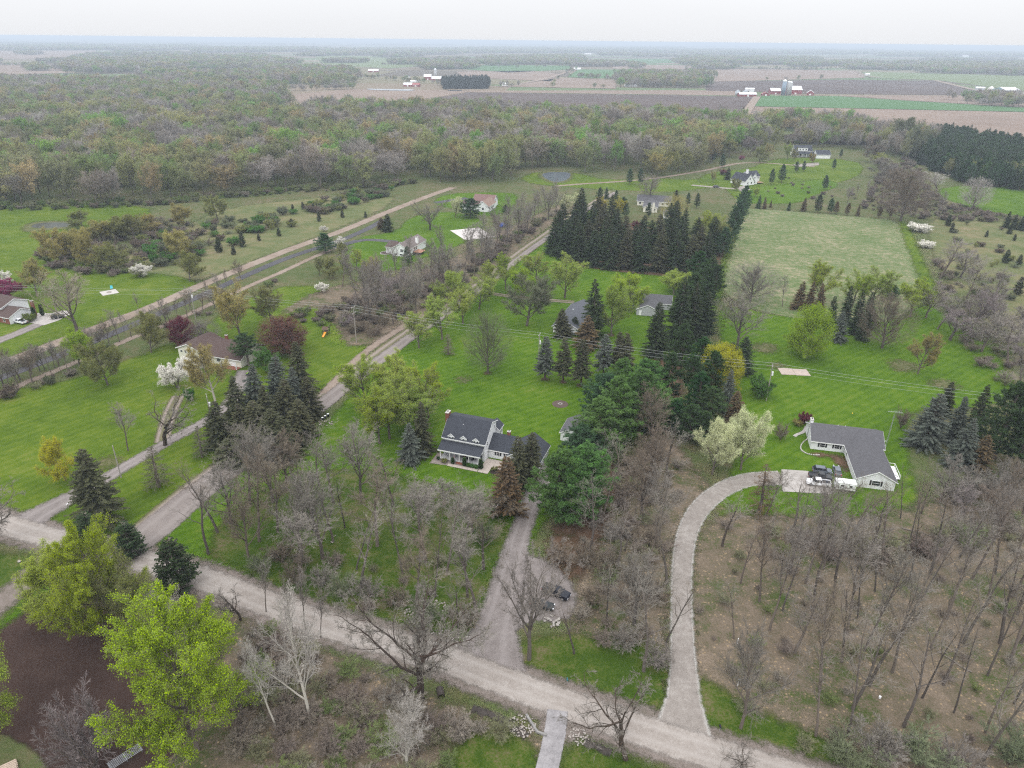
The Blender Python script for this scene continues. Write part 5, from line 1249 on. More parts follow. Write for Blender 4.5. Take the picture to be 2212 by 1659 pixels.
# great spreading oak and gnarled roadside trees
broadleaf('oak', 171, 24, 8.5, .66, [lev(6, tip=.55, gnarl=.05), lev(9, 10, .72, .18, 1.75, .3, .12, .05, .5, tip=.16, open=.5, prof=lambda t: .8 + .25 * t), lev(6, 10, .6, .2, .34, .15, .16, .03, .5), lev(5, 7, .65, .25, .5, .12, .18, .02, .55), lev(3, 6, .65, .25, .55, .12, .18, .02, .6), lev(1, 5, .6, .3, .7, .1, .15, .02, .65)], twig_r=.014, split=3)
broadleaf('oak', 175, 22, 8, .5, [lev(6, tip=.55, gnarl=.04), lev(8, 8, .5, .16, 1.6, .42, .12, .06, .5, tip=.16, open=.3, prof=lambda t: .75 + .3 * t), lev(6, 9, .55, .2, .36, .15, .16, .03, .5), lev(5, 7, .6, .25, .5, .12, .18, .02, .55), lev(3, 6, .6, .25, .55, .12, .18, .02, .6), lev(1, 5, .6, .3, .7, .1, .15, .02, .65)], twig_r=.014, split=3)
for s in range(2):
    broadleaf('gnarled', 181 + s, 14, 5.0, .36, [lev(5, tip=.6, gnarl=.16), lev(8, 6, .7, .25, 1.6, .4, .22, .05, .55, tip=.2, prof=lambda t: .8 + .2 * t), lev(6, 8, .75, .25, .4, .15, .26, .02, .5), lev(4, 7, .7, .25, .5, .12, .22, .02, .55), lev(2, 6, .7, .3, .55, .12, .18, .02, .6)], twig_r=.015, split=3)
for s in range(2):
    broadleaf('bare_shrub', 190 + s, 4, 3.2, .05, [lev(5, tip=.3, gnarl=.1), lev(4, 8, .5, .2, .5, .12, .1, .05, .55), lev(2, 8, .5, .2, .55, .12, .12, .04, .6), lev(1, 6, .55, .2, .65, .1, .1, .03, .65)], stems=9, spread=.5, twig_r=.009, split=1)
# budding and leafing trees
for s in range(3):
    broadleaf('bud', 200 + s, 15, 9.0, .24, [lev(6, tip=.3, gnarl=.06), lev(6, 14, .56, .16, .8, .2, .08, .07, .5, open=.3, prof=lambda t: 1 - .4 * t), lev(4, 9, .5, .2, .45, .18, .1, .05, .55), lev(3, 7, .55, .2, .55, .15, .12, .03, .6), lev(1, 6, .55, .25, .7, .1, .1, .03, .6)], leaf=[(7, .062, .16, 4)], twig_r=.012)
for s in range(3):
    broadleaf('leafy', 220 + s, 14, 8.0, .26, [lev(6, tip=.3, gnarl=.06), lev(6, 15, .68, .16, .8, .16, .08, .05, .5, open=.4, prof=dome), lev(4, 9, .6, .22, .45, .15, .1, .03, .55), lev(3, 7, .6, .25, .55, .12, .12, .02, .6), lev(1, 6, .6, .3, .75, .1, .1, .02, .6)], leaf=[(11, .068, .22, 4)], twig_r=.011)
broadleaf('lush', 240, 22, 14, .36, [lev(7, tip=.3, gnarl=.05), lev(7, 24, .75, .2, .56, .06, .08, .06, .45, open=.5, prof=dome), lev(5, 11, .6, .25, .5, .12, .09, .06, .55), lev(4, 8, .55, .25, .5, .12, .1, .1, .6), lev(2, 6, .5, .25, .65, .1, .08, .2, .6)], leaf=[(10, .068, .14, 4)], twig_r=.011)
for s in range(2):
    broadleaf('blossom', 250 + s, 8, 4.2, .16, [lev(5, tip=.35, gnarl=.08), lev(5, 11, .75, .18, .95, .2, .1, .03, .5, open=.4, prof=dome), lev(4, 8, .6, .2, .48, .2, .12, .03, .55), lev(3, 6, .6, .2, .55, .15, .12, .02, .6), lev(1, 5, .6, .25, .65, .1, .12, .02, .6)], leaf=[(6, .07, .14, 4)], twig_r=.009, stems=2, spread=.3)
for s in range(2):
    broadleaf('shrub', 260 + s, 3, 2.2, .05, [lev(4, tip=.3, gnarl=.1), lev(4, 7, .6, .2, .55, .15, .12, .03, .55), lev(2, 7, .6, .2, .55, .12, .14, .02, .6), lev(1, 6, .6, .2, .65, .1, .12, .02, .65)], stems=8, spread=.7, leaf=[(4, .065, .1, 3)], twig_r=.008, split=1)
# woodland trees seen from far: fuller masses of budding twigs
for s in range(4):
    broadleaf('wood', 280 + s, 22, 13, .24, [lev(6, tip=.25, gnarl=.04), lev(5, 14, .6, .15, .62, .25, .08, .06, .5, open=.4, prof=dome), lev(3, 9, .6, .25, .5, .15, .12, .02, .55), lev(2, 7, .65, .3, .6, .1, .14, .02, .6)], leaf=[(9, .17, .35, 3)], twig_r=.03)
for s in range(2):
    broadleaf('bare_wood', 290 + s, 22, 13.5, .22, [lev(6, tip=.22, gnarl=.04), lev(5, 14, .55, .15, .6, .25, .08, .07, .5, open=.3, prof=dome), lev(3, 10, .55, .2, .5, .15, .12, .04, .55), lev(2, 8, .6, .25, .6, .1, .12, .03, .6), lev(1, 3, .6, .25, .7, .1, .12, .03, .7)], twig_r=.026)

def conifer(kind, seed, H, Rb, whorls, per, droop, up, bw, dens, z0=.04, power=.8, wob=.12):
    r = np.random.default_rng(seed); T, C = Cloud(), Cloud()
    zt = np.linspace(0, H, 8); tp = np.stack([r.normal(size=8) * .05, r.normal(size=8) * .05, zt], 1)[None]; tp[0, 0, :2] = 0
    T.tubes(tp, (np.linspace(.018 * H, .02, 8))[None], 7, 0, r)
    zs = H * (z0 + (1 - z0) * (np.arange(whorls) / whorls) ** .9)
    n = whorls * per; z = np.repeat(zs, per) + r.normal(size=n) * H / whorls * .35; z = np.clip(z, .02 * H, H * .985)
    f = 1 - z / H
    Ln = Rb * np.clip(f, .012, 1) ** power * r.uniform(1 - 2.2 * wob, 1 + wob, n) + .12
    az = r.random(n) * 6.283; out = np.stack([np.cos(az), np.sin(az), np.zeros(n)], 1); sdv = np.stack([-np.sin(az), np.cos(az), np.zeros(n)], 1)
    def at(s, i): return np.stack([np.zeros(len(i)), np.zeros(len(i)), z[i]], 1) + out[i] * (Ln[i] * s)[:, None] + np.array([0, 0, 1.0]) * (Ln[i] * (up * s * (.35 + .65 * (1 - f[i])) - droop * f[i] * s ** 1.3 + .12 * droop * s ** 3))[:, None]
    ss = np.linspace(0, 1, 4); ii = np.arange(n)
    C.tubes(np.stack([at(np.full(n, s), ii) for s in ss], 1), np.linspace(.035, .01, 4)[None] * np.ones((n, 1)), 3, 0, r)
    m_ = np.maximum(4, (Ln * dens).astype(int)); bi = np.repeat(np.arange(n), m_)
    s = r.uniform(.12, 1.02, len(bi)) ** .8; p0 = at(s, bi)
    sg = np.where(r.random(len(bi)) < .5, -1.0, 1.0)
    l = (.16 + .34 * (1.05 - s) * np.minimum(Ln[bi], 3.2)) * r.uniform(.7, 1.2, len(bi))
    d = unit(out[bi] * r.uniform(.35, .9, (len(bi), 1)) + sdv[bi] * sg[:, None] * r.uniform(.3, 1, (len(bi), 1)) + np.array([0, 0, 1.0]) * (r.normal(size=(len(bi), 1)) * .12 - droop * .35 * f[bi][:, None]))
    p1 = p0 + d * l[:, None]
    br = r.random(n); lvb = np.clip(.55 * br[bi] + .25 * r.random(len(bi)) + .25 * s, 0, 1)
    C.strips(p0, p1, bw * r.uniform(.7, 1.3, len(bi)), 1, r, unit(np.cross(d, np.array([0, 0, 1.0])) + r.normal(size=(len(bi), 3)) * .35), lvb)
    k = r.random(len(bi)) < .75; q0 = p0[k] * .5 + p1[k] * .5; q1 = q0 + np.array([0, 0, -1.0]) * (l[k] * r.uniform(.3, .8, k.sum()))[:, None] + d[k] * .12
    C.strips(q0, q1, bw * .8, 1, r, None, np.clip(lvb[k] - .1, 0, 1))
    tpk = np.array([[0, 0, H * .965]] * 10); C.strips(tpk, tpk + unit(np.c_[r.normal(size=(10, 2)) * .35, np.ones(10)]) * (.035 * H), .05, 1, r)
    register(kind, T, C)
for s in range(4): conifer('spruce', 300 + s, 16, 4.2 + .4 * (s % 2), 34 + 2 * s, 8, (.42, .3, .55, .38)[s], .2, .105, 15, .03 + .03 * (s == 1), (.78, .66, .86, .72)[s], .1 + .06 * s)
for s in range(3): conifer('dense_spruce', 310 + s, 20, 4.6, 38, 8, (.35, .45, .3)[s], .2, .13, 12, .02, (.72, .8, .64)[s], (.12, .2, .16)[s])
for s in range(2): conifer('larch', 320 + s, 14, 2.2, 26, 5, .2, .05, .035, 7, .08, .6, .22)
for s in range(2): conifer('pruned_spruce', 325 + s, 16, 3.4, 30, 8, .35, .2, .1, 15, .22, .6, .14)
conifer('cedar', 330, 6, 1.7, 24, 8, -.35, .5, .07, 14, .02, .6)
conifer('column', 333, 3.2, .62, 22, 9, -.8, .8, .06, 26, .02, .35)

def pine(kind, seed, H, Rb, nl, z0=.18, tuft=.36, per=24):
    r = np.random.default_rng(seed); T, C = Cloud(), Cloud()
    zt = np.linspace(0, H * .97, 8); tp = np.stack([r.normal(size=8) * .12, r.normal(size=8) * .12, zt], 1)[None]; tp[0, 0, :2] = 0
    T.tubes(tp, np.linspace(.017 * H, .03, 8)[None], 7, 0, r)
    t = (np.arange(nl) + r.random(nl)) / nl; z = H * (z0 + (.97 - z0) * t); az = np.arange(nl) * 2.4 + r.normal(size=nl) * .3
    prof = np.where(t < .3, .7 + t, 1.0) * (1 - t ** 1.9) + .1
    Ln = Rb * prof * r.uniform(.65, 1.15, nl)
    pts = np.zeros((nl, 5, 3)); o = np.stack([np.cos(az), np.sin(az), np.zeros(nl)], 1)
    upk = .1 + .55 * t
    for k in range(5):
        s = k / 4; pts[:, k] = np.stack([np.zeros(nl), np.zeros(nl), z], 1) + o * (Ln * s)[:, None] + np.array([0, 0, 1.0]) * (Ln * (upk * s + .18 * s * s))[:, None] + r.normal(size=(nl, 3)) * .06 * k
    T.tubes(pts, np.linspace(.07, .02, 5)[None] * np.ones((nl, 1)), 4, 0, r)
    bi = np.repeat(np.arange(nl), per); s = r.uniform(.28, 1.04, len(bi)) * 4; i0 = np.clip(s.astype(int), 0, 3); fr = (s - i0)[:, None]
    c = pts[bi, i0] * (1 - fr) + pts[bi, i0 + 1] * fr
    sdv = np.stack([-np.sin(az), np.cos(az), np.zeros(nl)], 1)
    c = c + sdv[bi] * (r.normal(size=(len(bi), 1)) * .2 * Ln[bi][:, None] * (1.1 - s[:, None] / 5)) + np.array([0, 0, 1.0]) * np.abs(r.normal(size=(len(bi), 1))) * .3
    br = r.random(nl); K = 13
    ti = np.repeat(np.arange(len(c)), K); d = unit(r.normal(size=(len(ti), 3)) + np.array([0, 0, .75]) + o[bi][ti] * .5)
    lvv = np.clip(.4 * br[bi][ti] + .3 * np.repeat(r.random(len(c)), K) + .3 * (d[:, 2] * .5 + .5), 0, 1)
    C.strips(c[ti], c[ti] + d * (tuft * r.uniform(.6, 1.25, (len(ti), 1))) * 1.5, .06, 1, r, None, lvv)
    register(kind, T, C)
for s in range(3): pine('pine', 340 + s, 18, 4.6, 72, .12)
for s in range(2): pine('high_pine', 350 + s, 19, 4.0, 50, .36, .36, 20)

LIB = {}
def plant(name, kind, X, Y, H, W=None, crown=(.1, .1, .1), bark=(.12, .1, .088), label=None, cat='tree', group=None, var=None, rz=None, z=0.0):
    """one plant: Empty at its base, trunk and crown children sharing mesh data"""
    P = PROTO[kind]; i = random.randrange(len(P)) if var is None else var % len(P); p = P[i]
    o = empty(name, (X, Y, z - .03), random.uniform(0, 6.28) if rz is None else rz)
    sz = H / p['h']; sx = (W / p['w']) if W else sz * random.uniform(.9, 1.12)
    o.scale = (sx, sx, sz)
    t = link('trunk', proto_mesh(kind, i, 'trunk', 'object'), o); t.color = (*bark, 1)
    c = link('crown', proto_mesh(kind, i, 'crown', 'object'), o)
    j = random.uniform(.88, 1.12); c.color = (*[min(1, k * j) for k in crown], 1)
    if kind in ('spruce', 'dense_spruce', 'bare', 'bare_tall', 'bare_slim', 'pine', 'high_pine', 'larch', 'cedar'): o.rotation_euler = (random.gauss(0, .025), random.gauss(0, .025), o.rotation_euler[2])
    tag(o, label, cat, group)
    return o
HAZE_D = 1.7e-4
C = dict(sand=(.3, .27, .2), bare=(.2, .18, .158), pale=(.38, .35, .32), brown=(.165, .136, .105), purple=(.2, .17, .165), lime=(.27, .36, .035), yellow=(.4, .37, .035),
         lemon=(.30, .38, .075), olive=(.21, .225, .075), green=(.085, .2, .04), tan=(.33, .29, .1), maroon=(.15, .04, .055), magenta=(.3, .045, .13), redbrown=(.17, .085, .07),
         white=(.75, .73, .66), cream=(.6, .64, .38), spruce=(.095, .1, .055), blue=(.125, .145, .12), dark=(.05, .076, .034), brownspruce=(.16, .115, .065),
         pine=(.1, .18, .055), darkpine=(.06, .1, .04), bluepine=(.065, .12, .058), cedar=(.05, .06, .03), greyg=(.15, .17, .10), deep=(.04, .09, .03))
NAMES = dict(bare='bare_tree', bare_round='bare_tree', bare_tall='bare_tree', bare_slim='bare_tree', pruned_spruce='spruce_tree', round_leafy='leafy_tree', oak='bare_tree', gnarled='bare_tree', bud='budding_tree', leafy='leafy_tree', lush='leafy_tree', blossom='blossom_tree',
             spruce='spruce_tree', dense_spruce='spruce_tree', larch='larch_tree', cedar='cedar_tree', column='columnar_shrub', pine='pine_tree', high_pine='pine_tree', shrub='shrub', bare_shrub='shrub', wood='woodland_tree', bare_wood='woodland_tree')
BK = dict(bare=(.13, .11, .095), pale=(.4, .37, .33), dark=(.07, .055, .045), pine=(.1, .07, .055))
def tree(kind, x, y, top, col, label, w=None, group=None, bark='bare', var=None, h=None):
    X, Y = G(x, y); H = h or height_of(x, y, top)
    W = None if w is None else w / depth_scale(X, Y, H * .5)
    cat = 'shrub' if kind in ('shrub', 'bare_shrub', 'column') else 'tree'
    return plant(NAMES[kind], kind, X, Y, H, W, C[col], BK[bark], label, cat, group, var)
ORD = ['first', 'second', 'third', 'fourth', 'fifth', 'sixth', 'seventh', 'eighth', 'ninth', 'tenth', 'eleventh', 'twelfth', 'thirteenth', 'fourteenth', 'fifteenth', 'sixteenth', 'seventeenth', 'eighteenth', 'nineteenth', 'twentieth'] + ['%d%s' % (k, {1: 'st', 2: 'nd', 3: 'rd'}.get(k % 10, 'th')) for k in range(21, 99)]
def grove(kind, pts, hs, col, look, group, bark='bare', ws=None):
    """things of one kind told apart by their order from the left"""
    for k, q in enumerate(sorted(pts)):
        x, y = q[:2]; h = q[2] if len(q) > 2 else random.uniform(*hs)
        if look.startswith('grey bare tree of the grove before') and 880 < x < 1110:
            while h > 7 and PX(*G(x, y), h)[1] < 1052: h -= .5
        X, Y = G(x, y); kd = random.choice(kind) if isinstance(kind, (list, tuple)) else kind
        cat = 'shrub' if kd in ('shrub', 'bare_shrub', 'column') else 'tree'
        cl = C[random.choice(col)] if isinstance(col, (list, tuple)) else C[col]
        plant(NAMES[kd], kd, X, Y, h, random.uniform(*ws) if ws else None, cl, BK[bark], '%s, %s from the left' % (look, ORD[k] if k else 'first'), cat, group)

# ---------------- foreground
tree('oak', 908, 1512, 1250, 'bare', 'great spreading bare tree overhanging the gravel road in the foreground', 350, bark='dark', var=0)
tree('oak', 1143, 1425, 1185, 'bare', 'tall forked bare tree left of the black cars at the drive mouth', 215, var=1)
tree('gnarled', 1352, 1640, 1478, 'bare', 'crooked twin-limbed bare tree at the bottom road edge', 270, bark='dark', var=0)
tree('gnarled', 1600, 1665, 1585, 'bare', 'small crooked bare tree at the bottom of the road', 120, var=1)
tree('bare', 1600, 1573, 1330, 'bare', 'grey forked bare tree right of the curved drive mouth', 150)
tree('bare_tall', 1662, 1362, 1130, 'bare', 'tall bare tree behind the white stakes', 110)
tree('gnarled', 1688, 1246, 1160, 'brown', 'small dark bare tree on the lawn edge inside the drive curve', 70)
tree('lush', 425, 1622, 1300, 'lime', 'big lime-green leafing tree filling the lower left foreground', 305)
tree('leafy', -25, 1590, 1345, 'lemon', 'yellow-green leafing tree cut by the left edge above the tilled field', 190)
tree('leafy', 145, 1325, 1190, 'lemon', 'yellow leafing tree at the corner of the tilled field', 150)
tree('lush', 232, 1372, 1145, 'lime', 'bright green leafing tree between the road and the tilled field', 185)
tree('bud', 300, 1375, 1200, 'olive', 'olive budding tree right of the bright green tree by the field', 130)
tree('cedar', 195, 1180, 1112, 'dark', 'dark cedar at the roadside left of the lane mouth', 62)
tree('cedar', 285, 1200, 1128, 'dark', 'dark cedar beside the paved lane mouth', 66)
tree('cedar', 388, 1270, 1165, 'dark', 'dark cedar behind the roadside trees right of the lane mouth', 84)
tree('bare_tall', 597, 1575, 1365, 'pale', 'pale-barked slender tree left of the white twigs', 100, bark='pale')
tree('bare', 668, 1548, 1282, 'pale', 'white-twigged tree below the road left of the great bare tree', 150, bark='pale')
tree('gnarled', 520, 1340, 1255, 'bare', 'dark leaning snag at the road edge', 90, bark='dark')
tree('bare', 395, 1470, 1250, 'pale', 'pale grey bare tree behind the big lime-green tree', 90, bark='pale')
tree('bare', 880, 1662, 1500, 'pale', 'small pale tree at the bottom centre', 120, bark='pale')
tree('bare_shrub', 205, 1665, 1515, 'purple', 'grey-purple bare bush at the bottom left of the tilled field', 165)
grove('bare_tall', [(633,1362),(660,1362),(693,1378),(575,1322)], (11, 14), 'bare', 'slim bare tree on the far bank of the gravel road', 'roadside saplings')
PLANT = [(1560,1180,18),(1600,1260,17),(1640,1300,20),(1585,1380,16),(1740,1260),(1780,1230),(1860,1250),(1965,1250),(2010,1240),(2100,1250),(2150,1240),(2190,1230),(1690,1320),(1830,1370),(1950,1370),(2010,1400),(2080,1390),(2160,1390),(2205,1390),(2060,1540),(2190,1520),(1830,1590),(1705,1240),(1755,1316),(1800,1290),(1717,1410,14),(1770,1493),(1818,1430),(1852,1335),(1867,1406),(1877,1481),(1890,1278),(1927,1453),(1990,1296),(1992,1508),(1842,1531),(2037,1480),(2045,1338),(2072,1205),(2128,1178),(2133,1460),(2135,1286),(2185,1291),(2197,1328),(2182,1426),(1762,1590),(1952,1570),(2128,1583),(2123,1643),(1793,1198),(1640,1205,15),(1960,1190),(1905,1205)]
grove(['bare_slim', 'bare_slim', 'bare_slim', 'bare_tall'], PLANT, (21, 26), ['bare', 'bare', 'brown'], 'slender bare tree of the leaf-strewn grove at right', 'bare trees of the right grove', ws=(8, 12))
grove('bare_shrub', [(1830,1650,5),(1900,1640,6),(1985,1650,6),(2060,1660,5.5),(2180,1650,7)], (5, 6), ['greyg', 'bare'], 'grey-green twiggy bush at the bottom right', 'bushes along the bottom right', ws=(8, 10))
# ---------------- grove before the porch house
GR = [(470,1150),(560,1170),(650,1240),(720,1170),(850,1150),(920,1215),(965,1240),(1020,1150),(900,1300),(780,1270),(540,1090),(620,1060),(1030,1330),(690,1050),(450,1197),(537,1204),(600,1150),(648,1190),(697,1207),(745,1140),(770,1230),(815,1180),(870,1240),(905,1140),(940,1290),(990,1372),(1000,1190),(1045,1230),(720,1085),(590,1085),(1065,1120),(850,1090),(660,1095),(960,1090),(780,1075),(500,1130),(1010,1290)]
grove(['bare', 'bare_slim', 'bare_slim', 'bare_tall'], GR, (17, 23), ['bare', 'bare', 'brown'], 'grey bare tree of the grove before the porch house', 'bare grove before the porch house', ws=(10, 14))
grove('bare_shrub', [(610,1215),(700,1260),(800,1290),(860,1310),(1010,1350),(560,1235),(740,1290),(925,1345),(640,1260),(1050,1170)], (4, 5.5), ['bare', 'brown', 'greyg'], 'twiggy bush under the bare grove by the road', 'bushes under the bare grove', ws=(6, 8))
GB = [(1300,1130),(1330,1060),(1385,1120),(1400,1050),(1330,1240),(1350,1300),(1400,1230),(1425,1150),(1275,1190),(1240,1412,14),(1390,1450),(1438,1390),(1350,1190),(1370,1350),(1310,1340),(1440,1260),(1280,1070),(1440,1020),(1410,970)]
grove(['bare', 'bare_slim', 'bare_slim'], GB, (15, 20), ['bare', 'brown', 'bare'], 'brownish bare tree between the two drives', 'bare trees between the drives', ws=(9, 13))
grove('bare_shrub', [(1270,1220),(1320,1240),(1370,1270),(1420,1300),(1330,1160),(1400,1180),(1280,1310),(1350,1400),(1420,1440),(1210,1215)], (4, 5), ['brown', 'bare'], 'brown twiggy bush between the two drives', 'bushes between the drives', ws=(6, 8))
grove(['bare_slim', 'bare_slim', 'bare_tall'], [(1655,1115),(1715,1140),(1765,1160),(1805,1125),(1850,1145),(1900,1140),(1945,1120),(1990,1110),(2030,1085),(1830,1170)], (11, 15), ['bare', 'brown', 'bare'], 'bare tree screening the front of the ranch house', 'bare trees before the ranch house', ws=(8, 11))
tree('larch', 1640, 1108, 1005, 'brownspruce', 'brown sparse conifer at the end of the curved drive', 62)
grove(['bare_shrub', 'bare'], [(2060,1090),(2100,1070),(2140,1080),(2180,1075),(2210,1060),(2080,1120),(2160,1120),(2210,1110)], (7, 10), ['brown', 'bare', 'purple'], 'dense brown brush right of the ranch house', 'brush right of the ranch house', ws=(9, 12))
# ---------------- conifers near the houses
tree('dense_spruce', 217, 1126, 972, 'spruce', 'large olive-dark spruce on the lawn between the forked lanes', 108, var=0)
grove('spruce', [(477,961,13),(520,931,17),(557,907,17.5),(610,890,18),(653,848,17),(650,954,13),(540,1001,11.5),(580,1001,13),(620,990,12.5),(497,997,7),(585,945,16),(625,925,15),(560,965,14),(600,975,13),(640,900,16),(530,965,13),(668,900,13)], (12, 16), ['spruce', 'spruce', 'blue'], 'spruce of the dense clump beside the paved lane', 'spruce clump by the paved lane', 'pine', ws=(8.5, 11))
tree('larch', 343, 1052, 965, 'spruce', 'thin needled tree under the dead tree by the lane', 70)
tree('larch', 437, 988, 920, 'spruce', 'thin needled tree on the verge left of the spruce clump', 45)
tree('gnarled', 357, 962, 838, 'bare', 'wide dead-limbed tree beside the forked lane', 150, bark='dark')
tree('bare_tall', 277, 974, 858, 'bare', 'slim bare tree left of the wide dead-limbed tree', 60)
tree('leafy', 143, 1038, 945, 'yellow', 'small yellow tree on the left lawn', 80)
tree('gnarled', -18, 1170, 1030, 'bare', 'bare limbs reaching in at the left edge above the road', 190)
tree('spruce', 888, 996, 912, 'blue', 'blue-grey spruce touching the porch house left corner', 62)
tree('spruce', 912, 978, 868, 'spruce', 'taller dark spruce behind the blue one left of the porch house', 60)
tree('spruce', 1096, 1112, 990, 'brownspruce', 'brownish spruce in front of the porch house patio', 78)
tree('spruce', 1117, 1056, 944, 'spruce', 'tall dark spruce left of two before the garage wing', 58)
tree('spruce', 1141, 1040, 932, 'spruce', 'tall dark spruce right of two before the garage wing', 60)
grove('pruned_spruce', [(1177,820),(1216,825),(1255,833),(1303,812),(1334,808),(1347,815)], (14.5, 16), ['blue', 'spruce', 'spruce'], 'high-pruned spruce of the lawn row below the power line', 'spruce row on the lawn', 'pine', ws=(6, 7))
tree('spruce', 1214, 727, 667, 'spruce', 'olive spruce at the corner of the blue-grey roofed house', 46)
tree('spruce', 1240, 717, 684, 'dark', 'small dark spruce between two larger ones by the blue-grey roof', 32)
tree('spruce', 1267, 752, 682, 'brownspruce', 'rusty-brown spruce before the great dark spruce', 66)
tree('dense_spruce', 1281, 732, 605, 'dark', 'great dark cone-shaped spruce beside the blue-grey roofed house', 66)
tree('dense_spruce', 1415, 768, 655, 'dark', 'dark spruce left of the tall pair right of the grey garage', 62)
tree('dense_spruce', 1460, 750, 600, 'dark', 'tallest dark spruce right of the grey garage', 66)
tree('dense_spruce', 1492, 735, 610, 'dark', 'dark spruce at the corner of the hayfield', 56)
grove('pine', [(1203,1122,19),(1262,1105,18),(1235,1130,16)], (15, 17), ['pine', 'pine'], 'bright green soft pine over the main drive', 'soft pines over the drive', 'pine', ws=(11, 13))
grove('pine', [(1330,965,21),(1380,935,20),(1292,990,18),(1340,905,19),(1300,915,16),(1390,880,16),(1258,1010,12),(1420,920,12)], (15, 18), ['pine', 'pine', 'bluepine'], 'soft green pine of the tall clump behind the detached garage', 'soft pines behind the garage', 'pine', ws=(11, 13))
grove(['high_pine', 'pine'], [(1438,872,17),(1486,872,16),(1505,905,15),(1470,800,17),(1530,925,13),(1455,930,10),(1490,950,11),(1520,960,10),(1510,820,15),(1535,850,15)], (13, 16), ['darkpine', 'darkpine', 'deep'], 'dark pine of the belt between the lawns', 'dark pines between the lawns', 'pine', ws=(7, 9))
tree('spruce', 1566, 890, 798, 'blue', 'blue-grey spruce below the yellow tree', 46)
tree('spruce', 1585, 925, 845, 'brownspruce', 'brownish spruce above the cream-blossomed tree', 56)
tree('spruce', 1600, 805, 728, 'dark', 'dark spruce at the foot of the tall bare tree by the hayfield', 60)
tree('spruce', 1575, 800, 740, 'dark', 'dark spruce just behind the yellow tree', 50)
tree('round_leafy', 1552, 838, 742, 'yellow', 'golden-yellow leafing tree under the power line', 98)
tree('leafy', 1538, 1025, 905, 'cream', 'left half of the cream-green blossoming pair by the curved drive', 92)
tree('leafy', 1600, 1015, 892, 'cream', 'right half of the cream-green blossoming pair by the curved drive', 92)
# wall of dark spruces
WALL = [(1340,560),(1290,540),(1420,540),(1385,535),(1350,535),(1215,520),(1240,515),(1195,549),(1222,557),(1250,566),(1282,573),(1316,579),(1350,581),(1386,584),(1420,586),(1455,588),(1490,589),(1525,590),(1205,538),(1238,545),(1270,552),(1305,556),(1370,560),(1405,562),(1440,562),(1475,565),(1510,568),(1258,500),(1278,506),(1303,512),(1330,518),(1255,485),(1290,490),(1320,500),(1440,525),(1470,532),(1500,540),(1532,548),(1455,500)]
grove('dense_spruce', WALL, (17, 22), ['dark', 'dark', 'spruce'], 'dark spruce of the dense spruce wall beside the hayfield', 'wall of dark spruces', 'pine', ws=(9.5, 12))
grove(['dense_spruce', 'pine', 'high_pine'], [(1502,622),(1512,652),(1492,682),(1476,700),(1522,690),(1500,722),(1534,622),(1520,720),(1468,720),(1540,655)], (15, 19), ['dark', 'darkpine', 'deep'], 'dark conifer of the belt linking the spruce wall to the lawns', 'conifer belt below the spruce wall', 'pine', ws=(8, 10))
grove('pine', [(1560,555),(1572,535),(1582,515),(1590,495),(1598,475),(1605,460)], (15, 18), 'bluepine', 'blue-green pine along the left edge of the hayfield', 'pines along the hayfield', 'pine', ws=(8, 9))
grove(['leafy', 'bud'], [(1545,545,17),(1530,515,16),(1480,550,13),(1430,548,10),(1335,470,13),(1300,465,12)], (12, 16), ['yellow', 'lemon', 'olive'], 'yellow budding tree among the dark spruces', 'yellow trees among the spruces')
tree('bare_round', 1455, 480, 420, 'tan', 'tan budding round tree beside the long house', 60)
tree('bare', 1405, 440, 372, 'bare', 'tall bare tree behind the long house', 60)
tree('blossom', 1375, 500, 475, 'maroon', 'dark red small tree before the long house', 30)
grove(['pine', 'spruce'], [(1310,430),(1330,440),(1345,452),(1350,470),(1400,470),(1460,440),(1485,445),(1505,450),(1295,440)], (8, 12), ['bluepine', 'darkpine', 'spruce'], 'garden conifer around the long house', 'conifers round the long house', 'pine')
# ---------------- right side
tree('round_leafy', 1742, 772, 656, 'lime', 'round lime-green tree standing alone on the right lawn', 98)
tree('bare_round', 1905, 752, 637, 'brown', 'round grey-brown bare tree right of the dark conifer clump', 118)
grove('dense_spruce', [(1790,722,15),(1845,722,17),(1822,700,16),(1870,710,15),(1862,735,14)], (13, 16), 'dark', 'dark spruce of the clump behind the lime-green round tree', 'dark spruce clump at right', 'pine')
tree('spruce', 1810, 737, 673, 'blue', 'blue-grey spruce at the front of the right conifer clump', 40)
grove('spruce', [(1722,668,12),(1745,672,13),(1768,678,13)], (12, 13), 'brownspruce', 'brown-tinged conifer left in the right clump', 'brown conifers at right', 'pine')
grove('bud', [(1770,655,18),(1840,662,16),(1880,660,17),(1965,685,16)], (15, 18), ['lemon', 'lime'], 'yellow-green willow-like tree behind the right conifer clump', 'willow-like trees at right', ws=(12, 15))
tree('pine', 1925, 645, 615, 'deep', 'small round dark pine behind the bare round tree', 36)
tree('bare_round', 1620, 652, 568, 'bare', 'wide grey bare tree at the near left corner of the hayfield', 118)
tree('bare', 1592, 755, 632, 'bare', 'tall grey bare tree beside the dark spruce by the hayfield', 105)
tree('bare_tall', 1690, 662, 595, 'bare', 'thin bare pole-like tree at the near hayfield edge', 30)
grove(['bare', 'bare_tall'], [(2000,687,16),(2025,711,14),(2052,735,12),(2030,602,20),(2095,722,19),(2085,650,18),(2120,690,18),(2150,730,17),(2175,790,18),(2200,850,20),(2075,600,14),(2150,650,14),(2195,740,16),(2120,760,16),(2215,900,18)], (14, 19), ['bare', 'bare', 'purple'], 'grey bare tree of the line along the right lawn', 'bare tree line at right', ws=(14, 19))
tree('bud', 1982, 808, 715, 'tan', 'small tan budding tree on the right lawn', 64)
tree('shrub', 1642, 857, 815, 'green', 'round green bush beside the right utility pole', 52)
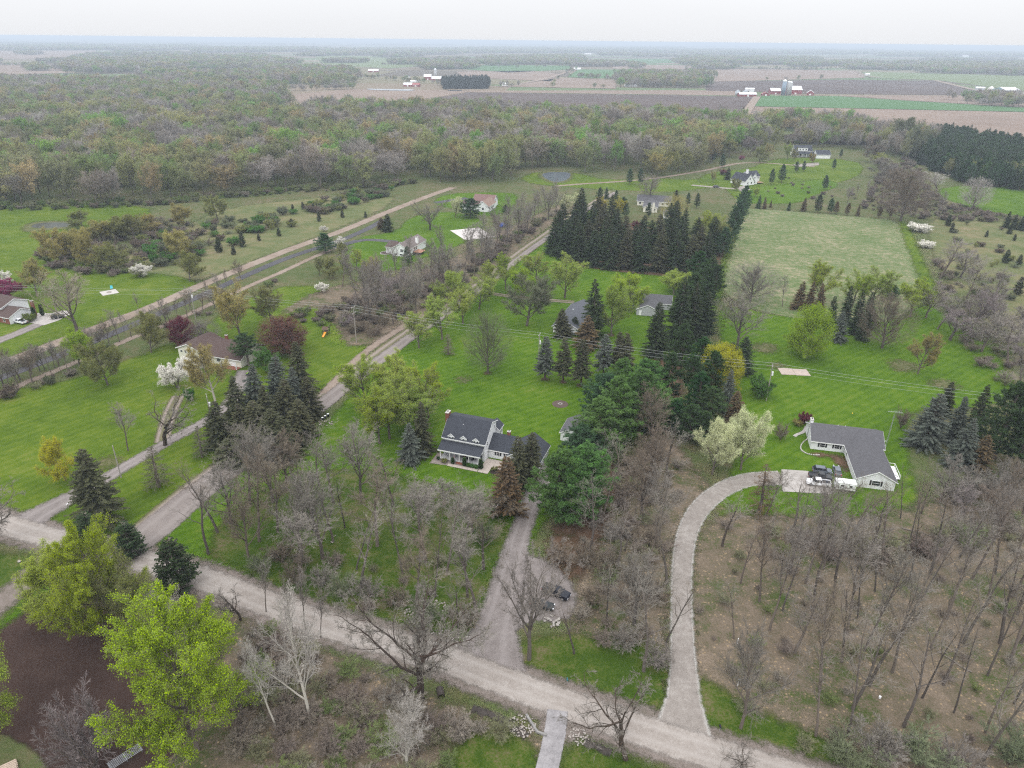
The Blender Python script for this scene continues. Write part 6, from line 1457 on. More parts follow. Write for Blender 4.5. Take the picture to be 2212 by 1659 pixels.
tree('shrub', 1737, 916, 892, 'maroon', 'maroon bush at the chimney end of the ranch house', 28)
tree('shrub', 1722, 919, 906, 'tan', 'small orange bush beside the maroon one', 20)
tree('bare_shrub', 1686, 950, 915, 'brown', 'small brown bush on the lawn left of the ranch house', 40)
tree('bare_shrub', 1945, 925, 885, 'brown', 'russet bush left of the right evergreen clump', 36)
tree('spruce', 1995, 965, 850, 'blue', 'broad blue spruce at the left of the evergreen clump by the ranch house', 80)
tree('spruce', 2035, 895, 826, 'cedar', 'dark narrow conifer behind the broad blue spruce', 44)
tree('spruce', 2055, 958, 858, 'blue', 'second blue spruce in the right evergreen clump', 56)
tree('spruce', 2068, 1010, 900, 'blue', 'lowest blue spruce in the right evergreen clump', 66)
tree('spruce', 2098, 945, 832, 'cedar', 'olive-dark conifer in the middle of the right evergreen clump', 56)
tree('pine', 2148, 990, 822, 'darkpine', 'largest dark pine of the right evergreen clump', 105)
tree('pine', 2195, 1010, 880, 'darkpine', 'dark pine at the right end of the evergreen clump', 90)
tree('spruce', 2110, 1015, 940, 'brownspruce', 'brownish spruce at the foot of the largest dark pine', 60)
# ---------------- left side
tree('bare', 167, 718, 576, 'sand', 'large tan-grey bare tree on the lawn beside the brick house', 125)
tree('bud', 80, 640, 562, 'tan', 'orange-olive budding tree behind the brick house', 66)
tree('blossom', 20, 648, 602, 'magenta', 'magenta-flowering crab tree behind the brick house', 66)
tree('blossom', 10, 612, 584, 'white', 'white flowering tree at the left edge', 40)
tree('leafy', 172, 795, 710, 'lime', 'lime-green tree by the asphalt road at left', 74)
tree('leafy', 233, 832, 740, 'olive', 'olive-green tree right of the lime one by the asphalt road', 84)
tree('leafy', 327, 762, 673, 'olive', 'rounded mossy-green tree on the lawn left of the maroon tree', 72)
tree('round_leafy', 397, 745, 683, 'maroon', 'dark maroon-leaved tree at the left end of the split-level house', 62)
tree('bare_round', 443, 742, 692, 'purple', 'purple-grey twiggy tree over the brown roof', 74)
tree('round_leafy', 613, 764, 683, 'redbrown', 'red-brown round tree behind the split-level house', 108)
tree('bud', 520, 730, 606, 'tan', 'tall tan-gold budding tree behind the brown roof', 92)
tree('bud', 588, 702, 612, 'olive', 'olive budding tree on the lawn right of the tan-gold one', 74)
tree('blossom', 383, 838, 775, 'white', 'white blossoming tree at the head of the two-track', 78)
tree('blossom', 420, 805, 768, 'white', 'second white blossoming tree beside the split-level house', 56)
tree('bud', 465, 866, 740, 'tan', 'golden birch-like tree before the split-level house', 88, bark='pale')
tree('leafy', 575, 805, 750, 'green', 'fresh green small tree beside the house garage at left', 58)
tree('high_pine', 538, 790, 720, 'darkpine', 'flat-topped pine before the split-level house', 58)
tree('shrub', 410, 865, 840, 'green', 'green bush at the end of the two-track', 24)
grove(['bare_tall', 'bare'], [(97,800),(113,812),(133,806),(150,812),(227,742),(303,682),(360,706),(383,696),(40,835),(70,825),(270,720),(410,670),(450,650),(490,630),(520,605),(180,770),(20,800)], (8, 12), ['bare', 'brown'], 'small bare tree along the left roads', 'bare trees along the left roads')
rw = [(-20 + 22 * k + random.uniform(-8, 8), 846 - 8.4 * k + random.uniform(-5, 5)) for k in range(24)]
grove(['bare_tall', 'bare', 'bare_slim'], rw, (8, 12), ['bare', 'brown', 'bare'], 'bare tree of the hedgerow below the left gravel path', 'hedgerow below the left gravel path', ws=(6, 9))
grove('shrub', [(20,860,4),(55,790,3),(110,830,3),(340,700,3),(480,640,3),(240,760,3)], (3, 4), ['greyg', 'brown'], 'low bush along the left roads', 'bushes along the left roads')
grove('leafy', [(133,568,17),(200,575,17),(240,582,13),(290,518,14),(250,520,13),(180,492,10),(400,488,13),(470,474,14),(393,555,14),(410,608,14),(220,520,12),(165,560,15),(330,500,10)], (12, 16), ['olive', 'olive', 'tan'], 'olive-green leafing tree of the thicket round the left pond', 'olive trees round the left pond', ws=(13, 18))
tree('blossom', 310, 598, 570, 'white', 'lone white flowering tree on the left lawn', 42)
tree('blossom', 700, 500, 487, 'white', 'white flowering bush beside the dirt road', 18)
tree('blossom', 735, 530, 512, 'white', 'white flowering bush by the deck house drive', 26)
tree('blossom', 698, 632, 610, 'white', 'white flowering bush in the brush left of the bare wood', 28)
tree('pine', 703, 545, 503, 'bluepine', 'dark green pine beside the asphalt road', 44)
grove('cedar', [(525,533,8),(473,545,8),(353,562,7),(430,565,5),(633,458,5),(655,452,5),(677,456,5),(630,490,5),(603,510,5),(560,520,4),(740,470,5),(790,470,4),(380,530,5),(505,550,5),(690,478,6)], (4, 7), ['cedar', 'dark'], 'dark juniper in the rough meadow above the dirt road', 'junipers in the left meadow')
sh = []
for _ in range(150):
    x = random.uniform(300, 850); lo = 600 - (x - 300) * .33; hi = 520 - (x - 300) * .22
    sh.append((x, random.uniform(hi, lo)))
grove_k = 0
for x, y in sh:
    ck = random.choice(['greyg', 'greyg', 'olive', 'green', 'brown'])
    X, Y = G(x, y); plant('shrub', random.choice(['shrub', 'shrub', 'bare_shrub']), X, Y, random.uniform(2, 5), random.uniform(4, 8.5), C[ck], BK['bare'], dict(greyg='rounded grey-green shrub', olive='olive budding shrub', green='fresh green shrub', brown='brown twiggy shrub')[ck] + ' scattered over the rough left meadow ' + ('near the left pond' if x < 480 else 'towards the dirt road end' if x > 660 else 'above the dirt road'), 'shrub', 'shrubs of the left meadow')
# ---------------- middle
tree('oak', 929, 497, 425, 'bare', 'broad old bare tree on the lawn behind the deck house', 78, bark='dark', var=0)
tree('pine', 1016, 470, 428, 'bluepine', 'rounded blue-green pine before the pink-roofed house', 42)
tree('spruce', 838, 500, 462, 'dark', 'dark spruce on the lawn left of the broad old tree', 26)
tree('spruce', 824, 495, 470, 'brownspruce', 'brown spruce beside the dark one left of the broad old tree', 22)
tree('leafy', 984, 470, 424, 'cream', 'pale blossoming tree left of the rounded pine', 28)
tree('pine', 882, 575, 532, 'bluepine', 'slim pine at the corner of the deck house', 24)
tree('pine', 1092, 462, 442, 'darkpine', 'small dark pine on the lawn beyond the blue machine', 18)
MID = [(790,660),(815,675),(835,666),(865,670),(880,645),(920,637),(950,627),(970,610),(985,640),(1004,588),(1025,600),(1047,577),(1060,560),(890,600),(930,590),(960,575),(1010,560),(1080,545),(1095,530),(1120,515),(1140,505),(1100,500),(1150,490),(1165,478),(1185,475),(1120,480),(1200,462),(860,620),(770,640),(740,620),(900,690),(850,700),(1040,540),(1075,520),(1180,455),(820,640),(930,660),(800,700)]
grove(['bare_tall', 'bare', 'bare_tall'], MID, (17, 22), ['bare', 'bare', 'purple'], 'grey bare tree of the strip of wood beside the paved lane', 'bare wood beside the lane', ws=(9, 12))
grove(['bud', 'leafy'], [(720,600,10),(750,590,9),(690,595,9),(770,580,10),(800,610,12),(740,560,9)], (8, 11), ['olive', 'tan', 'lemon'], 'low budding tree in the brush below the deck house', 'budding brush below the deck house')
grove('bare_shrub', [(760,720,4),(785,715,5),(810,725,4),(830,705,5),(750,705,4),(795,690,4)], (4, 5), ['brown', 'purple'], 'brown brush around the double-armed pole', 'brush round the pole', ws=(7, 9))
grove(['bud', 'leafy'], [(955,734,17),(905,752,14),(1000,700,15),(975,660,15),(1058,640,15),(1092,625,16),(1035,668,14),(1130,640,13),(1160,610,14)], (13, 17), ['lemon', 'lime'], 'yellow-green roadside tree along the lane', 'yellow-green trees along the lane', ws=(11, 14))
tree('bud', 1220, 644, 548, 'lemon', 'pale green tree on the lawn below the spruce wall', 78)
tree('bud', 1138, 704, 593, 'greyg', 'grey-green budding tree on the lawn before the two-track', 112)
tree('bare_round', 1054, 806, 672, 'greyg', 'grey wide-crowned tree on the lawn behind the porch house', 108)
grove('bud', [(820,958,17),(872,916,18),(842,948,18),(926,902,17),(792,885,17),(850,880,17),(900,935,15)], (15, 18), ['lemon', 'lime', 'lemon'], 'yellow-green multi-stemmed tree of the clump left of the porch house', 'lime clump left of the porch house', ws=(12, 15))
tree('larch', 968, 766, 722, 'brown', 'narrow brown evergreen at the lane edge behind the lime clump', 30)
tree('leafy', 1320, 726, 616, 'lemon', 'spreading yellow-green tree right of the great dark spruce', 92)
tree('leafy', 1362, 662, 592, 'lime', 'light green tree behind the grey garage', 96)
tree('leafy', 1455, 636, 588, 'lemon', 'yellow tree at the end of the spruce wall', 70)
tree('leafy', 1220, 458, 420, 'cream', 'cream-blossomed tree at the bend of the lane', 34)
tree('leafy', 1243, 448, 416, 'cream', 'second cream-blossomed tree at the bend of the lane', 30)
# ---------------- beyond the hayfield
grove(['spruce', 'pine'], [(1638,450,9),(1651,451,8),(1664,448,5),(1703,455,6),(1735,456,9),(1766,460,12),(1792,461,10),(1805,462,8),(1828,465,8),(1852,466,8),(1898,470,7),(1922,470,6)], (6, 10), ['dark', 'bluepine', 'brownspruce'], 'conifer of the row at the far edge of the hayfield', 'conifers beyond the hayfield', 'pine')
grove('pine', [(1360,398,12),(1384,398,12),(1688,394,14),(1665,398,12),(1782,410,11),(1540,350,12),(1560,362,12),(1720,372,9),(1735,370,9),(1800,366,9),(1815,340,8)], (9, 13), 'bluepine', 'round dark pine among the houses beyond the hayfield', 'pines by the far houses', 'pine')
tree('blossom', 1562, 378, 366, 'maroon', 'maroon small tree beside the white gabled house', 22)
tree('spruce', 1572, 388, 362, 'dark', 'dark spruce beside the white gabled house', 18)
tree('blossom', 1602, 345, 336, 'magenta', 'pink small tree at the far wood edge', 16)
grove(['leafy', 'bud'], [(1660,345,15),(1700,345,16),(1640,350,14),(1715,350,13),(1540,395,9),(1590,412,9),(1755,352,9),(1630,425,7)], (10, 14), ['olive', 'lemon', 'tan'], 'budding garden tree near the far houses', 'garden trees by the far houses')
tree('bare_round', 1945, 478, 362, 'brown', 'huge round brown bare tree at the far right corner of the hayfield', 118)
tree('bare', 2022, 414, 372, 'pale', 'pale bare tree before the dark pine wood', 60)
tree('bare_round', 2100, 452, 382, 'pale', 'pale wide bare tree on the green beyond the right meadow', 66)
grove(['bare', 'bare_tall'], [(1880,440),(1900,455),(1870,420),(1850,430),(1910,420),(1930,400),(1975,470),(1995,455),(2030,450),(1890,400),(1920,380),(1955,400),(1830,440)], (9, 13), ['bare', 'brown', 'purple'], 'small bare tree of the scrub beyond the hayfield', 'scrub beyond the hayfield')
grove('spruce', [(2172,492,10),(2188,495,9),(2202,497,9),(2180,505,7),(2215,500,9)], (7, 10), 'dark', 'dark young spruce at the right meadow edge', 'young spruces at right', 'pine')
grove('cedar', [(2170,568,7),(2200,575,6),(2055,502,6),(2048,488,7),(2130,512,4),(2197,636,8),(2190,520,4),(2215,690,7),(2110,560,3)], (4, 7), ['cedar', 'dark'], 'dark juniper in the right meadow', 'junipers in the right meadow')
for _ in range(32):
    x, y = random.uniform(2030, 2230), random.uniform(480, 660); X, Y = G(x, y)
    plant('shrub', random.choice(['shrub', 'bare_shrub']), X, Y, random.uniform(1.5, 3.5), random.uniform(3, 6), C[random.choice(['greyg', 'olive', 'brown'])], BK['bare'], 'low grey-green shrub scattered over the right meadow', 'shrub', 'shrubs of the right meadow')
tree('shrub', 1985, 500, 482, 'white', 'pinkish flowering bush at the right hayfield edge', 44)
tree('shrub', 2000, 535, 520, 'white', 'smaller pinkish flowering bush at the right hayfield edge', 30)
grove('bare_tall', [(1742,306),(1752,304),(1765,306),(1800,300),(1808,303),(1818,300),(1850,300),(1862,303),(1872,300),(1790,306),(1730,300),(1885,305)], (20, 26), ['bare', 'purple'], 'tall thin bare tree between the far houses and the tan field', 'thin trees at the tan field', ws=(12, 16))
tree('wood', 1935, 330, 252, 'greyg', 'large pale grey-green willow at the head of the pine wood', 70)
tree('wood', 1960, 345, 268, 'greyg', 'second pale grey-green willow beside the pine wood', 56)
grove(['bare_wood', 'wood'], [(1880,350),(1900,365),(1895,385),(1915,400),(1885,330),(1930,420),(1870,320)], (14, 20), ['bare', 'olive', 'brown'], 'tree of the ragged belt left of the pine wood', 'ragged belt by the pine wood', ws=(14, 20))
grove(['wood', 'bare_wood'], [(1600,330),(1620,338),(1640,330),(1575,340),(1540,342),(1670,322),(1510,360),(1480,372),(1450,378),(1420,382)], (15, 22), ['olive', 'olive', 'purple', 'tan'], 'garden-edge tree before the big wood near the far houses', 'trees at the wood edge by the far houses', ws=(13, 18))
# clipped shrubs of the porch house
def hw_(x, y): return (-18.9 + x*math.cos(RZ(-19)) - y*math.sin(RZ(-19)), 160.6 + x*math.sin(RZ(-19)) + y*math.cos(RZ(-19)))
for k, (x, y, h, w, lb) in enumerate(((4.2, -1.1, 2.0, 1.0, 'left of three clipped green cones before the porch'), (7.5, -1.0, 2.7, 1.15, 'middle of three clipped green cones before the porch'), (12.0, -.9, 3.1, 1.25, 'right and tallest of three clipped green cones by the porch'))):
    plant('columnar_shrub', 'column', *hw_(x, y), h, w, (.035, .075, .02), BK['bare'], lb, 'shrub')
for k, (x, y, w, col, lb) in enumerate(((8.5, -1.0, 1.3, 'green', 'left of three round clipped bushes before the porch'), (9.6, -1.0, 1.4, 'green', 'middle of three round clipped bushes before the porch'), (10.8, -1.1, 1.4, 'green', 'right of three round clipped bushes before the porch'), (1.8, -1.2, 1.8, 'olive', 'loose olive bush at the left end of the porch'), (-.2, -.6, 1.0, 'deep', 'small dark bush at the porch corner'), (15.6, -.2, 1.7, 'olive', 'olive bush at the patio corner'))):
    plant('shrub', 'shrub', *hw_(x, y), 1.1, w, C[col], BK['bare'], lb, 'shrub')
X, Y = G(88, 690); plant('shrub', 'shrub', -187.2, 257.6, 3.4, 4.6, (.13, .17, .03), BK['bare'], 'round yellow-green clipped bush by the brick house garage', 'shrub')
plant('columnar_shrub', 'column', -187.0, 260.6, 5, 1.6, (.035, .07, .02), BK['bare'], 'left of two green columns by the brick chimney', 'shrub')
plant('columnar_shrub', 'column', -186.0, 264.0, 5, 1.6, (.035, .07, .02), BK['bare'], 'right of two green columns by the brick chimney', 'shrub')

# ------------------------------------------------------------------ woods
def fill(poly, spacing, jitter=.45, ragged=0.0):
    P = np.asarray(poly, float); lo, hi = P.min(0), P.max(0)
    xs, ys = np.arange(lo[0], hi[0], spacing), np.arange(lo[1], hi[1], spacing)
    X, Y = np.meshgrid(xs, ys); q = np.stack([X.ravel(), Y.ravel()], 1) + rng.uniform(-jitter, jitter, (X.size, 2)) * spacing
    return q[poly_sd(q, P) > ragged * (np.sin(q[:, 0] / 37) + np.cos(q[:, 1] / 29) + rng.normal(size=len(q)) * .6)]
WOOD_COL = [((.27, .245, .22), 0), ((.25, .215, .18), 0), ((.31, .285, .26), 0), ((.31, .31, .13), 1), ((.26, .29, .12), 1), ((.21, .29, .1), 1), ((.19, .34, .07), 1), ((.35, .29, .15), 1), ((.26, .27, .14), 1)]
WP = np.array([.15, .13, .08, .16, .14, .12, .07, .07, .08])
MAIN_WOOD = surv([(-120,456),(0,452),(150,448),(330,438),(480,422),(640,409),(800,405),(900,392),(960,395),(1050,400),(1130,395),(1150,372),(1260,374),(1420,377),(1500,368),(1560,348),(1590,330),(1640,316),(1700,300),(1640,288),(1430,278),(1250,272),(1100,272),(1000,278),(880,282),(730,280),(640,268),(560,262),(470,258),(0,256),(-120,260)])
q = fill(MAIN_WOOD, 15, .5)
q = q[poly_sd(q, surv([(1110,400),(1120,372),(1180,362),(1245,366),(1250,405)])) < 0]
q = q[poly_sd(q, surv([(735,258),(900,259),(915,273),(760,276)])) < 0]
dist = np.hypot(q[:, 0], q[:, 1])
# the wood's front rank, tree by tree
ax = np.arctan2(q[:, 0], q[:, 1]); order = np.argsort(dist + 0)
bins = ((ax + .9) / .012).astype(int); front = []
for b_ in np.unique(bins):
    i = np.where(bins == b_)[0]; i = i[np.argsort(dist[i])]; front += list(i[:3])
front = np.array(front); front = front[np.argsort(dist[front])][:300]
mask = np.zeros(len(q), bool); mask[front] = True
nz = lambda p: np.sin(p[0] * .021 + 1.3) * np.cos(p[1] * .017) + .5 * np.sin(p[0] * .05 + p[1] * .043)
def wood_pick(p):
    w = WP.copy(); k = nz(p); w[:3] *= 1 + .95 * max(-1, min(1, k)); w[3:] *= 1 - .7 * max(-1, min(1, k)); w = np.clip(w, .01, None); w /= w.sum()
    return WOOD_COL[rng.choice(len(WOOD_COL), p=w)]
WLOOK = ['grey twiggy tree', 'brown-grey twiggy tree', 'pale grey twiggy tree', 'yellow-olive budding tree', 'olive-green budding tree', 'mid-green budding tree', 'bright lime-green tree', 'tan budding tree', 'dull green budding tree']
for i in front:
    cl, leafy = wood_pick(q[i]); px = PX(q[i][0], q[i][1], 0)[0]
    zone = 'beyond the left pond' if px < 330 else 'beyond the rough left meadow' if px < 900 else 'beyond the pink-roofed house' if px < 1150 else 'beyond the middle pond' if px < 1480 else 'behind the white gabled house'
    lb = WLOOK[[c_ for c_, _ in WOOD_COL].index(cl)]
    j = random.uniform(.8, 1.2)
    plant('woodland_tree', 'wood' if leafy else 'bare_wood', q[i][0], q[i][1], random.uniform(20, 31), random.uniform(14, 24), tuple(k * j for k in cl), BK['bare'], lb + ' fronting the big wood ' + zone, 'tree', 'front rank of the big wood')

def scatter(name, pts, label, cat, protos):
    """uncountable growth as one object: points instancing plants; pts rows x y h w idx r g b"""
    pts = np.asarray(pts, float); n = len(pts)
    me = bpy.data.meshes.new(name); me.vertices.add(n)
    co = np.zeros((n, 3)); co[:, :2] = pts[:, :2]; co[:, 2] = -.05; me.vertices.foreach_set('co', co.ravel().astype(np.float32))
    P = [PROTO[k][i] for k, i in protos]; idx = pts[:, 4].astype(int)
    hs = np.array([p['h'] for p in P])[idx]; ws = np.array([p['w'] for p in P])[idx]
    sc = np.stack([pts[:, 3] / ws, pts[:, 3] / ws, pts[:, 2] / hs], 1).astype(np.float32)
    a = me.attributes.new('sc', 'FLOAT_VECTOR', 'POINT'); a.data.foreach_set('vector', sc.ravel())
    a = me.attributes.new('idx', 'INT', 'POINT'); a.data.foreach_set('value', idx.astype(np.int32))
    a = me.attributes.new('rz', 'FLOAT', 'POINT'); a.data.foreach_set('value', rng.uniform(0, 6.283, n).astype(np.float32))
    a = me.attributes.new('tint', 'FLOAT_VECTOR', 'POINT'); a.data.foreach_set('vector', pts[:, 5:8].astype(np.float32).ravel())
    ob = link(name, me); tag(ob, label, cat, kind='stuff')
    g = bpy.data.node_groups.new(name + '_scatter', 'GeometryNodeTree')
    g.interface.new_socket('Geometry', in_out='INPUT', socket_type='NodeSocketGeometry'); g.interface.new_socket('Geometry', in_out='OUTPUT', socket_type='NodeSocketGeometry')
    N, L = g.nodes, g.links; gi, go = N.new('NodeGroupInput'), N.new('NodeGroupOutput')
    g2i = N.new('GeometryNodeGeometryToInstance')
    for k, i in reversed(protos):
        oi = N.new('GeometryNodeObjectInfo'); oi.inputs['Object'].default_value = scatter_obj(k, i); oi.inputs['As Instance'].default_value = True
        L.new(oi.outputs['Geometry'], g2i.inputs[0])
    io = N.new('GeometryNodeInstanceOnPoints'); io.inputs['Pick Instance'].default_value = True
    def attr(nm, ty):
        x = N.new('GeometryNodeInputNamedAttribute'); x.data_type = ty; x.inputs['Name'].default_value = nm; return x.outputs['Attribute']
    L.new(gi.outputs[0], io.inputs['Points']); L.new(g2i.outputs[0], io.inputs['Instance'])
    L.new(attr('idx', 'INT'), io.inputs['Instance Index']); L.new(attr('sc', 'FLOAT_VECTOR'), io.inputs['Scale'])
    cx = N.new('ShaderNodeCombineXYZ'); L.new(attr('rz', 'FLOAT'), cx.inputs['Z']); L.new(cx.outputs[0], io.inputs['Rotation'])
    L.new(io.outputs[0], go.inputs[0])
    md = ob.modifiers.new('scatter', 'NODES'); md.node_group = g
    return ob
_so = {}
def scatter_obj(k, i):
    if (k, i) not in _so:
        P = PROTO[k][i]; cl = Cloud()
        cl.V = P['trunk'].V + P['crown'].V; nt_ = sum(len(v) for v in P['trunk'].V)
        cl.Q = P['trunk'].Q + [x + nt_ for x in P['crown'].Q]; cl.M = [np.zeros(len(x)) for x in P['trunk'].Q] + [m_ + 1 for m_ in P['crown'].M]; cl.A = P['trunk'].A + P['crown'].A
        tw = ML_twig['point'] if (k in BARE or k == 'bare_wood') else M_twiggrey
        _so[(k, i)] = bpy.data.objects.new(k + '_source', cl.mesh(k + '_source', [M_barkfix, tw, ML_leaf['point']]))
    return _so[(k, i)]
WPROT = [('wood', 0), ('wood', 1), ('wood', 2), ('wood', 3), ('bare_wood', 0), ('bare_wood', 1)]
def wood_rows(P_, h=(17, 30), w=(12, 24)):
    out = []
    for p in P_:
        cl, lf = wood_pick(p); j = rng.uniform(.75, 1.25)
        out.append((p[0], p[1], rng.uniform(*h), rng.uniform(*w), rng.integers(0, 4) if lf else rng.integers(4, 6), cl[0]*j, cl[1]*j, cl[2]*j))
    return out
scatter('woodland', wood_rows(q[~mask]), 'budding wood stretching behind its front rank of trees', 'wood', WPROT)
rows = []
for pts, sp in (([(-150,186),(0,182),(320,184),(480,190),(600,198),(625,212),(600,240),(560,256),(470,255),(0,254),(-150,258)], 12), ([(330,160),(560,166),(620,182),(560,186),(330,178)], 13), ([(148,141),(310,129),(318,158),(150,160)], 13), ([(560,150),(735,153),(785,178),(740,190),(620,182)], 13),
                ([(675,262),(680,242),(850,240),(1180,248),(1420,258),(1430,270),(1100,274),(870,266)], 11), ([(1335,166),(1515,162),(1525,190),(1340,192)], 11), ([(1040,127),(1245,122),(1248,140),(1040,142)], 16),
                ([(1475,124),(1760,127),(1760,139),(1475,142)], 16), ([(1980,140),(2300,138),(2300,166),(1990,158)], 14), ([(330,128),(560,122),(640,140),(560,150),(330,150)], 20), ([(1720,304),(1880,292),(1960,300),(1990,340),(1940,350),(1850,318),(1740,318)], 9),
                ([(1430,262),(1640,276),(1720,296),(1880,292),(1870,284),(1640,266),(1440,255)], 12), ([(680,108),(1000,106),(1000,118),(680,121)], 26), ([(0,98),(430,98),(430,108),(0,110)], 30), ([(430,104),(680,104),(680,112),(430,114)], 30), ([(1000,104),(1470,103),(1470,113),(1000,116)], 28), ([(1475,108),(1900,108),(1900,117),(1475,119)], 28), ([(1900,112),(2300,114),(2300,124),(1900,122)], 26), ([(2110,216),(2230,220),(2230,232),(2120,228)], 14)):
    rows += wood_rows(fill(surv(pts), sp * 1.15, .5, sp * 1.6), (13, 26), (sp * 1.0, sp * 1.7))
for pts, sp, wd in (([(-400,92),(430,95),(1106,98),(1700,103),(2600,110)], 60, 250), ([(-400,85),(430,90),(1106,93.5),(1700,99),(2600,106)], 90, 500), ([(-400,82),(430,86.5),(1106,91),(1700,97),(2600,104)], 160, 900)):
    line = np.array(surv(pts))
    for a_, b_ in zip(line[:-1], line[1:]):
        n_ = int(np.linalg.norm(b_ - a_) / sp * 7); t = rng.random(n_)[:, None]
        pp = a_ + (b_ - a_) * t + rng.normal(size=(n_, 2)) * wd
        k = np.sin(pp[:, 0] / 700 + pp[:, 1] / 900) + rng.normal(size=n_) * .4 > -.3
        rows += wood_rows(pp[k], (14, 24), (sp * .8, sp * 1.4))
for _ in range(60):
    cx_, cy_ = random.uniform(-100, 2300), random.uniform(104, 150); w_, h_ = random.uniform(40, 170), random.uniform(1.2, 4.5) * (cy_ - 92) / 30
    pl = surv([(cx_ - w_/2, cy_), (cx_, cy_ - h_ * .6), (cx_ + w_/2, cy_ + .4), (cx_ + w_*.3, cy_ + h_ * .5), (cx_ - w_*.4, cy_ + h_ * .6)])
    sp_ = 14 if cy_ > 130 else 20 if cy_ > 115 else 32
    rows += wood_rows(fill(pl, sp_, .5, sp_ * .8), (12, 22), (sp_ * .9, sp_ * 1.5))
# hedgerows and field trees
for a_, b_, n_ in (((970,150),(1235,143),24), ((1050,187),(1340,192),10), ((1225,166),(1250,150),5), ((1250,168),(1340,174),30), ((1475,150),(1850,152),60), ((1525,177),(1800,172),4), ((820,140),(1000,150),16), ((640,196),(760,192),26), ((0,142),(150,141),20), ((0,110),(200,108),24), ((1600,272),(1900,288),40), ((2040,215),(2180,222),7), ((1200,180),(1240,152),6), ((880,175),(955,185),14), ((700,160),(860,175),22)):
    A, B = np.array(G(*a_)), np.array(G(*b_)); t = rng.random(n_)[:, None]
    rows += wood_rows(A + (B - A) * t + rng.normal(size=(n_, 2)) * 8, (9, 17), (8, 15))
scatter('distant_woods', rows, 'hazy woods and hedgerows out to the horizon', 'wood', WPROT)
# pine wood at right: nearest trees one by one
pq = fill(surv([(1965,300),(2060,298),(2212,325),(2330,345),(2330,420),(2212,412),(2090,400),(1995,362),(1950,330)]), 6.6)
pq = pq[np.argsort(np.hypot(pq[:, 0], pq[:, 1]))]
for p in pq[:140]:
    if random.random() < .8: plant('pine_tree', 'dense_spruce' if random.random() < .5 else 'pine', p[0], p[1], random.uniform(13, 18), random.uniform(7, 9), C[random.choice(['bluepine', 'pine', 'bluepine', 'deep', 'darkpine'])], BK['pine'], 'dark pine at the near edge of the pine wood', 'tree', 'near edge of the pine wood')
    else: plant('woodland_tree', 'wood', p[0], p[1], random.uniform(12, 16), random.uniform(8, 10), C['olive'], BK['bare'], 'olive budding tree among the dark pine wood', 'tree', 'budding trees of the pine wood')
scatter('pine_wood', [(p[0], p[1], rng.uniform(13, 18), rng.uniform(7, 9), rng.integers(0, 2), *((.05, .09, .04) if rng.random() < .5 else (.075, .13, .055))) for p in pq[140:]], 'dark pine wood behind its near edge at right', 'wood', [('dense_spruce', 0), ('pine', 0)])
fp_ = fill(surv([(955,180),(1055,178),(1058,192),(958,193)]), 10)
scatter('far_conifers', [(p[0], p[1], rng.uniform(16, 22), 10, rng.integers(0, 2), .04, .06, .04) for p in fp_], 'dark conifer block beside the far red barns', 'wood', [('dense_spruce', 0), ('pine', 0)])
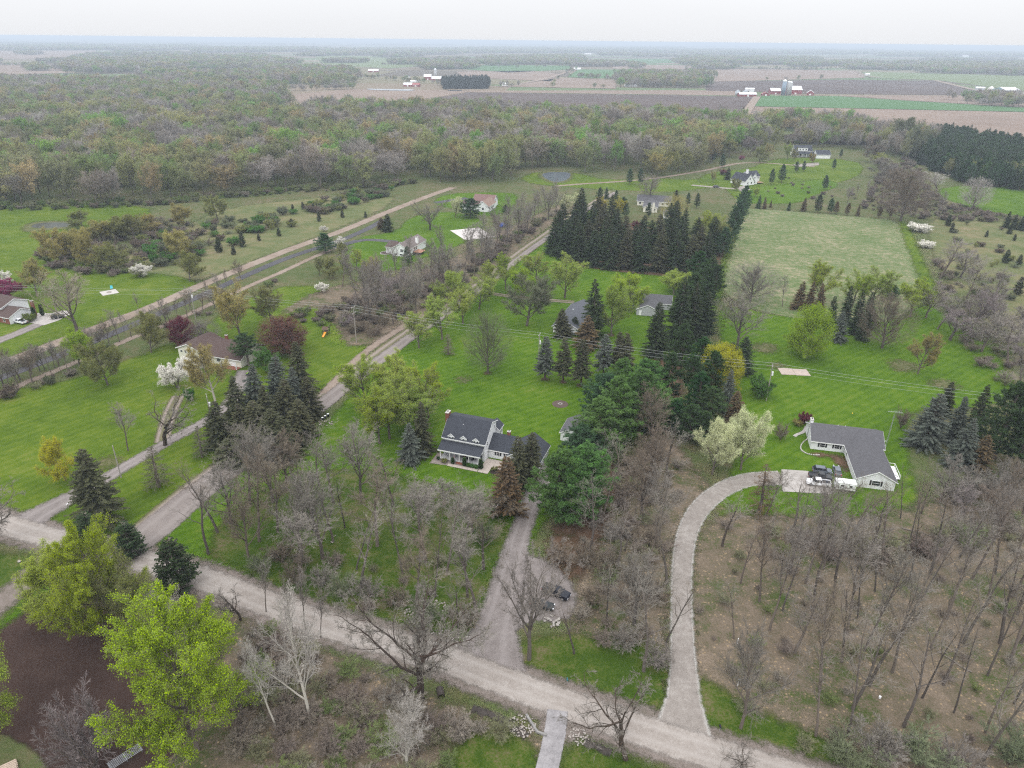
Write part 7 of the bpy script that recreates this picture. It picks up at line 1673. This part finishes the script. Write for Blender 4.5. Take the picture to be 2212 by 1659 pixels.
# undergrowth: brush, saplings, rough edges
ub = []
for pts, sp, hh in (([(540,1345),(640,1405),(800,1470),(960,1545),(1100,1590),(990,1600),(960,1720),(560,1720),(480,1500)], 3.0, (1.6, 3.4)), ([(1500,1590),(1500,1300),(1560,1130),(1700,1150),(1900,1150),(2212,1120),(2300,1300),(2300,1700),(1800,1640)], 7.5, (1.0, 2.2)),
                    ([(1250,1390),(1250,1180),(1330,1010),(1440,940),(1480,1030),(1440,1180),(1435,1400)], 4.5, (1.5, 3.2)), ([(460,1230),(640,1180),(900,1180),(1040,1250),(1000,1370),(900,1360),(700,1290)], 6.5, (1.2, 2.8)), ([(1640,1150),(1900,1180),(2212,1100),(2212,1160),(1900,1230),(1660,1190)], 3.6, (2, 4)),
                    ([(600,690),(760,640),(980,580),(1150,480),(1230,445),(1180,480),(1060,580),(880,690),(780,720)], 5.0, (1.5, 3.5)), ([(-100,450),(330,436),(640,408),(900,394),(880,402),(640,418),(330,446),(-100,460)], 5.5, (1.5, 5)), ([(60,580),(120,510),(340,470),(420,490),(420,560),(250,600)], 6, (1.5, 4)), ([(-50,860),(150,795),(420,680),(600,600),(615,605),(430,690),(160,815),(-50,880)], 6, (1, 2.5)),
                    ([(1860,450),(1900,380),(1960,340),(2040,440),(2200,470),(2200,482),(2000,475)], 6, (1.5, 4)), ([(2020,560),(2100,620),(2212,780),(2212,900),(2120,800),(2040,680)], 6.5, (1.5, 4)), ([(1690,297),(1870,302),(1885,314),(1700,312)], 6, (3, 7)), ([(1260,600),(1330,585),(1540,595),(1540,600),(1330,592)], 8, (.6, 1.2)), ([(1590,410),(1700,385),(1830,395),(1860,430),(1700,436)], 16, (1, 2.5)), ([(200,1420),(330,1340),(480,1330),(470,1420),(330,1460)], 4, (1.5, 3.5))):
    for p in fill(surv(pts), sp):
        if sp == 5.5 and rng.random() < .75: ub.append((p[0], p[1], (h_ := rng.uniform(*hh)), h_ * rng.uniform(1.0, 1.6), rng.integers(2, 4), *[(.14, .2, .06), (.2, .23, .09), (.17, .18, .1)][rng.integers(0, 3)])); continue
        cl = [(.2, .165, .14), (.22, .185, .15), (.19, .19, .11), (.15, .19, .07), (.26, .23, .19)][rng.choice(5, p=[.34, .24, .18, .12, .12])]; h_ = rng.uniform(*hh)
        ub.append((p[0], p[1], h_, h_ * rng.uniform(1.2, 2.0), rng.integers(0, 2) if sp in (7.5, 3.0, 4.5, 6.5, 3.6) else rng.integers(0, 4), *cl))
scatter('undergrowth', ub, 'grey-brown brush and undergrowth below the trees', 'undergrowth', [('bare_shrub', 0), ('bare_shrub', 1), ('shrub', 0), ('shrub', 1)])
# ------------------------------------------------------------------ haze
hz_m = bpy.data.materials.new('haze_air'); hz_m.use_nodes = True
hn = hz_m.node_tree.nodes
for n_ in list(hn): hn.remove(n_)
ho = hn.new('ShaderNodeOutputMaterial'); hv = hn.new('ShaderNodeVolumePrincipled')
hv.inputs['Color'].default_value = (.74, .84, .96, 1); hv.inputs['Density'].default_value = HAZE_D
hv.inputs['Anisotropy'].default_value = 0.2
hz_m.node_tree.links.new(hv.outputs[0], ho.inputs['Volume'])
hz_m.cycles.volume_sampling = 'DISTANCE'
hb = MB().box(-46000, 46000, -46000, 46000, -1.0, 101.0).build('haze', hz_m)
tag(hb, 'pale blue spring haze over the distant country', 'haze', kind='stuff')
